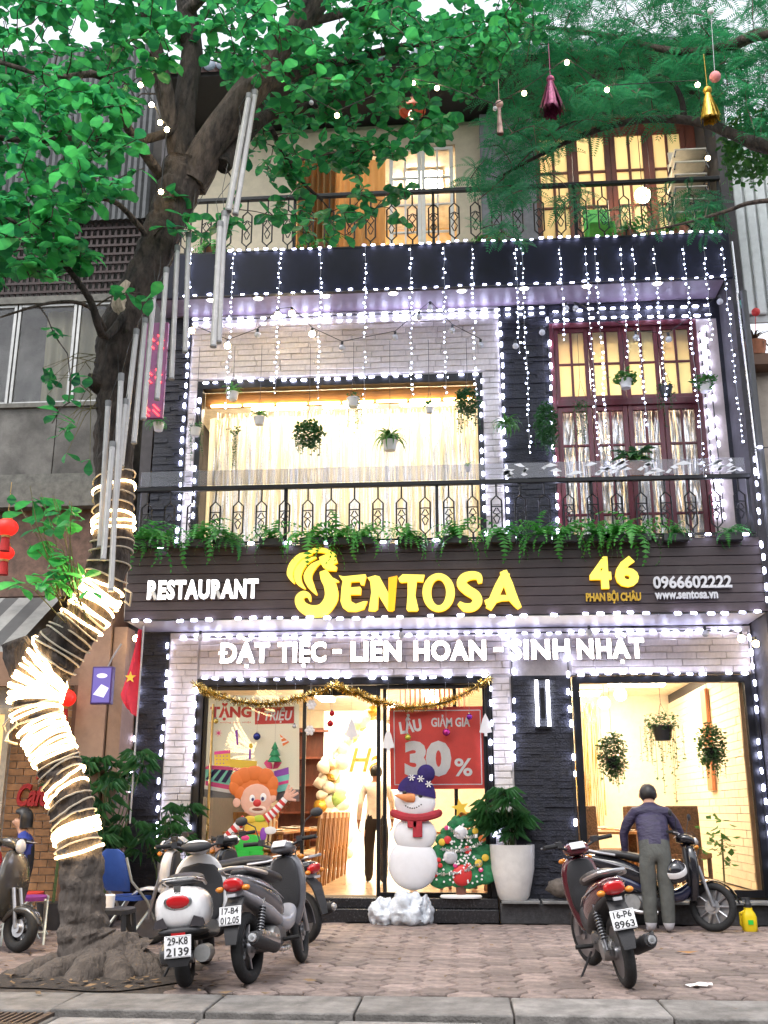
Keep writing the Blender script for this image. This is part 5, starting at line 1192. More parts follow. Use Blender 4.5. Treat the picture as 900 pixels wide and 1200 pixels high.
def table(loc, w, d, label):
    t = thing('dining_table', loc, label, 'table', 'dining tables'); m = MB(); m.b2(-w / 2, w / 2, -d / 2, d / 2, .72, .76); bevel(m.build('top', WOODC, t), .008)
    for sx in (-1, 1):
        for sy in (-1, 1): m = MB(); m.b2(sx * (w / 2 - .06) - .03, sx * (w / 2 - .06) + .03, sy * (d / 2 - .06) - .03, sy * (d / 2 - .06) + .03, 0, .72); m.build('leg', WOODC, t)
    m = MB(); m.b2(-w / 2 + .05, w / 2 - .05, -d / 2 + .05, d / 2 - .05, .40, .43); m.build('shelf', WOODC, t); return t
PLATE = mat('white_plate', (.75, .73, .7), .25)
tb_ = [((-3.05, 16.6, .3), .9, 2.8, 'long table behind the row of slatted chairs'), ((-.35, 15.9, .3), 1.0, .9, 'table behind the sale poster and snowman'), ((-2.8, 18.6, .3), .9, 1.8, 'far table at the left of the dining room'), ((2.1, 16.2, .3), .9, .9, 'table inside the big right window'), ((2.5, 18.4, .3), .9, .9, 'far table inside the right-hand room')]
for a, w, d, l in tb_:
    table(a, w, d, l)
    for k in range(4):
        q = MB(); q.lathe([(0, 0), (.06, 0), (.12, .02), (.115, .024), (.05, .008), (0, .008)], n=16); x, y = a[0] + (k % 2 - .5) * w * .55, a[1] + (k // 2 - .5) * d * .6
        q.build('plate', PLATE, loc=(x, y, a[2] + .762), label=['nearer left', 'nearer right', 'farther left', 'farther right'][k] + ' white plate laid on the ' + l, cat='plate', group='plates on the ' + l)
WICK = mat('brown_wicker', (.12, .06, .03), .7, var=.4, scale=40, bump=.6)
for k, (x, y, rz, l) in enumerate([(3.25, 16.0, 150, 'brown wicker high back chair nearest the brick wall'), (2.75, 16.7, 160, 'brown wicker high back chair right behind the bending man'), (2.85, 18.0, 170, 'farther wicker chair in the right-hand room'), (1.75, 15.4, 20, 'wicker chair at the left inside the right window')]):
    t = thing('wicker_chair', (x, y, .3), l, 'chair', 'wicker chairs', R(rz)); m = MB(); m.b2(-.24, .24, -.24, .24, .38, .46); bevel(m.build('seat', WICK, t), .02); m = MB(); m.box((0, .24, .78), (.48, .05, .68), rotm(-.08)); bevel(m.build('backrest', WICK, t), .02)
    for sx in (-1, 1):
        for sy in (-1, 1): m = MB(); m.b2(sx * .2 - .025, sx * .2 + .025, sy * .2 - .025, sy * .2 + .025, 0, .38); m.build('leg', WICK, t)
tinsel('tinsel_curtain', 1.3, 2.55, .9, 3.3, 19.8, GOLDT, 90, 'gold tinsel curtain on the back wall of the right-hand room', seed=21, w=.014)
a = on(808, 845, 17.2)
m = MB(); m.b2(3.78, 3.84, 16.6, 16.95, 1.65, 3.2); bevel(m.build('wall_board', mat('reddish_wood_board', (.42, .16, .07), .5, var=.2, stretch=(3, 3, .5)), label='narrow reddish wooden board hung upright on the white brick wall', cat='wall decoration'), .01)
# party backdrop and balloons
t = thing('party_backdrop', (-1.75, 20.0, .3), 'bright white lit party backdrop at the far end of the dining room', 'backdrop')
m = MB(); m.b2(-.95, .9, 0, .08, 0, 2.9); m.build('panel', emit('backlit_party_panel', (1, .90, .74), .5), t)
m = MB(); text(m, 'Ha', lambda u, v, d: Vector((u, -.06 + d, v)), -.45, .15, 1.75, 2.2, depth=.04, bold=.01, shear=.3); m.build('lettering', mat('gold_script', (.6, .35, .08), .3, metal=.6), t)
BALW = [mat('balloon_white', (.75, .72, .66), .3, var=.04), mat('balloon_cream', (.7, .52, .3), .3, var=.04), mat('balloon_gold', (.6, .36, .06), .25, metal=.5), mat('balloon_green', (.3, .5, .15), .3)]
q = MB(); q.lathe([(.0, -.19), (.012, -.17), (.06, -.12), (.12, -.03), (.13, .04), (.1, .11), (.04, .15), (0, .155)], n=14); bms = [q.mesh('balloon', x) for x in BALW]
t = thing('balloon_column', (-2.38, 18.9, .3), 'column and arch of white and cream balloons at the left of the bright backdrop', 'balloons'); rr = random.Random(12)
for k in range(64):
    if k < 44: z = .15 + 1.9 * k / 44; x, y = rr.gauss(0, .14), rr.gauss(0, .12)
    else: u = (k - 44) / 20; x, z = .1 + u * .95, 2.05 + .75 * math.sin(u * 2.2); y = rr.gauss(.3, .1)
    o = put('balloon', bms[0 if rr.random() < .72 else rr.choice((1, 1, 2, 3))], t, (x, y, z)); s = rr.uniform(.7, 1.2); o.scale = (s, s, s); o.rotation_euler = (rr.uniform(-2, 2), rr.uniform(-2, 2), 0)
m = MB(); m.tube([(0, 0, 0), (0, 0, 2.05), (.5, .3, 2.7), (1.05, .3, 2.65)], .02, 6); m.build('stand', CHROME, t)
a = on(416, 835, 17.5)
t = thing('wine_shelf', (-3.1, 19.9, .3), 'tall dark wooden shelf beside the balloons in the dining room', 'shelf')
m = MB(); m.b2(-.5, .5, .3, .34, 0, 2.6); m.build('back', BROWNWOOD, t)
for k in range(6): m = MB(); m.b2(-.5, .5, 0, .3, k * .5, k * .5 + .04); m.build('board', BROWNWOOD, t)
for k in range(14):
    m = MB(); m.b2(-1.05 + k * .08, -1.02 + k * .08, 17.0, 17.06, 2.9, 3.44); m.build('ceiling_slat', BROWNWOOD, B)
# ------------------------------------------------------------------ left neighbour
NB = thing('neighbour_house', (0, 0, 0), 'old grey house at the left with a concrete parapet, glass balcony and cafe below', 'building')
GW = mat('old_grey_plaster', (.12, .115, .108), .9, var=.3, scale=2.5, bump=.3)
BEIGE = mat('pinkish_beige_plaster', (.34, .22, .16), .85, var=.12, scale=3)
CORR = mat('grey_corrugated_sheet', (.06, .064, .068), .6, metal=.2, var=.2)
RUST = mat('red_brown_lattice', (.03, .014, .013), .7, var=.3)
YN = 14.3
stain(GW, 1.2, .6, (.05, .047, .042)); stain(BEIGE, 1.2, .5, (.17, .11, .08))
def nr(x0, y0, x1, y1, Y, t_=.1): a = R2(x0, y0, x1, y1, Y); return a
m = MB(); m.b2(-14, -4.72, YN + .8, YN + 1.0, 0, 14); m.build('back_wall', GW, NB)
z0, z1 = on(60, 556, YN).z, on(60, 478, YN).z
for k in range(5): m = MB(); m.b2(-5.0 - (k + 1) * 1.15 + .01, -5.0 - k * 1.15, YN - .02, YN + .12, z0, z1); bevel(m.build('parapet_panel', GW, NB), .008)
m = MB(); m.b2(-14, -4.9, YN - .06, YN + .2, z1, z1 + .07); m.b2(-14, -4.9, YN - .04, YN + .6, z0 - .2, z0); m.build('concrete_band', mat('worn_concrete', (.15, .145, .13), .9, var=.25), NB)
zt = on(60, 355, YN).z
CURG = leafmat('old_beige_curtain', (.4, .34, .24), .3, var=.1, rough=.9)
curtain('curtain', -6.6, -5.0, z1 + .1, zt, YN + .3, CURG, 'old beige curtain behind the glass of the left neighbour balcony', .05, .2, seed=33)
for k in range(5): win('balcony_window', -5.0 - (k + 1) * .98, -5.0 - k * .98 - .02, z1 + .075, zt, YN + .02, 1, 1, .05, .05, mat('worn_aluminium', (.3, .3, .29), .4, metal=.6), GLASS, parent=NB)
m = MB(); m.b2(-14, -4.9, YN - .02, YN + .2, zt, zt + .12); m.build('beam', MATS['worn_concrete'], NB)
zu = on(60, 262, YN).z
lat = MB()
for k in range(40): lat.b2(-9 + k * .1, -8.96 + k * .1, YN + .05, YN + .08, zt + .12, zu)
for k in range(10): lat.b2(-9, -5, YN + .03, YN + .05, zt + .2 + k * .16, zt + .24 + k * .16)
lat.build('lattice', RUST, NB, kind='stuff')
for k in range(40): m = MB(); m.tube([(-8.9 + k * .1, YN, zu), (-8.9 + k * .1, YN, zu + 3.4)], .06, 6); m.build('corrugation', CORR, NB) if k < 40 else None
aw0, aw1 = on(25, 715, 12.6).z, on(25, 765, 12.2).z
t = thing('striped_awning', (-6.4, 12.6, aw0), 'grey and white striped awning over the cafe at the far left', 'awning')
for k in range(14): m = MB(); m.add([(-1.9 + k * .2, .9, .35), (-1.7 + k * .2, .9, .35), (-1.7 + k * .2, -.5, aw1 - aw0), (-1.9 + k * .2, -.5, aw1 - aw0)], [(0, 1, 2, 3)]); m.build('stripe', mat('awning_light', (.2, .2, .19), .8) if k % 2 else mat('awning_dark', (.06, .06, .06), .8), t)
m = MB(); m.b2(-9, -4.85, YN - .1, YN + .2, on(60, 700, YN).z, on(60, 600, YN).z); m.build('brown_fascia', mat('brown_board', (.10, .06, .045), .8, var=.3), NB)
m = MB(); m.b2(-9, -4.85, YN - .3, YN + .2, on(60, 600, YN).z, on(60, 572, YN).z); m.build('ledge', MATS['worn_concrete'], NB)
# cafe front
m = MB(); m.b2(-5.12, -4.72, YN - .9, YN + .2, 0, 4.6); m.build('pink_pillar', BEIGE, NB)
m = MB(); m.b2(-9, -5.12, YN - .1, YN + .1, 3.05, 3.62); m.build('beige_lintel', BEIGE, NB)
GRS = mat('faded_green_shutter', (.13, .20, .12), .6, metal=.2, var=.15)
a = R2(96, 800, 131, 960, YN)
for k in range(11):
    w = (a[1] - a[0]) / 11; m = MB(); m.b2(a[0] + k * w, a[0] + (k + .7) * w, YN - .06, YN - .0, .0, 3.05); bevel(m.build('shutter_slat', GRS, NB), .006, 1)
m = MB(); m.b2(a[0], a[1], YN - .01, YN + .03, 0, 3.05); m.build('shutter_back', GRS, NB)
m = MB(); m.b2(a[0] - .14, a[0], YN - .12, YN + .02, 0, 3.05); m.b2(a[1], a[1] + .05, YN - .12, YN + .02, 0, 3.05); m.build('door_jamb', mat('brown_jamb', (.16, .08, .05), .7), NB)
m = MB(); x1 = a[0] - .14; m.b2(-7.2, x1, YN - .0, YN + .1, 0, 3.05); m.build('cafe_wall', MORTAR, NB)
CBR = mat('orange_brick', (.36, .19, .09), .8, var=.25)
n = 0
for r in range(30):
    x = -6.35 - (.11 if r % 2 else 0)
    while x < x1 - .02:
        x0b, x1b = max(x, -6.35), min(x + .22, x1); x += .225
        if x1b - x0b > .03: m = MB(); m.b2(x0b, x1b - .01, YN - .018 - (n * 37 % 7) * .001, YN, .02 + r * .1, .02 + (r + 1) * .1 - .012); m.build('brick', CBR, NB); n += 1
win('cafe_window', -7.4, -6.38, .9, 2.75, YN - .06, 1, 2, .09, .08, mat('ivory_frame', (.6, .52, .4), .5), GLASS, parent=NB)
m = MB(); m.b2(-7.3, -6.45, YN - .01, YN, .95, 2.7); m.build('cafe_inside_glow', emit('cafe_lit_window', (1, .62, .25), .35), NB)
a0 = on(20, 945, YN - .03); a1 = on(60, 918, YN - .03); q = MB(); text(q, 'Cafe', lambda u, v, d: Vector((u, YN - .08 + d, v)), a0.x, a1.x, a0.z, a1.z, depth=.05, bold=.03, shear=.35); q.build('lettering', mat('cafe_red', (.5, .03, .03), .5), NB)
q = MB(); text(q, '~', lambda u, v, d: Vector((u, YN - .08 + d, v)), a1.x - .2, a1.x, a1.z + .05, a1.z + .14, depth=.05, bold=.03); q.build('lettering', MATS['cafe_red'], NB)
m = MB(); b = R2(105, 738, 126, 762, YN); m.b2(b[0], b[1], YN - .14, YN - .1, b[2], b[3]); m.build('small_vent_window', BLACK, NB)
# lit menu box, flag, lanterns
a = R2(107, 781, 131, 825, 12.9)
t = thing('menu_lightbox', ((a[0] + a[1]) / 2, 12.9, a[2]), 'purple hanging menu light box on the tree side of the pillar', 'sign'); w, h = a[1] - a[0], a[3] - a[2]
m = MB(); m.b2(-w / 2, w / 2, 0, .1, 0, h); bevel(m.build('case', mat('purple_case', (.06, .03, .16), .4), t), .008); m = MB(); m.b2(-w / 2 + .02, w / 2 - .02, -.006, 0, .02, h - .02); m.build('face', emit('menu_face', (.10, .08, .30), .25), t); m = MB(); m.prism([(-.1, .12), (0, .25), (.1, .2), (.04, .08)], lambda u, v, d: Vector((u, d, v)), -.01, -.006); m.prism(disc(0, h * .75, .07, .03), lambda u, v, d: Vector((u, d, v)), -.01, -.006); m.build('printed_dish', emit('menu_print', (.6, .6, .9), .25), t, kind='stuff'); m = MB(); m.tube([(.05, .05, h), (.1, .05, h + .12), (.2, .06, h + .3)], .012, 5); m.build('cable', WCABLE, t)
a = R2(146, 738, 162, 840, 12.75); t = thing('red_flag', ((a[0] + a[1]) / 2 + .05, 12.75, 1.2), 'red flag with a yellow star hanging furled on a thin pole', 'flag')
q = MB(); zt_, zb_ = a[3] - 1.2, a[2] - 1.2; N = 14; vs = []
for i in range(N + 1):
    tt = i / N; z = zt_ + (zb_ - zt_) * tt; w = .03 + .17 * min(1, tt * 1.25) * (1 - max(0, tt - .82) * 3)
    for j in range(7): u = j / 6; vs.append((.05 - w * u * 1.15, -.02 + .05 * math.sin(u * 7 + tt * 2), z + .25 * u * max(0, tt - .6)))
q.add(vs, [(i * 7 + j, i * 7 + j + 1, i * 7 + j + 8, i * 7 + j + 7) for i in range(N) for j in range(6)]); q.build('cloth', mat('flag_red', (.55, .02, .05), .7, var=.08), t, sharp=80)
q = MB(); q.prism([(-.03 + (.075 if k % 2 == 0 else .03) * math.cos(math.pi / 2 + k * math.pi / 5), zt_ - .62 + (.075 if k % 2 == 0 else .03) * math.sin(math.pi / 2 + k * math.pi / 5)) for k in range(10)], lambda u, v, d: Vector((u, d, v)), -.1, -.085); q.build('star', YEL, t)
q = MB(); q.tube([(.06, .0, 0), (.07, 0, zt_ + .05)], .012, 6); q.build('pole', WCABLE, t)
LAN = emit('red_lantern_paper', (.9, .02, .012), .3)
for px, py, Y, lab, r in ((8, 618, 12.5, 'glowing red lantern at the far left edge above the awning', .12), (76, 818, 13.2, 'red lantern right behind the lit trunk', .12), (6, 648, 12.9, 'darker red lantern just below the one at the left edge', .10)):
    a = on(px, py, Y); t = thing('red_lantern', a, lab, 'lantern', 'red paper lanterns'); q = MB(); n = 16
    rings = []
    for i in range(9):
        th = -math.pi / 2 + math.pi * (.08 + .84 * i / 8); rings.append([Vector((math.cos(th) * r * (1.2 + .02 * (k % 2)) * math.cos(k * 2 * math.pi / n), math.cos(th) * r * (1.2 + .02 * (k % 2)) * math.sin(k * 2 * math.pi / n), math.sin(th) * r)) for k in range(n)])
    q.loft(rings); q.build('paper_body', LAN, t); q = MB(); q.lathe([(.06, -r - .02), (.06, -r + .01)], n=10); q.lathe([(.06, r - .01), (.06, r + .03)], n=10); q.tube([(0, 0, r), (0, 0, r + .5)], .004, 4); q.build('rims', mat('lantern_gold', (.4, .25, .05), .5), t); q = MB(); q.lathe([(.05, -r - .02), (.07, -r - .2), (0, -r - .2)], n=10); q.build('fringe', mat('lantern_red', (.4, .02, .02), .8), t)
# ------------------------------------------------------------------ right neighbour
NR_ = thing('right_neighbour_house', (0, 0, 0), 'house at the right edge with white corrugated panel and beige wall', 'building')
m = MB(); m.b2(4.05, 9, 13.5, 14, 0, 7.2); m.build('beige_wall', mat('beige_wall_paint', (.42, .36, .30), .85, var=.1), NR_)
WC = mat('white_corrugated_panel', (.55, .57, .58), .45, var=.08)
for k in range(14): m = MB(); m.b2(4.05 + k * .16, 4.05 + k * .16 + .13, 13.3, 13.36, 8.0, 11.0); bevel(m.build('corrugated_strip', WC, NR_), .02, 2)
m = MB(); m.b2(4.03, 9, 13.36, 13.4, 7.9, 11.05); m.build('panel_back', WC, NR_)
m = MB(); m.b2(4.0, 9, 13.2, 13.6, 7.2, 7.36); m.build('tile_ledge', mat('brown_ledge', (.15, .08, .05), .7), NR_)
m = MB(); m.tube([(3.95, 13.0, 0), (3.95, 13.0, 8.2)], .045, 10); m.build('drain_pipe', mat('dark_pipe', (.06, .06, .065), .5), NR_)
m = MB(); m.tube([(3.90, 13.02, 5.5), (3.88, 13.05, 9.0)], .02, 8); m.build('steel_post', CHROME, NR_)
t = thing('ledge_plant', (4.12, 13.3, 7.36), 'dry plant with a red and a blue flower on the right ledge', 'plant'); q = MB(); q.lathe([(0, 0), (.12, 0), (.16, .2), (0, .2)], n=12); q.build('pot', TERRA, t); put('foliage', spider(71, 30, .4, mat('dry_brown_leaf', (.10, .06, .04), .8)), t, (0, 0, .2))
for nm, c, x, z in (('red_flower', RED, .03, .62), ('blue_flower', TEAL, -.15, .75)): q = MB(); q.ball((x, -.1, z), .06, 10, 7); q.tube([(x, -.1, z), (0, 0, .2)], .006, 4); q.build(nm, c, t)
t = thing('light_banner', (on(178, 480, 13.3).x, 13.3, on(178, 490, 13.3).z), 'narrow purple and red vertical banner with red light bars behind the hanging tubes', 'sign'); hb = on(182, 378, 13.3).z - t.location.z
m = MB(); m.b2(-.16, .16, 0, .06, 0, hb); bevel(m.build('panel', mat('purple_banner', (.16, .03, .12), .4, var=.2), t), .006)
for z in (.12, .2, hb * .42, hb * .5, hb * .78, hb * .86):
    for sx in (-.07, .07): m = MB(); m.bar((sx - .05, -.01, z), (sx + .04, -.01, z - .09), .012); m.build('light_bar', emit('red_light_bar', (1, .02, .02), 5), t)
t = thing('window_edge_light', (4.0, 13.3, 6.2), 'thin amber lit edge of a window at the right wall', 'light'); m = MB(); m.b2(-.0, .03, 0, .02, 0, .7); m.build('glow', emit('amber_edge', (1, .45, .1), .8), t)
# ------------------------------------------------------------------ the big broad-leaved tree on the pavement
BARK = mat('dark_rough_bark', (.058, .043, .035), .95, var=.6, scale=11, bump=1.0, bscale=16, stretch=(1, 1, .30), bdist=.07)
TLEAF = leafmat('broad_tree_leaf', (.04, .33, .095), .6, var=.6, rough=.35)
def dusty(m, z0, z1, col):
    n = m.node_tree; L = n.links; b = n.nodes['Principled BSDF']; src = b.inputs['Base Color'].links[0].from_socket
    tc = n.nodes.new('ShaderNodeTexCoord'); sx = n.nodes.new('ShaderNodeSeparateXYZ'); L.new(tc.outputs['Object'], sx.inputs[0]); nz = n.nodes.new('ShaderNodeTexNoise'); nz.inputs['Scale'].default_value = 5; L.new(tc.outputs['Object'], nz.inputs['Vector'])
    ad = n.nodes.new('ShaderNodeMath'); ad.operation = 'ADD'; L.new(sx.outputs['Z'], ad.inputs[0]); L.new(nz.outputs['Fac'], ad.inputs[1])
    mr = n.nodes.new('ShaderNodeMapRange'); mr.inputs['From Min'].default_value = z1 + .5; mr.inputs['From Max'].default_value = z0 + .5; mr.inputs['To Max'].default_value = .8; L.new(ad.outputs[0], mr.inputs['Value'])
    mx = n.nodes.new('ShaderNodeMix'); mx.data_type = 'RGBA'; L.new(mr.outputs[0], mx.inputs[0]); L.new(src, mx.inputs[6]); mx.inputs[7].default_value = (*col, 1); L.new(mx.outputs[2], b.inputs['Base Color'])
dusty(BARK, 1.0, 1.5, (.085, .070, .060))   # pavement dust on the foot of the trunk
tr = thing('broadleaf_tree', (-3.15, 9.55, 0), 'big dark trunked broadleaf tree wrapped in glowing rope lights at the kerb', 'tree')
T0 = tr.location
def W_(px, py, Y): return on(px, py, Y) - T0
from mathutils import noise as BN
def rough_tube(mb, pts, rad, n=18, amp=.08, seed=1, sub=5):
    rr = random.Random(seed); P = []; Q = []
    for i in range(len(pts) - 1):
        p0, p1, p2, p3 = [Vector(pts[max(0, min(len(pts) - 1, j))]) for j in (i - 1, i, i + 1, i + 2)]
        for k in range(sub + (1 if i == len(pts) - 2 else 0)):
            t = k / sub; P.append(.5 * ((2 * p1) + (p2 - p0) * t + (2 * p0 - 5 * p1 + 4 * p2 - p3) * t * t + (3 * p1 - p0 - 3 * p2 + p3) * t ** 3)); Q.append(rad[i] + (rad[i + 1] - rad[i]) * t)
    s0 = len(mb.v); mb.tube(P, Q, n)
    ph = [rr.uniform(0, 6.3) for _ in range(8)]
    for i in range(len(P)):
        for k in range(n):
            idx = s0 + i * n + k; v = Vector(mb.v[idx]); d = v - P[i]; a = k * 2 * math.pi / n
            f = 1 + amp * (math.sin(3 * a + ph[0] + i * .18) + .7 * math.sin(5 * a + ph[1] - i * .3) + .8 * math.sin(i * .8 + ph[2] + 2 * a) + .5 * math.sin(i * 1.9 + ph[3] + a)) + rr.uniform(-.35, .35) * amp
            if Q[i] > .06: w3 = P[i] + d; f += 2.2 * amp * (abs(BN.noise(Vector((w3.x * 11 / (.5 + Q[i]), w3.y * 11 / (.5 + Q[i]), w3.z * 2.6)))) - .2) + .9 * amp * BN.noise(w3 * 14)
            mb.v[idx] = tuple(P[i] + d * f)
    return P, Q
q = MB()
tpx = [(112, 1150, 9.5, .40), (104, 1110, 9.5, .25), (97, 1070, 9.5, .19), (94, 1010, 9.5, .19), (88, 965, 9.5, .19), (78, 925, 9.5, .185), (64, 885, 9.5, .185), (46, 845, 9.5, .20), (42, 812, 9.5, .23), (58, 778, 9.52, .24), (88, 738, 9.55, .21), (116, 700, 9.6, .19), (130, 650, 9.6, .19), (133, 600, 9.6, .185), (134, 540, 9.65, .19), (137, 480, 9.7, .215), (138, 420, 9.7, .225), (148, 370, 9.7, .21), (172, 318, 9.75, .20), (192, 270, 9.8, .20), (206, 228, 9.85, .23), (216, 195, 9.9, .22)]
TP, TR = rough_tube(q, [W_(a, b, c) if b < 1140 else Vector((.05, 0, -.06)) for a, b, c, r in tpx], [r for *_, r in tpx], 56, .05, 3, 14)
# stub of a cut limb, lumps and roots
rough_tube(q, [W_(46, 800, 9.5), W_(28, 775, 9.45), W_(18, 750, 9.4)], [.2, .17, .12], 14, .06, 5)
rough_tube(q, [W_(134, 460, 9.7), W_(112, 448, 9.55), W_(104, 446, 9.5)], [.12, .10, .06], 10, .08, 6)
rr = random.Random(4)
for k, (dx, dy, r) in enumerate([(-.85, -.25, .15), (-.55, -.5, .16), (-.1, -.62, .20), (.3, -.55, .17), (.5, -.3, .2), (.62, .1, .15), (-.7, .2, .14), (.3, .5, .14), (-.2, .5, .15)]):
    rough_tube(q, [(dx * .1, dy * .1, .22), (dx * .40, dy * .40, .08), (dx * .72, dy * .72, -.01), (dx * 1.05, dy * 1.0, -.1)], [.09, r * .72, r * .85, r * .45], 22, .06, 20 + k, 9)
q.build('trunk', BARK, tr, sharp=70)
m = MB(); rough_tube(m, [W_(146, 372, 9.55), W_(140, 352, 9.5), W_(150, 330, 9.5)], [.06, .09, .03], 10, .1, 8); m.build('broken_wood', mat('split_pale_wood', (.40, .32, .24), .8, var=.3, stretch=(6, 6, 1)), tr)
NODES = []
def limb(pts, r0, r1, seed, sub=4, name='limb', add=True, amp=.06):
    m = MB(); n = len(pts); P, Q = rough_tube(m, [W_(*p) for p in pts], [r0 + (r1 - r0) * i / (n - 1) for i in range(n)], 10 if r0 > .05 else 7, amp, seed, sub)
    m.build(name, BARK, tr, sharp=70)
    if add: NODES.extend([(p, r) for p, r in zip(P, Q)])
limb([(222, 215, 9.9), (250, 165, 9.9), (298, 100, 9.95), (338, 40, 10), (392, -25, 10.1), (450, -110, 10.3)], .215, .12, 31)
limb([(213, 205, 9.9), (217, 120, 9.95), (224, 62, 10), (214, -15, 10), (200, -130, 10)], .15, .10, 32)
limb([(205, 185, 9.9), (192, 90, 9.7), (172, 20, 9.5), (150, -60, 9.3)], .09, .05, 33)
limb([(196, 150, 9.8), (178, 70, 9.9), (186, 70, 9.95), (165, 60, 9.6)], .05, .03, 34)
limb([(262, 195, 9.95), (306, 140, 10.4), (350, 128, 10.8), (400, 112, 11.1), (450, 92, 11.3)], .10, .025, 35)
limb([(300, 105, 10), (355, 84, 10.4), (430, 65, 10.8), (510, 48, 11), (600, 45, 11.2)], .085, .025, 36)
limb([(318, 150, 10.3), (335, 185, 10.7), (356, 215, 10.9), (378, 235, 11)], .035, .018, 37)
limb([(340, 190, 10.7), (400, 178, 11), (455, 185, 11.2)], .022, .01, 371)
limb([(210, 150, 9.9), (160, 165, 9.4), (100, 160, 9.0), (30, 165, 8.6), (-60, 150, 8.3)], .06, .02, 38)
limb([(195, 215, 9.85), (150, 150, 9.3), (120, 90, 9.0), (60, 90, 8.7), (-40, 60, 8.4)], .06, .02, 39)
limb([(165, 335, 9.7), (125, 395, 9.3), (105, 350, 9.0), (75, 310, 8.8), (40, 275, 8.6), (-20, 240, 8.4)], .05, .015, 40)
limb([(130, 400, 9.6), (105, 360, 9.2), (60, 355, 8.9), (0, 372, 8.7)], .03, .01, 41)
limb([(224, 60, 10), (170, -20, 9.5), (60, -60, 9.0)], .07, .03, 42)
limb([(345, 30, 10), (420, 10, 10.5), (520, -30, 11)], .06, .03, 43)
limb([(214, 20, 10), (290, -60, 9.4), (380, -160, 9)], .08, .04, 44)
limb([(182, 290, 9.75), (140, 240, 9.3), (100, 232, 9.0), (40, 228, 8.8)], .035, .012, 45)
def leaf_mesh(seed):
    rr = random.Random(seed); q = MB(); L = 1.0; N = 6; prev = None; bend = rr.uniform(.1, .5); cup = rr.uniform(.05, .2); z = 0; x = 0; el = rr.uniform(0, .25)
    wv = rr.uniform(-.1, .1)
    for i in range(N + 1):
        t = i / N; w = [.035, .10, .19, .265, .30, .235, .02][i] * rr.uniform(.95, 1.05)
        c = (Vector((x, -w, z + cup * w)), Vector((x, wv * t, z)), Vector((x, w, z + cup * w)))
        if prev: q.add(list(prev) + list(c), [(0, 1, 4, 3), (1, 2, 5, 4)])
        prev = c; x += L / N * math.cos(el); z += L / N * math.sin(el); el -= bend / N * 2
    return q.mesh('leaf', TLEAF, sharp=80)
LM = [leaf_mesh(k) for k in range(7)]
# twig tips: sampled through the crown's volume, each tied back to the nearest wood
tips = []
rr = random.Random(17)
def region(poly, n, y0, y1):
    xs = [p[0] for p in poly]; ys = [p[1] for p in poly]; c = 0
    while c < n:
        x, y = rr.uniform(min(xs), max(xs)), rr.uniform(min(ys), max(ys)); ins = False; j = len(poly) - 1
        for i in range(len(poly)):
            if (poly[i][1] > y) != (poly[j][1] > y) and x < (poly[j][0] - poly[i][0]) * (y - poly[i][1]) / (poly[j][1] - poly[i][1]) + poly[i][0]: ins = not ins
            j = i
        if ins: tips.append(W_(x, y, rr.uniform(y0, y1))); c += 1
region([(-120, -160), (210, -160), (210, 60), (160, 130), (-120, 150)], 330, 8.0, 10.4)
region([(-100, 100), (140, 100), (175, 200), (120, 240), (-100, 250)], 190, 7.8, 9.6)
region([(-80, 230), (70, 235), (110, 300), (60, 330), (-80, 350)], 85, 7.8, 9.2)
region([(200, -170), (640, -170), (640, 40), (560, 110), (300, 110), (230, 60)], 400, 9.2, 12)
region([(260, 60), (600, 40), (560, 130), (470, 190), (380, 200), (310, 180), (270, 130)], 175, 10.2, 11.8)
region([(280, 170), (440, 170), (500, 215), (430, 262), (350, 280), (290, 230)], 52, 10.4, 11.6)
region([(375, 200), (470, 215), (500, 265), (380, 280)], 9, 11, 11.8)
region([(195, 230), (290, 225), (290, 290), (225, 300)], 9, 9.4, 10.4)
region([(-120, -90), (640, -90), (640, 50), (-120, 70)], 230, 8.6, 11.6)
tips += [W_(150, 345, 9.1), W_(178, 350, 9.2), W_(65, 395, 8.9), W_(80, 470, 9), W_(62, 500, 9), W_(230, 250, 9.5), W_(205, 268, 9.4), W_(45, 275, 8.3), W_(20, 300, 8.2), W_(70, 285, 8.4)]
tips.sort(key=lambda p: min((p - n).length_squared for n, r in NODES))
tw = MB(); fol = MB(); big = []
for p in tips:
    nn, nr_ = min(NODES, key=lambda n: (p - n[0]).length_squared * (1 if n[1] > .012 else 1.25)); d = p - nn; L = d.length
    k = max(2, min(6, int(L / .18))); P = []
    off = Vector((rr.gauss(0, 1), rr.gauss(0, 1), rr.gauss(0, 1) + .4)) * L * .10
    for i in range(k + 1):
        t = i / k; P.append(nn + d * t + off * math.sin(math.pi * t) + Vector((rr.gauss(0, .012), rr.gauss(0, .012), rr.gauss(0, .012))))
    r0 = min(nr_ * .7, .008 + L * .008); tw.tube(P, [r0 + (.005 - r0) * i / k for i in range(k + 1)], 5, cap=False)
    NODES.extend([(x, .010) for x in P[1:]])
    dirn = (P[-1] - P[-2]).normalized()
    nl = rr.randint(4, 8); a0 = rr.uniform(0, 6.3)
    for j in range(nl):
        a = a0 + j * 2.4; el = rr.uniform(-.55, .5); s = rr.uniform(.085, .24)
        m4 = Matrix.Translation(P[-1] - dirn * rr.uniform(0, .14)) @ Euler((rr.uniform(-.6, .6), -el, a)).to_matrix().to_4x4() @ Matrix.Scale(s, 4)
        big.append((m4, s, LM[rr.randrange(7)]))
tw.build('twigs', BARK, tr, kind='stuff', sharp=0)
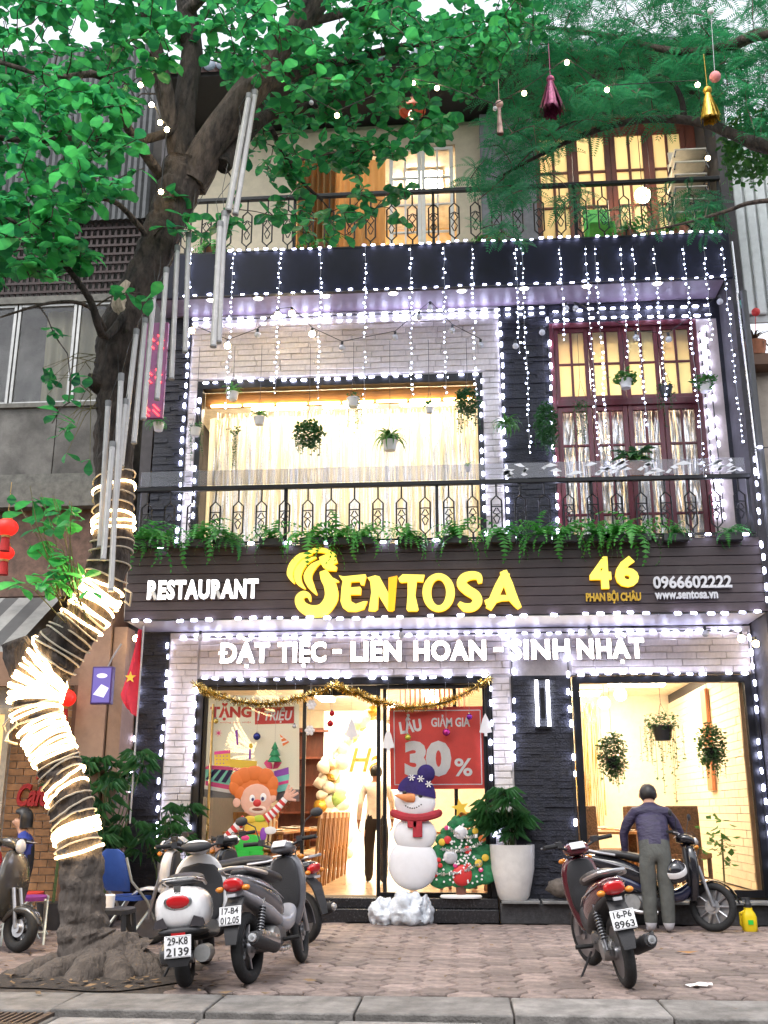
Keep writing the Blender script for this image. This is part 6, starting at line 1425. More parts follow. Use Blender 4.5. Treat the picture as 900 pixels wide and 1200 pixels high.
# shoots sprouting from the bend of the trunk
sh = MB()
for k in range(26):
    b = W_(rr.uniform(60, 105), rr.uniform(690, 735), 9.35); e = W_(rr.uniform(10, 105), rr.uniform(565, 690), rr.uniform(8.9, 9.6)); mid = (b + e) / 2 + Vector((rr.uniform(-.06, .06), -.1, .1)); sh.tube([b, mid, e], [.006, .005, .003], 4, cap=False)
    for j in range(rr.randint(2, 4)):
        s = rr.uniform(.14, .26); big.append((Matrix.Translation(e.lerp(mid, rr.uniform(0, .6))) @ Euler((rr.uniform(-.5, .5), rr.uniform(-.2, .9), rr.uniform(0, 6.3))).to_matrix().to_4x4() @ Matrix.Scale(s, 4), s, LM[rr.randrange(7)]))
for k in range(14):
    b = W_(rr.uniform(105, 120), rr.uniform(400, 480), 9.6); e = W_(rr.uniform(50, 108), rr.uniform(430, 540), rr.uniform(9, 9.5)); sh.tube([b, (b + e) / 2 + Vector((0, 0, .1)), e], [.005, .004, .002], 4, cap=False)
    for j in range(2): s = rr.uniform(.1, .18); big.append((Matrix.Translation(e) @ Euler((rr.uniform(-.5, .5), rr.uniform(.2, 1.2), rr.uniform(0, 6.3))).to_matrix().to_4x4() @ Matrix.Scale(s, 4), s, LM[rr.randrange(7)]))
sh.build('shoots', mat('green_shoot_stem', (.14, .12, .04), .7), tr, kind='stuff', sharp=0)
def inframe(m4):
    p = m4.translation + T0; v = p - Vector((0, 0, CAMH)); c, s = math.cos(YAW), math.sin(YAW); a = v.x * c + v.y * s; b = -v.x * s + v.y * c
    w = b * math.cos(PITCH) + v.z * math.sin(PITCH); u = -b * math.sin(PITCH) + v.z * math.cos(PITCH)
    return w, abs(F * a / w) < 440 and abs(F * u / w) < 590
big.sort(key=lambda t: -(t[1] / inframe(t[0])[0] if inframe(t[0])[1] else 0))
for k, (m4, s, me) in enumerate(big):
    if k < 300:
        o = put('leaf', me, tr); o.matrix_basis = m4
    else: fol.add([m4 @ v.co for v in me.vertices], [tuple(p.vertices) for p in me.polygons])
fol.build('foliage', TLEAF, tr, kind='stuff', sharp=80)
# rope lights wound round the trunk
rope = thing('rope_light', T0, 'warm white rope lights wound round the leaning trunk of the big tree', 'light string')
RU = mat('unlit_rope', (.42, .36, .28), .5, var=.1)
def wrap(py, tilt, lit, seed, slack=1.0, dz=0):
    best = min(range(len(TP)), key=lambda i: abs((F and proj_y(TP[i] + T0)) - py)); c = TP[best]; r = TR[best]
    t = (TP[min(best + 1, len(TP) - 1)] - TP[max(best - 1, 0)]).normalized()
    u = Vector((1, 0, 0)); u = (u - t * u.dot(t)).normalized(); w = t.cross(u); rr = random.Random(seed); ph = rr.uniform(0, 6); pts = []
    for k in range(28):
        a = k * 2 * math.pi / 28; pts.append(c + (u * math.cos(a) + w * math.sin(a)) * (r * 1.05 * slack + .010 + .005 * math.sin(3 * a + ph)) + t * (math.tan(tilt) * r * math.cos(a + rr.uniform(-.1, .1)) + .012 * math.sin(2 * a + ph)))
    q = MB(); q.tube(pts, .0125 if lit else .009, 6, closed=True); q.build('lit_rope' if lit else 'unlit_rope', WARMROPE if lit else RU, rope, sharp=0)
def proj_y(p):
    v = p - Vector((0, 0, CAMH)); c, s = math.cos(YAW), math.sin(YAW); b = -v.x * s + v.y * c
    w = b * math.cos(PITCH) + v.z * math.sin(PITCH); return 600 - F * (-b * math.sin(PITCH) + v.z * math.cos(PITCH)) / w
def proj_x(p):
    v = p - Vector((0, 0, CAMH)); c, s = math.cos(YAW), math.sin(YAW); a = v.x * c + v.y * s; b = -v.x * s + v.y * c
    return 450 + F * a / (b * math.cos(PITCH) + v.z * math.sin(PITCH))
k = 0
for py, ti, lit in [(885, .06, 1), (879, .0, 1), (867, .03, 1), (861, -.03, 1), (854, -.04, 1), (833, -.1, 1), (819, -.08, 1), (813, -.16, 1), (806, -.15, 1), (800, -.28, 1), (792, -.2, 1), (784, -.45, 1), (776, -.5, 1), (719, .05, 1), (699, -.1, 1), (692, -.25, 1), (975, .2, 1), (971, .16, 1), (998, .10, 1), (988, .12, 0), (981, .15, 1), (977, .16, 1), (973, .18, 1), (969, .20, 1), (960, .2, 0), (950, .25, 0), (938, .2, 0), (927, .30, 1), (920, .42, 1), (912, .2, 0), (903, .15, 0), (896, .12, 0),
                     (888, .05, 1), (882, .03, 1), (876, .02, 1), (870, 0, 1), (864, 0, 1), (858, -.02, 1), (851, 0, 1), (844, -.05, 0), (837, -.05, 1), (829, -.08, 0), (822, -.1, 1), (816, -.12, 1), (810, -.14, 1), (803, -.2, 1), (796, -.25, 1), (788, -.3, 1), (780, -.4, 1), (772, -.1, 0), (764, .0, 0), (757, .0, 0), (750, .05, 0), (743, .05, 0), (736, .0, 0), (729, .1, 1), (722, .0, 0), (716, .0, 1), (710, .0, 1), (703, -.1, 1), (696, -.2, 1), (688, -.2, 1), (676, -.1, 0), (660, 0, 0), (648, .1, 0), (636, .05, 0), (622, .1, 1), (616, .12, 1), (608, .15, 1), (596, .1, 0), (585, .1, 0), (575, .2, 1), (560, .3, 0)]:
    wrap(py, ti, lit, k); k += 1
q = MB(); q.tube([W_(10, 870, 9.3), W_(4, 850, 9.2), W_(14, 838, 9.2), W_(20, 848, 9.25), W_(10, 858, 9.25), W_(6, 868, 9.2), W_(20, 872, 9.3)], .012, 6); q.tube([W_(146, 690, 9.4), W_(154, 695, 9.35), W_(152, 710, 9.4), W_(146, 704, 9.4)], .011, 6); q.build('loose_end', RU, rope)
# hanging meteor-shower tubes beside the trunk
TUBE = mat('milky_tube_plastic', (.5, .48, .47), .25, var=.06); TCAP = mat('grey_cap', (.2, .2, .2), .5)
tubes = [(127, 472, 117, 640, 9.3), (132, 520, 121, 655, 9.2), (142, 440, 130, 690, 9.25), (160, 388, 142, 545, 9.35), (147, 470, 133, 618, 9.3), (170, 375, 157, 518, 9.4), (180, 346, 168, 490, 9.45), (195, 316, 184, 467, 9.5), (208, 290, 201, 443, 9.6), (221, 275, 217, 412, 9.6), (258, 262, 250, 405, 9.5), (263, 250, 256, 400, 9.55), (299, 108, 276, 250, 9.6), (292, 112, 268, 246, 9.55), (284, 150, 262, 275, 9.6)]
ordn = ['first', 'second', 'third', 'fourth', 'fifth', 'sixth', 'seventh', 'eighth', 'ninth', 'tenth', 'eleventh', 'twelfth', 'thirteenth', 'fourteenth', 'fifteenth']
for k, (xa, ya, xb, yb, Y) in enumerate(tubes):
    a, b = on(xa, ya, Y), on(xb, yb, Y); d = b - a; t = thing('hanging_light_tube', a, ordn[k] + ' pale light tube from the left, hanging ' + ('close beside the trunk' if k < 9 else 'free right of the trunk' if k < 12 else 'high up under the right limb'), 'light tube', 'hanging light tubes on the tree')
    r = .028 if k < 10 else .032
    q = MB(); q.tube([d * .02, d], r, 10); q.build('tube', TUBE, t); q = MB(); q.tube([Vector((0, 0, .02)), d * .03], r * 1.12, 10); q.tube([d, d * 1.012], r * 1.1, 10); q.build('caps', TCAP, t, kind='stuff')
    q = MB(); q.tube([Vector((0, 0, 0)), Vector((rr.uniform(-.1, .1), .1, .35)), Vector((rr.uniform(-.1, .2), .25, .8))], .004, 4); q.build('cable', CABLE, t)
    q = MB(); q.bar(d * .06 + Vector((0, -r * .99, 0)), d * .97 + Vector((0, -r * .99, 0)), .012, .003); q.build('led_board', mat('led_board', (.75, .72, .66), .5), t)
# ------------------------------------------------------------------ the feathery tree reaching in from the right
FLEAF = leafmat('feathery_leaf', (.028, .24, .10), .5, var=.4, rough=.5)
ft = thing('feathery_tree', (6.2, 10.2, 0), 'fine leaved feathery tree reaching in from the right above the top balcony', 'tree')
T0 = ft.location.copy(); NODES = []; tr = ft
m = MB(); P, Q = rough_tube(m, [(0, 0, -.05), (.05, 0, 2), (-.1, .1, 5), (.0, .1, 7.5), (-.3, 0, 9.5), (-.6, 0, 12)], [.3, .2, .19, .18, .15, .1], 16, .05, 50); m.build('trunk', BARK, ft, sharp=70)
limb([(1020, 190, 10.3), (900, 172, 10.6), (860, 158, 10.8), (820, 143, 11), (760, 140, 11.2), (700, 152, 11.4), (640, 178, 11.6), (590, 205, 11.7)], .09, .015, 51)
limb([(1000, 60, 10.2), (900, 40, 10.5), (850, 55, 10.8), (790, 60, 11), (700, 40, 11.2), (610, 30, 11.4)], .09, .02, 52)
limb([(802, 143, 11.1), (797, 112, 11), (780, 92, 11), (735, 80, 11.2), (660, 90, 11.5)], .04, .012, 53)
limb([(1000, 230, 10.4), (890, 236, 10.8), (850, 248, 11), (800, 262, 11.3), (740, 275, 11.5)], .035, .008, 54)
limb([(1000, -60, 10.2), (860, -70, 10.6), (700, -60, 11)], .09, .03, 55)
limb([(716, 130, 11.3), (655, 150, 11.6), (600, 200, 11.8), (560, 235, 12)], .02, .006, 56)
tips = []; rr = random.Random(23)
region([(600, -150), (1000, -150), (1000, 20), (900, 110), (780, 125), (620, 120)], 500, 10.2, 12.2)
region([(560, 40), (900, 30), (880, 140), (830, 150), (690, 145), (600, 200), (570, 120)], 240, 10.8, 12.3)
region([(570, 130), (680, 120), (650, 200), (590, 240), (545, 215)], 52, 11.4, 12.4)
region([(560, 200), (640, 210), (620, 290), (560, 280)], 22, 11.6, 12.4)
region([(640, 225), (840, 215), (850, 280), (700, 290)], 24, 11.2, 12.2)
region([(840, 60), (1000, 60), (1000, 180), (890, 170)], 70, 10.4, 11.6)
tips.sort(key=lambda p: min((p - n).length_squared for n, r in NODES[::3]))
tw = MB(); fr_ = MB()
for p in tips:
    nn, nr_ = min(NODES, key=lambda n: (p - n[0]).length_squared); d = p - nn; L = d.length; k = 3; P = [nn + d * (i / k) + Vector((0, 0, .08 * L * math.sin(math.pi * i / k))) for i in range(k + 1)]
    tw.tube(P, [.008, .006, .005, .003], 4, cap=False); NODES.extend([(x, .01) for x in P[1:]])
    a0 = rr.uniform(0, 6.3)
    for j in range(rr.randint(3, 5)):
        az = a0 + j * 1.6 + rr.uniform(-.3, .3); el = rr.uniform(-.3, .5); Lf = rr.uniform(.22, .42); b = P[-1] - d.normalized() * rr.uniform(0, .15) if L > 0 else P[-1]; n = 13; seg = Lf / n; pp = b.copy(); roll = rr.uniform(-.5, .5)
        for i in range(n):
            dd = Vector((math.cos(az) * math.cos(el), math.sin(az) * math.cos(el), math.sin(el))); s = Vector((-math.sin(az), math.cos(az), roll)).normalized(); t = math.sin(math.pi * (i + .8) / (n + 1)) ** .6; w = dd * seg * .33
            for sg in (-1, 1):
                tip = pp + s * sg * .075 * t + dd * .03; mid = pp + s * sg * .04 * t + dd * .012
                fr_.add([pp, mid + w, tip, mid - w], [(0, 1, 2, 3)])
            pp = pp + dd * seg; el -= rr.uniform(.02, .11)
tw.build('twigs', BARK, ft, kind='stuff', sharp=0)
fr_.build('foliage', FLEAF, ft, kind='stuff', sharp=0)
t = thing('hanging_vine', on(880, 170, 11.6), 'bright green bushy vine hanging at the right edge before the white panel', 'plant'); put('foliage', ivy(90, .42, .5, 700, .10, 10, .5), t).data.materials[0] = GREEN3
# ------------------------------------------------------------------ motorbikes and scooters
TYRE = mat('black_rubber', (.011, .011, .012), .8, var=.25, scale=20, bump=.3); RIMA = mat('grey_alloy', (.42, .42, .44), .35, metal=.9); ENG = mat('cast_engine_grey', (.12, .12, .125), .5, metal=.7, var=.25, bump=.3); PLBLK = mat('black_textured_plastic', (.022, .022, .025), .6, bump=.2, bscale=120)
SEATM = mat('black_seat_vinyl', (.018, .018, .02), .5, bump=.15, bscale=90); TAILR = mat('red_tail_lens', (.45, .012, .015), .12, coat=.6, var=.05); ORL = mat('amber_lens', (.6, .2, .02), .15); PLATEW = mat('plate_white', (.68, .68, .70), .4, var=.06); PLTXT = mat('plate_black', (.02, .02, .02), .5); CLEARL = mat('clear_lens', (.5, .5, .53), .08, coat=1.0, var=.04)
def paint(n, c): return mat('paint_' + n, c, .22, coat=.7, var=.12, scale=3)
def wheel(par, x, r, w, spokes, rim=RIMA, tw=.045, steer=None):
    M = rotm(R(90), 0, 0); o = MB(); k = spokes
    o.lathe([(r - tw - .02, -w * .38), (r - tw + .005, -w * .42), (r - tw + .005, w * .42), (r - tw - .02, w * .38), (r - tw - .028, 0), (r - tw - .02, -w * .38)], n=32, m=M)
    o.lathe([(0, -w * .6), (.045, -w * .6), (.05, 0), (.045, w * .6), (0, w * .6)], n=14, m=M)
    for i in range(k):
        a = 2 * math.pi * i / k; d = Vector((math.cos(a), 0, math.sin(a))); o.tube([d * .04, d * (r - tw - .015)], [.014, .011], 6)
    o.lathe([(.0, w * .30), (.085, w * .30), (.085, w * .36), (0, w * .36)], n=18, m=M)
    p = o.build('wheel', rim, par, loc=(x, 0, r)); t = MB(); n = 40; rings = []
    for i in range(n):
        a = 2 * math.pi * i / n; d = Vector((math.cos(a), 0, math.sin(a))); c = d * (r - tw); ring = []
        for j in range(12):
            b = 2 * math.pi * j / 12; g = 1.0 if not (3 <= j % 12 <= 9) else 1.0
            ring.append(c + d * math.cos(b) * tw * (1.0 if (i + (j % 3)) % 3 else .95) + Vector((0, math.sin(b) * w / 2, 0)))
        rings.append(ring)
    rings.append(rings[0]); t.loft(rings, cap=False); t.build('tyre', TYRE, p, sharp=60); return p
def secx(L, n=18, e=2.5):  # loft along x: (x, zc, hy, hz[, yc])
    return [sell((s[0], s[4] if len(s) > 4 else 0, s[1]), s[2], s[3], (0, 1, 0), (0, 0, 1), n, e) for s in L]
def secz(L, n=18, e=2.5):  # loft along z: (z, xc, hx, hy)
    return [sell((s[1], 0, s[0]), s[2], s[3], (1, 0, 0), (0, 1, 0), n, e) for s in L]
def lofted(name, m, rings, par, sub=1, **k):
    q = MB(); q.loft(rings); o = fixnormals(q.build(name, m, par, sharp=60, **k)); return subd(o, sub) if sub else o
def plate(par, x, z, tilt, l1, l2, w=.19, h=.145):
    if len(l1) < 3: return
    q = MB(); q.box((0, 0, 0), (.006, w, h)); o = bevel(q.build('number_plate', PLATEW, par, loc=(x, 0, z)), .004); o.rotation_euler = (0, tilt, 0); q = MB()
    fn = lambda u, v, d: Vector((-.0055 + d, -u, v))
    text(q, l1, fn, -w * .38, w * .38, .012, h * .42, depth=.002, bold=.02); text(q, l2, fn, -w * .42, w * .42, -h * .42, -.008, depth=.002, bold=.02); q.build('plate_digits', PLTXT, o); q = MB()
    for a in ((-w / 2 + .006, w / 2 - .006, h / 2 - .008, h / 2 - .006), (-w / 2 + .006, w / 2 - .006, -h / 2 + .006, -h / 2 + .008)): q.b2(-.0042, -.003, a[0], a[1], a[2], a[3])
    q.build('plate_edge', PLTXT, o, kind='stuff')
def bars(par, z, x, w, m, mirror=True, turn=0.0, grip=.13, up=.06):
    h = bpy.data.objects.new('handlebar', None)
    q = MB(); pts = [(-.05, w, up), (-.02, w * .62, up * .9), (0, .08, 0), (0, -.08, 0), (-.02, -w * .62, up * .9), (-.05, -w, up)]; q.tube(pts, .012, 8); o = q.build('handlebar', m, par, loc=(x, 0, z)); o.rotation_euler = (0, 0, turn)
    for s in (-1, 1):
        q = MB(); q.tube([(-.025, s * (w - grip - .01), up * .93), (-.055, s * (w + .005), up)], .019, 10); q.build('grip', TYRE, o); q = MB(); q.tube([(.02, s * (w - .14), up * .95), (.045, s * (w - .08), up - .01), (.02, s * (w + .0), up - .005)], .007, 6); q.build('brake_lever', RIMA, o)
        q = MB(); q.box((-.02, s * (w - .16), up), (.06, .05, .05)); q.build('switch_box', PLBLK, o)
        if mirror:
            q = MB(); q.tube([(.0, s * (w - .14), up + .02), (.02, s * (w - .1), up + .15), (.0, s * (w - .02), up + .2)], .006, 6); q.build('mirror_stalk', PLBLK, o); q = MB(); q.ball((.0, s * (w + .02), up + .215), .06, 12, 8, sc=(.35, 1, .7)); q.build('mirror', PLBLK, o)
    return o
def moped(label, body, accent, pl, loc, rz, lean=-7, mirrors=True, group='motorbikes parked before the restaurant', turn=.0, sub=1, tailm=TAILR, shieldm=None, spokes=5, fender=None, oldname='parked_motorbike'):
    t = thing(oldname, loc, label, 'motorbike', group); t.rotation_euler = (R(lean), 0, R(rz)); xr, xf, r = -.62, .63, .275
    wheel(t, xr, r, .095, spokes, tw=.05); fw = wheel(t, xf, r, .08, spokes, tw=.045); fw.rotation_euler = (0, 0, turn)
    lofted('engine', ENG, secx([(-.68, .28, .05, .05), (-.5, .30, .09, .09), (-.2, .30, .12, .12), (.05, .30, .10, .09), (.12, .31, .06, .06)]), t)
    q = MB(); q.lathe([(0, .13), (.09, .13), (.1, .11), (.1, .02)], c=(-.28, 0, .30), n=18, m=rotm(R(90), 0, 0)); q.lathe([(0, -.13), (.08, -.13), (.09, -.1), (.09, -.02)], c=(-.5, 0, .29), n=18, m=rotm(R(90), 0, 0)); q.build('engine_cover', mat('dusty_alloy', (.3, .3, .3), .45, metal=.7, var=.25), t)
    ex = [(-.0, -.12, .20), (-.2, -.15, .2), (-.42, -.165, .24), (-.52, -.17, .27), (-.9, -.18, .36)]
    q = MB(); q.tube(ex[:3], .022, 8); q.build('exhaust_pipe', CHROME, t); q = MB(); q.tube([(-.38, -.162, .235), (-.45, -.167, .255), (-.86, -.178, .35), (-.92, -.18, .365)], [.03, .058, .062, .05], 14); q.build('muffler', PLBLK, t); q = MB(); q.tube([(-.925, -.18, .366), (-.945, -.181, .371)], [.038, .032], 12); q.tube([(-.94, -.181, .37), (-.95, -.181, .372)], [.016, .016], 10); q.build('muffler_tip', CHROME, t)
    q = MB(); q.loft([sell((x, -.215 - .004 * i, z + .03), .012, .04, (0, 1, 0), (0, 0, 1), 10) for i, (x, z) in enumerate(((-.45, .27), (-.65, .31), (-.84, .35)))]); q.build('heat_shield', CHROME, t)
    for s in (-1, 1):
        q = MB(); a, b = Vector((-.64, s * .11, .30)), Vector((-.47, s * .115, .64)); q.tube([a, b], .014, 8); 
        for i in range(9): c = a.lerp(b, .25 + .065 * i); q.tube([c, c + (b - a) * .022], .032, 10)
        q.build('shock_absorber', mat('shock_grey', (.16, .16, .17), .4, metal=.7), t); q = MB(); q.bar((xr, s * .075, r), (-.2, s * .09, .33), .03, .045); q.build('swing_arm', ENG, t)
        q = MB(); q.tube([(xf, s * .075, r), (.50, s * .075, .72)], [.024, .018], 10); q.build('fork_leg', RIMA, t)
    lofted('tail_body', body, secx([(-.84, .80, .055, .035), (-.80, .79, .10, .065), (-.62, .74, .135, .10), (-.35, .67, .155, .13), (-.12, .57, .15, .12), (.05, .48, .11, .07)]), t, sub)
    q = MB(); q.loft(secx([(-.80, .715, .08, .035), (-.6, .64, .12, .05), (-.3, .52, .14, .07), (-.1, .44, .13, .06)])); q.build('side_lower_panel', accent, t, sharp=60)
    for s in (-1, 1): q = MB(); q.tube([(-.74, s * .118, .80), (-.5, s * .148, .735), (-.3, s * .16, .68), (-.1, s * .152, .60)], [.003, .007, .006, .002], 6); q.build('side_stripe', SILV, t)
    lofted('tail_light', tailm, secx([(-.875, .79, .035, .02), (-.868, .785, .07, .045), (-.83, .77, .092, .06), (-.78, .77, .09, .05)]), t, 1)
    for s in (-1, 1): q = MB(); q.ball((-.835, s * .115, .745), .035, 10, 8, sc=(.8, 1, .7)); q.build('indicator', ORL, t)
    lofted('seat', SEATM, secx([(-.70, .865, .08, .02), (-.62, .865, .115, .045), (-.35, .845, .125, .05), (-.18, .80, .125, .055), (.05, .775, .10, .05), (.16, .76, .06, .025)]), t, 1)
    q = MB(); q.tube([(-.45, .15, .83), (-.65, .155, .86), (-.84, .10, .90), (-.87, 0, .905), (-.84, -.10, .90), (-.65, -.155, .86), (-.45, -.15, .83)], .015, 8); q.build('grab_rail', RIMA if body is not None else RIMA, t)
    q = MB(); q.loft([sell(c, hx, hy, (0, 1, 0), Vector((.3, 0, 1)).normalized(), 12, 5) for c, hx, hy in (((-.76, 0, .68), .07, .02), ((-.86, 0, .60), .08, .02), ((-.90, 0, .50), .065, .015), ((-.93, 0, .36), .055, .008))]); q.loft([[Vector((x, y * w, z)) for y in (-1, -.4, .4, 1)] + [Vector((x + .02, y * w, z)) for y in (1, .4, -.4, -1)] for x, z, w in ((-.74, .70, .07), (-.87, .58, .075), (-.93, .42, .06), (-.95, .33, .045))]); q.build('rear_mudguard', PLBLK, t, sharp=50)
    plate(t, -.925, .545, R(14), *pl)
    q = MB(); q.box((-.865, 0, .695), (.03, .07, .025)); q.build('reflector', CLEARL, t)
    lofted('spine', accent, secx([(.0, .42, .09, .08), (.2, .36, .10, .07), (.38, .44, .09, .10), (.46, .62, .07, .12)]), t)
    sm = shieldm or body
    lofted('leg_shield', sm, secz([(.30, .42, .05, .07), (.45, .44, .055, .13), (.65, .45, .07, .175), (.85, .43, .08, .175), (.97, .41, .05, .12)], e=2.8), t, 1)
    lofted('inner_shield', PLBLK, secz([(.45, .385, .03, .11), (.65, .375, .03, .14), (.85, .36, .03, .14), (.95, .355, .02, .09)], e=3), t, 1)
    lofted('handle_cover', body, secx([(.26, 1.02, .06, .03), (.30, 1.03, .11, .055), (.40, 1.03, .13, .065), (.48, 1.0, .09, .05), (.52, .98, .04, .02)]), t, 1)
    q = MB(); q.ball((.495, 0, 1.0), .07, 14, 8, sc=(.5, 1.2, .7)); q.build('headlight', CLEARL, t); q = MB(); q.box((.285, 0, 1.062), (.09, .13, .012), rotm(0, R(-35), 0)); bevel(q.build('speedometer', CLEARL, t), .004)
    for s in (-1, 1): q = MB(); q.tube([(.33, s * .2, 1.07), (.46, s * .17, 1.10), (.54, s * .06, .98), (.50, s * .05, .8)], .005, 5); q.build('brake_cable', PLBLK, t); q = MB(); q.ball((.50, s * .12, .93), .04, 10, 7, sc=(.6, 1, .6)); q.build('front_indicator', ORL, t)
    bars(t, 1.03, .34, .34, PLBLK, mirrors, turn)
    q = MB(); rings = []
    for i in range(11):
        a = R(10 + 150 * i / 10); rings.append([Vector((xf + math.cos(a) * (r + .035) * 1, y, r + math.sin(a) * (r + .035) - abs(y) * .35)) for y in (-.06, -.035, 0, .035, .06)] + [Vector((xf + math.cos(a) * (r + .025), y, r + math.sin(a) * (r + .025) - abs(y) * .35)) for y in (.055, .03, 0, -.03, -.055)])
    q.loft(rings); o = q.build('front_mudguard', fender or body, t, sharp=60); o.rotation_euler = (0, 0, 0)
    q = MB(); q.tube([(-.02, .12, .22), (.0, .25, .02), (.03, .27, .01)], .011, 6); q.build('side_stand', PLBLK, t)
    for s in (-1, 1): q = MB(); q.tube([(-.08, s * .11, .27), (-.08, s * .26, .28)], .018, 8); q.build('foot_peg', TYRE, t)
    q = MB(); q.tube([(-.62, .0, .31), (-.2, .10, .31)], .02, 6); q.build('chain_case', PLBLK, t); return t
def vespa(label, body, inner, pl, loc, rz, lean=-7, turn=0., name='parked_scooter', group='motorbikes parked before the restaurant'):
    t = thing(name, loc, label, 'scooter', group); t.rotation_euler = (R(lean), 0, R(rz)); r = .225
    wheel(t, -.58, r, .125, 5, tw=.06); fw = wheel(t, .68, r, .11, 5, tw=.055); fw.rotation_euler = (0, 0, turn)
    lofted('rear_body', body, secx([(-.86, .60, .09, .08), (-.835, .60, .16, .145), (-.74, .60, .205, .175), (-.55, .585, .23, .185), (-.3, .57, .22, .17), (-.08, .52, .17, .13), (.02, .46, .12, .08)], 22, 2.6), t, 1)
    lofted('lower_trim', PLBLK, secx([(-.875, .445, .10, .02), (-.85, .45, .17, .035), (-.6, .42, .215, .04), (-.2, .37, .17, .04)], 16), t, 1)
    lofted('seat', SEATM, secx([(-.72, .80, .09, .02), (-.66, .81, .14, .05), (-.4, .81, .155, .055), (-.15, .79, .14, .05), (.0, .77, .09, .025)]), t, 1)
    q = MB(); q.tube([(-.42, .17, .76), (-.62, .175, .80), (-.78, .12, .83), (-.82, 0, .835), (-.78, -.12, .83), (-.62, -.175, .80), (-.42, -.17, .76)], .013, 8); q.build('grab_rail', CHROME, t)
    q = MB(); q.ball((-.855, 0, .665), .10, 18, 10, sc=(.22, 1.0, .58)); q.build('tail_light', TAILR, t); q = MB(); q.ball((-.853, 0, .665), .112, 18, 10, sc=(.17, 1.0, .6)); q.build('tail_light_rim', CHROME, t)
    for s in (-1, 1):
        q = MB(); q.prism([(s * .085, .475), (s * .20, .475), (s * .185, .53), (s * .12, .555)], lambda u, v, d: Vector((d + .10 * abs(u) * abs(u) * 9, u, v)), -.872, -.82); fixnormals(q.build('rear_indicator', mat('smoked_lens', (.05, .045, .05), .12), t))
        q = MB(); q.tube([(.66, s * .06, r), (.56, s * .055, .6)], .02, 8); q.build('fork_leg', RIMA, t)
    q = MB(); q.box((-.868, 0, .76), (.006, .055, .05)); q.build('badge_plate', CHROME, t); q = MB(); q.box((-.88, 0, .425), (.02, .11, .028)); q.build('reflector', TAILR, t)
    plate(t, -.93, .345, R(10), *pl, w=.205, h=.16)
    q = MB(); q.loft([[Vector((x, y * w, z)) for y in (-1, -.3, .3, 1)] + [Vector((x + .02, y * w, z)) for y in (1, .3, -.3, -1)] for x, z, w in ((-.80, .46, .10), (-.90, .38, .10), (-.93, .25, .09), (-.92, .2, .07))]); q.build('rear_mudguard', PLBLK, t, sharp=50)
    lofted('engine', ENG, secx([(-.74, .25, .05, .06, .13), (-.6, .26, .07, .10, .13), (-.3, .27, .07, .10, .12), (-.1, .3, .05, .06, .1)]), t); q = MB(); q.tube([(-.2, -.1, .2), (-.42, -.16, .22), (-.5, -.165, .24), (-.82, -.17, .27)], [.02, .03, .07, .065], 12); q.build('muffler', mat('dusty_alloy', (.3, .3, .3), .45, metal=.7), t)
    lofted('floorboard', PLBLK, secx([(-.05, .33, .17, .05), (.2, .30, .20, .035), (.42, .32, .19, .04), (.5, .42, .15, .06)]), t)
    lofted('leg_shield', body, secz([(.28, .46, .03, .15), (.45, .50, .03, .25), (.70, .52, .035, .265), (.88, .50, .035, .21), (.98, .47, .03, .10)], e=2.2), t, 1)
    lofted('inner_shield', inner, secz([(.36, .455, .02, .18), (.55, .475, .03, .225), (.75, .475, .03, .225), (.9, .46, .02, .165)], e=2.6), t, 1)
    lofted('handle_cover', body, secx([(.28, 1.03, .05, .03), (.33, 1.04, .10, .05), (.42, 1.04, .13, .06), (.50, 1.02, .10, .065), (.545, 1.0, .04, .03)]), t, 1)
    lofted('handle_rear_cover', PLBLK, secx([(.27, 1.03, .05, .028), (.30, 1.035, .12, .045), (.36, 1.04, .16, .045), (.39, 1.04, .1, .03)]), t, 1)
    q = MB(); q.ball((.53, 0, 1.0), .075, 16, 10, sc=(.5, 1, 1)); q.build('headlight', CLEARL, t); bars(t, 1.02, .36, .37, PLBLK, False, turn, up=.05)
    lofted('front_mudguard', body, [sell((.68 + math.cos(a) * .22, 0, r + math.sin(a) * .2), .085 * s, .05 * s, (0, 1, 0), (-math.sin(a) * 0 + math.cos(a), 0, math.sin(a)), 12) for a, s in ((R(5), .5), (R(40), .9), (R(90), 1), (R(140), .9), (R(170), .5))], t, 1)
    q = MB(); q.tube([(-.05, .12, .25), (-.02, .26, .02)], .012, 6); q.build('side_stand', PLBLK, t); return t
def base(px, py, rz, back): p = gnd(px, py); return (p.x + math.cos(R(rz)) * back, p.y + math.sin(R(rz)) * back, 0)
WHP = paint('pearl_white', (.74, .73, .74)); GRP = paint('grey', (.11, .11, .125)); SILV = paint('silver_grey', (.30, .30, .33)); REDP = paint('dark_red', (.085, .006, .014)); BLP = paint('black', (.013, .013, .018)); DG = paint('olive_grey', (.045, .043, .040)); BLU = paint('dark_blue', (.015, .02, .06))
vespa('white rounded scooter seen from behind, oval red tail light, beside the trunk', WHP, PLBLK, ('29-K8', '2139'), base(217, 1158, 97, .60), 97, -5, .35)
moped('grey motorbike seen from behind with its plate at the left, second from the tree', GRP, SILV, ('17-B4', '012.05'), base(293, 1153, 79, .62), 79, -7, turn=.15)
moped('dark red motorbike seen from behind alone on the open paving, leaning left', REDP, PLBLK, ('16-P6', '8963'), base(737, 1158, 96, .62), 96, -9, mirrors=False, turn=.25)
moped('black motorbike standing sideways before the right window with a man behind it', BLP, BLU, ('29-H1', '4720') if False else ('', '') if False else ('29', '47'), (2.22, 13.08, 0), -8, -5, spokes=10, turn=-.35)
moped('black motorbike with white front mudguard sideways behind the white scooter', BLP, PLBLK, ('29', '11'), (-2.72, 11.35, 0), 178, -6, fender=WHP, shieldm=WHP, mirrors=False)
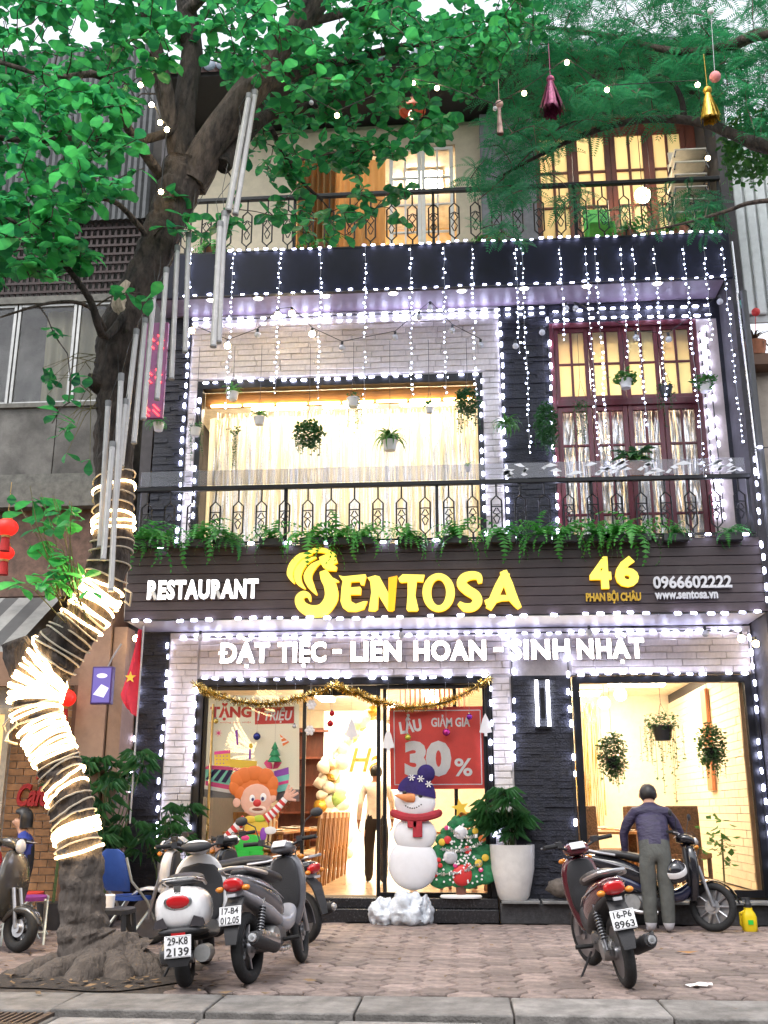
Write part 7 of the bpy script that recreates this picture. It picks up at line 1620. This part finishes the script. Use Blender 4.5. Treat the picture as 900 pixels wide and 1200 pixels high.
moped('black and silver motorbike with red tail end sideways behind the grey one', BLP, SILV, ('29', '31'), (-2.28, 11.75, 0), 150, -6, mirrors=False)
vespa('olive grey scooter cut by the left edge, facing right', DG, PLBLK, ('29', '52'), (-5.12, 10.8, 0), -14, -6, -.2)
moped('dark motorbike cut by the right edge, facing the street', BLP, PLBLK, ('29', '60'), (4.06, 12.75, 0), -97, -6, mirrors=False)
# helmet on the black motorbike
a = on(791, 1020, 12.9); t = thing('helmet', a, 'black and white half helmet hanging on the black motorbike', 'helmet'); q = MB(); q.lathe([(.13, -.09), (.135, -.03), (.125, .04), (.09, .095), (.04, .12), (0, .125)], n=22, m=rotm(R(25), R(-15), 0)); q.build('shell', BLP, t); q = MB(); q.lathe([(.137, -.03), (.139, -.0), (.131, .035)], n=22, m=rotm(R(25), R(-15), 0)); q.build('white_band', WHP, t); q = MB(); q.tube([(.1, .02, -.06), (.03, 0, -.17), (-.1, .02, -.06)], .007, 5); q.build('strap', PLBLK, t)
# bollard and yellow sprayer
a = gnd(884, 1072); t = thing('concrete_bollard', (a.x, 13.45, 0), 'round grey concrete bollard at the right by the ledge', 'bollard'); q = MB(); q.lathe([(.17, 0), (.17, .04), (.155, .06), (.15, .62), (.135, .66), (0, .665)], n=24); q.build('post', CONC, t)
t = thing('yellow_sprayer', (on(877, 1070, 13.1).x, 13.1, 0), 'yellow plastic spray bottle with black top standing by the bollard', 'sprayer'); YP_ = mat('yellow_plastic', (.75, .55, .01), .4, var=.05); q = MB(); q.loft([sell((0, 0, z), a, b, (1, 0, 0), (0, 1, 0), 16, 3.5) for z, a, b in ((0, .075, .06), (.02, .085, .07), (.16, .085, .07), (.2, .07, .06), (.24, .045, .045), (.26, .045, .045))]); q.build('tank', YP_, t); q = MB(); q.lathe([(.04, .26), (.045, .3), (.03, .32), (.03, .36), (0, .36)], n=14); q.b2(-.07, .03, -.015, .015, .345, .37); q.build('pump_head', PLBLK, t); q = MB(); q.tube([(-.05, .0, .22), (-.10, 0, .2), (-.1, 0, .08), (-.07, 0, .04)], .012, 6); q.build('handle', YP_, t); q = MB(); q.b2(-.03, .03, -.075, -.069, .08, .13); q.build('label_patch', GRN, t)
a = gnd(817, 1157); q = MB(); rr = random.Random(5); ring = [(math.cos(x) * .13 * rr.uniform(.7, 1.1), math.sin(x) * .055 * rr.uniform(.7, 1.2)) for x in [k * math.pi / 9 for k in range(18)]]; q.add([(0, 0, .025)] + [(x, y, rr.uniform(.006, .03)) for x, y in ring], [(0, 1 + k, 1 + (k + 1) % 18) for k in range(18)]); q.build('paper_scrap', PWH, loc=(a.x, a.y, .004), label='crumpled white paper scrap lying on the paving at the right', cat='litter', sharp=20)
a = gnd(806, 1118); q = MB(); q.add([(-.11, 0, .02), (0, -.045, .008), (.11, 0, .025), (0, .04, .012)], [(0, 1, 2, 3)]); q.build('fallen_leaf', mat('ochre_leaf', (.30, .15, .05), .8), loc=(a.x, a.y, .004), label='single brown fallen leaf on the paving behind the red motorbike', cat='leaf')
# cafe seats at the left
BLUEV = mat('blue_vinyl', (.02, .06, .28), .35, var=.1); STEEL = mat('pale_steel_tube', (.5, .52, .48), .35, metal=.6); REDV = mat('red_canvas', (.45, .03, .02), .6)
def folding(name, label, loc, rz, m, back=True, sc=1.0):
    t = thing(name, loc, label, 'chair', None, R(rz)); t.scale = (sc, sc, sc)
    q = MB(); q.loft([sell((0, -.02, z), .2, .21, (1, 0, 0), (0, 1, 0), 18, 4) for z in (.43, .45, .47)]); q.build('seat', m, t)
    if back: q = MB(); q.loft([sell((0, y, z), w, .02, (1, 0, 0), (0, 1, 0), 16, 3) for y, z, w in ((.2, .52, .16), (.24, .6, .19), (.28, .75, .19), (.31, .88, .15), (.315, .92, .08))]); q.build('backrest', m, t)
    for s in (-1, 1):
        q = MB(); q.tube([(s * .21, -.28, 0), (s * .21, .0, .42), (s * .21, .24, .62 if back else .44), (s * .18, .30, .84 if back else .45)], .013, 7); q.build('leg', STEEL, t); q = MB(); q.tube([(s * .19, .3, 0), (s * .19, -.18, .44)], .013, 7); q.build('leg', STEEL, t)
    q = MB(); q.tube([(-.21, -.2, .12), (.21, -.2, .12)], .009, 6); q.build('crossbar', STEEL, t); return t
a = gnd(150, 1090); folding('folding_chair', 'blue vinyl folding chair with steel legs right behind the trunk', (-3.55, 11.3, 0), 155, BLUEV, sc=1.05)
folding('folding_chair', 'red canvas chair the dark haired woman sits on', (-5.45, 12.2, 0), -60, REDV); folding('folding_chair', 'red canvas chair beside the seated woman, nearer the trunk', (-5.0, 11.9, 0), 100, REDV)
folding('stool', 'purple topped folding stool left of the trunk', (-4.72, 11.4, 0), 20, mat('purple_top', (.2, .03, .2), .5), back=False)
t = thing('plastic_stool', (-3.42, 10.35, 0), 'dark low plastic stool with white things on it right of the trunk', 'stool'); q = MB(); q.loft([sell((0, 0, z), w, w, (1, 0, 0), (0, 1, 0), 20, 5) for z, w in ((.40, .19), (.44, .19), (.45, .17))]); q.build('top', PLBLK, t)
for sx in (-1, 1):
    for sy in (-1, 1): q = MB(); q.bar((sx * .19, sy * .19, 0), (sx * .15, sy * .15, .40), .045, .02); q.build('leg', PLBLK, t)
q = MB(); q.lathe([(0, .0), (.05, 0), (.055, .11), (.045, .12), (0, .12)], n=14); q.build('tissue_tub', PWH, loc=(-3.46, 10.33, .452), label='white tissue tub on the dark plastic stool', cat='tub')
# ------------------------------------------------------------------ people
SKINM = mat('skin', (.42, .23, .15), .55, var=.06); HAIRM = mat('black_hair', (.012, .010, .010), .45, var=.2, scale=60, stretch=(1, 1, .2)); JACK = mat('plum_jacket', (.026, .02, .055), .6, var=.2, bump=.8, bscale=9, stretch=(1, 1, 2.2), bdist=.04); TROU = mat('grey_green_trousers', (.075, .078, .072), .85, var=.15, bump=.8, bscale=8, stretch=(1, 1, .7), bdist=.04)
def person(loc, rz, label, J, E, mats, root, extra=None):
    """J: joint -> (position, radius_x, radius_y); E: bones (a, b, material name). One continuous skinned surface, clothes by bone."""
    t = thing('person', loc, label, 'person', None, rz); names = list(J); me = bpy.data.meshes.new('body')
    me.from_pydata([J[n][0] for n in names], [(names.index(a), names.index(b)) for a, b, _ in E], []); o = bpy.data.objects.new('body', me); COL.objects.link(o)
    o.modifiers.new('skin', 'SKIN').use_smooth_shade = True; s = o.modifiers.new('subd', 'SUBSURF'); s.levels = s.render_levels = 2
    sv = me.skin_vertices[0].data
    for i, n in enumerate(names):
        sv[i].radius = (J[n][1], J[n][2] if len(J[n]) > 2 else J[n][1]); sv[i].use_root = (n == root)
    dg = bpy.context.evaluated_depsgraph_get(); ev = o.evaluated_get(dg); nm = bpy.data.meshes.new_from_object(ev); bpy.data.objects.remove(o)
    ml = []; 
    for m in mats.values():
        if m not in ml: ml.append(m)
    for m in ml: nm.materials.append(m)
    seg = [(Vector(J[a][0]), Vector(J[b][0]), ml.index(mats[c])) for a, b, c in E]
    for p in nm.polygons:
        c = p.center; best = None
        for a, b, mi in seg:
            d = b - a; tt = max(0, min(1, (c - a).dot(d) / max(1e-9, d.length_squared))); L = (c - (a + d * tt)).length
            if best is None or L < best[0]: best = (L, mi)
        p.material_index = best[1]; p.use_smooth = True
    put('body', nm, t); return t
def hand(J, E, side, wrist, d, palm_n, mat_='skin', curl=.5):
    """palm and five fingers from the wrist along d"""
    d = Vector(d).normalized(); n = Vector(palm_n).normalized(); s = d.cross(n).normalized(); w = Vector(wrist); k = side
    J[k + 'palm'] = (tuple(w + d * .06), .030, .018); E.append((k + 'wrist', k + 'palm', mat_))
    for i, (off, L) in enumerate(((-.028, .075), (-.009, .085), (.010, .08), (.028, .062))):
        a = w + d * .09 + s * off; b = a + d * L * .5 + n * L * curl * .35; c = b + d * L * .3 + n * L * curl * .7
        for q_, pt, r in (('a', a, .010), ('b', b, .0085), ('c', c, .007)): J['%sf%d%s' % (k, i, q_)] = (tuple(pt), r)
        E += [(k + 'palm', '%sf%da' % (k, i), mat_), ('%sf%da' % (k, i), '%sf%db' % (k, i), mat_), ('%sf%db' % (k, i), '%sf%dc' % (k, i), mat_)]
    a = w + d * .045 - s * .045; b = a + d * .04 - s * .018 + n * .015
    J[k + 't1'] = (tuple(a), .011); J[k + 't2'] = (tuple(b), .009); E += [(k + 'palm', k + 't1', mat_), (k + 't1', k + 't2', mat_)]
# the man at the black motorbike (back to the street, leaning over it)
def stand(lean, hip, sh, hw, mat_top, mat_bot, step=(0, 0), sleeve='top'):
    J = {}; E = []
    h = hip; J['pelvis'] = ((0, 0, h), .135, .105); J['waist'] = ((0, lean * .3, h + .16), .145, .11); J['chest'] = ((0, lean * .75, h + .36), .16, .115); J['upper'] = ((0, lean * 1.0, sh - .02), .12, .09); J['neck'] = ((0, lean * 1.15, sh + .06), .052); J['chin'] = ((0, lean * 1.3, sh + .13), .068, .08); J['skull'] = ((0, lean * 1.38, sh + .205), .08, .095)
    E += [('pelvis', 'waist', 'top'), ('waist', 'chest', 'top'), ('chest', 'upper', 'top'), ('upper', 'neck', 'top'), ('neck', 'chin', 'skin'), ('chin', 'skull', 'skin')]
    for i, s in (('L', -1), ('R', 1)):
        dy = step[0 if s < 0 else 1]
        J[i + 'hip'] = ((s * .09, 0, h - .07), .10, .105); J[i + 'thigh'] = ((s * .10, dy * .25, h * .72), .095, .10); J[i + 'knee'] = ((s * .10, dy * .55 + .01, h * .51), .075, .08); J[i + 'calf'] = ((s * .10, dy * .8 - .01, h * .32), .072, .078); J[i + 'hem'] = ((s * .10, dy - .01, .10), .062, .07); J[i + 'heel'] = ((s * .10, dy - .02, .045), .04, .045); J[i + 'toe'] = ((s * .12, dy + .16, .035), .042, .032)
        E += [('pelvis', i + 'hip', 'bot'), (i + 'hip', i + 'thigh', 'bot'), (i + 'thigh', i + 'knee', 'bot'), (i + 'knee', i + 'calf', 'bot'), (i + 'calf', i + 'hem', 'bot'), (i + 'hem', i + 'heel', 'shoe'), (i + 'heel', i + 'toe', 'shoe')]
    return J, E
J, E = stand(.27, .93, 1.36, .2, None, None)
J['chest'] = (J['chest'][0], .215, .14); J['waist'] = (J['waist'][0], .20, .14); J['upper'] = (J['upper'][0], .16, .11); J['pelvis'] = (J['pelvis'][0], .165, .12); J['neck'] = (J['neck'][0], .062)
for i in 'LR': J[i + 'thigh'] = (J[i + 'thigh'][0], .108, .11); J[i + 'knee'] = (J[i + 'knee'][0], .09, .092); J[i + 'calf'] = (J[i + 'calf'][0], .085, .09); J[i + 'hem'] = (J[i + 'hem'][0], .075, .08)
for i, s, el, wr in (('L', -1, (-.33, .28, 1.08), (-.315, .33, .82)), ('R', 1, (.34, .30, 1.08), (.42, .38, .86))):
    J[i + 'sh'] = ((s * .18, .25, 1.33), .085, .08); J[i + 'ua'] = ((s * .27, .26, 1.22), .075); J[i + 'el'] = (el, .056); J[i + 'fa'] = (tuple((Vector(el) + Vector(wr)) / 2), .052); J[i + 'cuff'] = (tuple(Vector(el).lerp(Vector(wr), .88)), .042); J[i + 'wrist'] = (wr, .026)
    E += [('upper', i + 'sh', 'top'), (i + 'sh', i + 'ua', 'top'), (i + 'ua', i + 'el', 'top'), (i + 'el', i + 'fa', 'top'), (i + 'fa', i + 'cuff', 'top'), (i + 'cuff', i + 'wrist', 'skin')]
    hand(J, E, i, wr, (0.05 * s, .35, -.9), (-s, .2, 0), curl=.9)
t = person((2.21, 12.92, 0), R(-4), 'man in a dark plum jacket and grey trousers leaning over the black motorbike', J, E, {'top': JACK, 'bot': TROU, 'skin': SKINM, 'shoe': mat('grey_white_shoe', (.5, .5, .54), .6)}, 'pelvis')
def hair(t, c, r, sc, rot=None, low=-.5):
    q = MB(); n, m = 24, 12; rings = []; rr = random.Random(3)
    for i in range(m + 1):
        a = low + (math.pi / 2 - low) * i / m * .99; rings.append([Vector(c) + (rot or Matrix.Identity(3)) @ Vector((math.cos(a) * math.cos(k * 2 * math.pi / n) * sc[0], math.cos(a) * math.sin(k * 2 * math.pi / n) * sc[1], math.sin(a) * sc[2])) * r * (1 + rr.uniform(-.03, .03)) for k in range(n)])
    q.loft(rings); return fixnormals(q.build('hair', HAIRM, t, sharp=70))
hair(t, (0, .36, 1.555), .118, (.88, .98, 1.0), rotm(R(-22), 0, 0), -.85)
for s in (-1, 1): q = MB(); q.ball((s * .098, .375, 1.53), .028, 10, 8, sc=(.5, .8, 1.2)); q.build('ear', SKINM, t)
# the person inside, walking away
J, E = stand(.03, .92, 1.42, .2, None, None, (.22, -.15))
for i, s, el, wr in (('L', -1, (-.25, -.04, 1.14), (-.27, .03, .88)), ('R', 1, (.25, .06, 1.14), (.26, .18, .90))):
    J[i + 'sh'] = ((s * .17, .03, 1.40), .07, .065); J[i + 'ua'] = ((s * .22, .02, 1.28), .058); J[i + 'el'] = (el, .048); J[i + 'cuff'] = (tuple(Vector(el).lerp(Vector(wr), .85)), .042); J[i + 'wrist'] = (wr, .026); E += [('upper', i + 'sh', 'top'), (i + 'sh', i + 'ua', 'top'), (i + 'ua', i + 'el', 'top'), (i + 'el', i + 'cuff', 'top'), (i + 'cuff', i + 'wrist', 'skin')]; hand(J, E, i, wr, (0, .1, -1), (-s, 0, 0))
pin = on(441, 930, 16.4)
t = person((pin.x, 16.4, .30), R(8), 'person in a pale shirt and dark trousers walking away inside the open door', J, E, {'top': mat('pale_shirt', (.74, .70, .62), .8), 'bot': mat('dark_trousers', (.02, .018, .02), .8), 'skin': SKINM, 'shoe': BLK}, 'pelvis'); hair(t, (0, .045, 1.63), .112, (.86, .98, 1.0), None, -.6)
# the seated woman at the cafe, facing left
J, E = {}, []
J['pelvis'] = ((0, 0, .56), .15, .13); J['waist'] = ((0, .02, .74), .13, .105); J['chest'] = ((0, .03, .93), .15, .11); J['upper'] = ((0, .05, 1.07), .11, .085); J['neck'] = ((0, .08, 1.15), .045); J['chin'] = ((0, .12, 1.215), .06, .072); J['skull'] = ((0, .11, 1.285), .078, .088); J['nose'] = ((0, .215, 1.25), .012)
E += [('pelvis', 'waist', 'top'), ('waist', 'chest', 'top'), ('chest', 'upper', 'top'), ('upper', 'neck', 'skin'), ('neck', 'chin', 'skin'), ('chin', 'skull', 'skin'), ('chin', 'nose', 'skin')]
for i, s in (('L', -1), ('R', 1)):
    J[i + 'hip'] = ((s * .09, .06, .54), .10); J[i + 'thigh'] = ((s * .1, .25, .55), .085); J[i + 'knee'] = ((s * .10, .44, .52), .068); J[i + 'calf'] = ((s * .1, .45, .3), .06); J[i + 'hem'] = ((s * .1, .43, .09), .05); J[i + 'heel'] = ((s * .1, .42, .04), .035); J[i + 'toe'] = ((s * .1, .58, .03), .035, .028)
    E += [('pelvis', i + 'hip', 'bot'), (i + 'hip', i + 'thigh', 'bot'), (i + 'thigh', i + 'knee', 'bot'), (i + 'knee', i + 'calf', 'bot'), (i + 'calf', i + 'hem', 'bot'), (i + 'hem', i + 'heel', 'shoe'), (i + 'heel', i + 'toe', 'shoe')]
    wr = (s * .15, .40, .66); J[i + 'sh'] = ((s * .16, .05, 1.04), .068); J[i + 'ua'] = ((s * .2, .05, .92), .058); J[i + 'el'] = ((s * .215, .12, .76), .05); J[i + 'fa'] = ((s * .18, .27, .70), .045); J[i + 'wrist'] = (wr, .028)
    E += [('upper', i + 'sh', 'slv'), (i + 'sh', i + 'ua', 'slv'), (i + 'ua', i + 'el', 'slv'), (i + 'el', i + 'fa', 'slv'), (i + 'fa', i + 'wrist', 'slv')]; hand(J, E, i, wr, (-.2 * s, .9, -.15), (0, 0, -1))
wp = on(33, 1000, 12.2)
t = person((wp.x, 12.2, -.02), R(104), 'woman with a black bob seated at the cafe, blue sleeves and dark vest', J, E, {'top': mat('black_vest', (.012, .012, .016), .8), 'slv': mat('blue_sleeve', (.02, .04, .26), .7), 'bot': mat('dark_jeans', (.02, .02, .035), .8), 'skin': SKINM, 'shoe': BLK}, 'pelvis')
q = MB(); n, m_ = 24, 12; rings = []
for i in range(m_ + 1):
    a = -1.0 + (math.pi / 2 + 1.0) * i / m_ * .99; ring = []
    for k in range(n):
        b = k * 2 * math.pi / n; y = math.sin(b); f = 1.0 if (y < .25 or a > .5) else (.75 if a > .3 else .22)
        ring.append(Vector((math.cos(max(a, -.25)) * math.cos(b) * .112, .095 + math.cos(max(a, -.25)) * math.sin(b) * .122 * f, 1.285 + math.sin(a) * .128)))
    rings.append(ring)
q.loft(rings); fixnormals(q.build('hair', HAIRM, t, sharp=70))
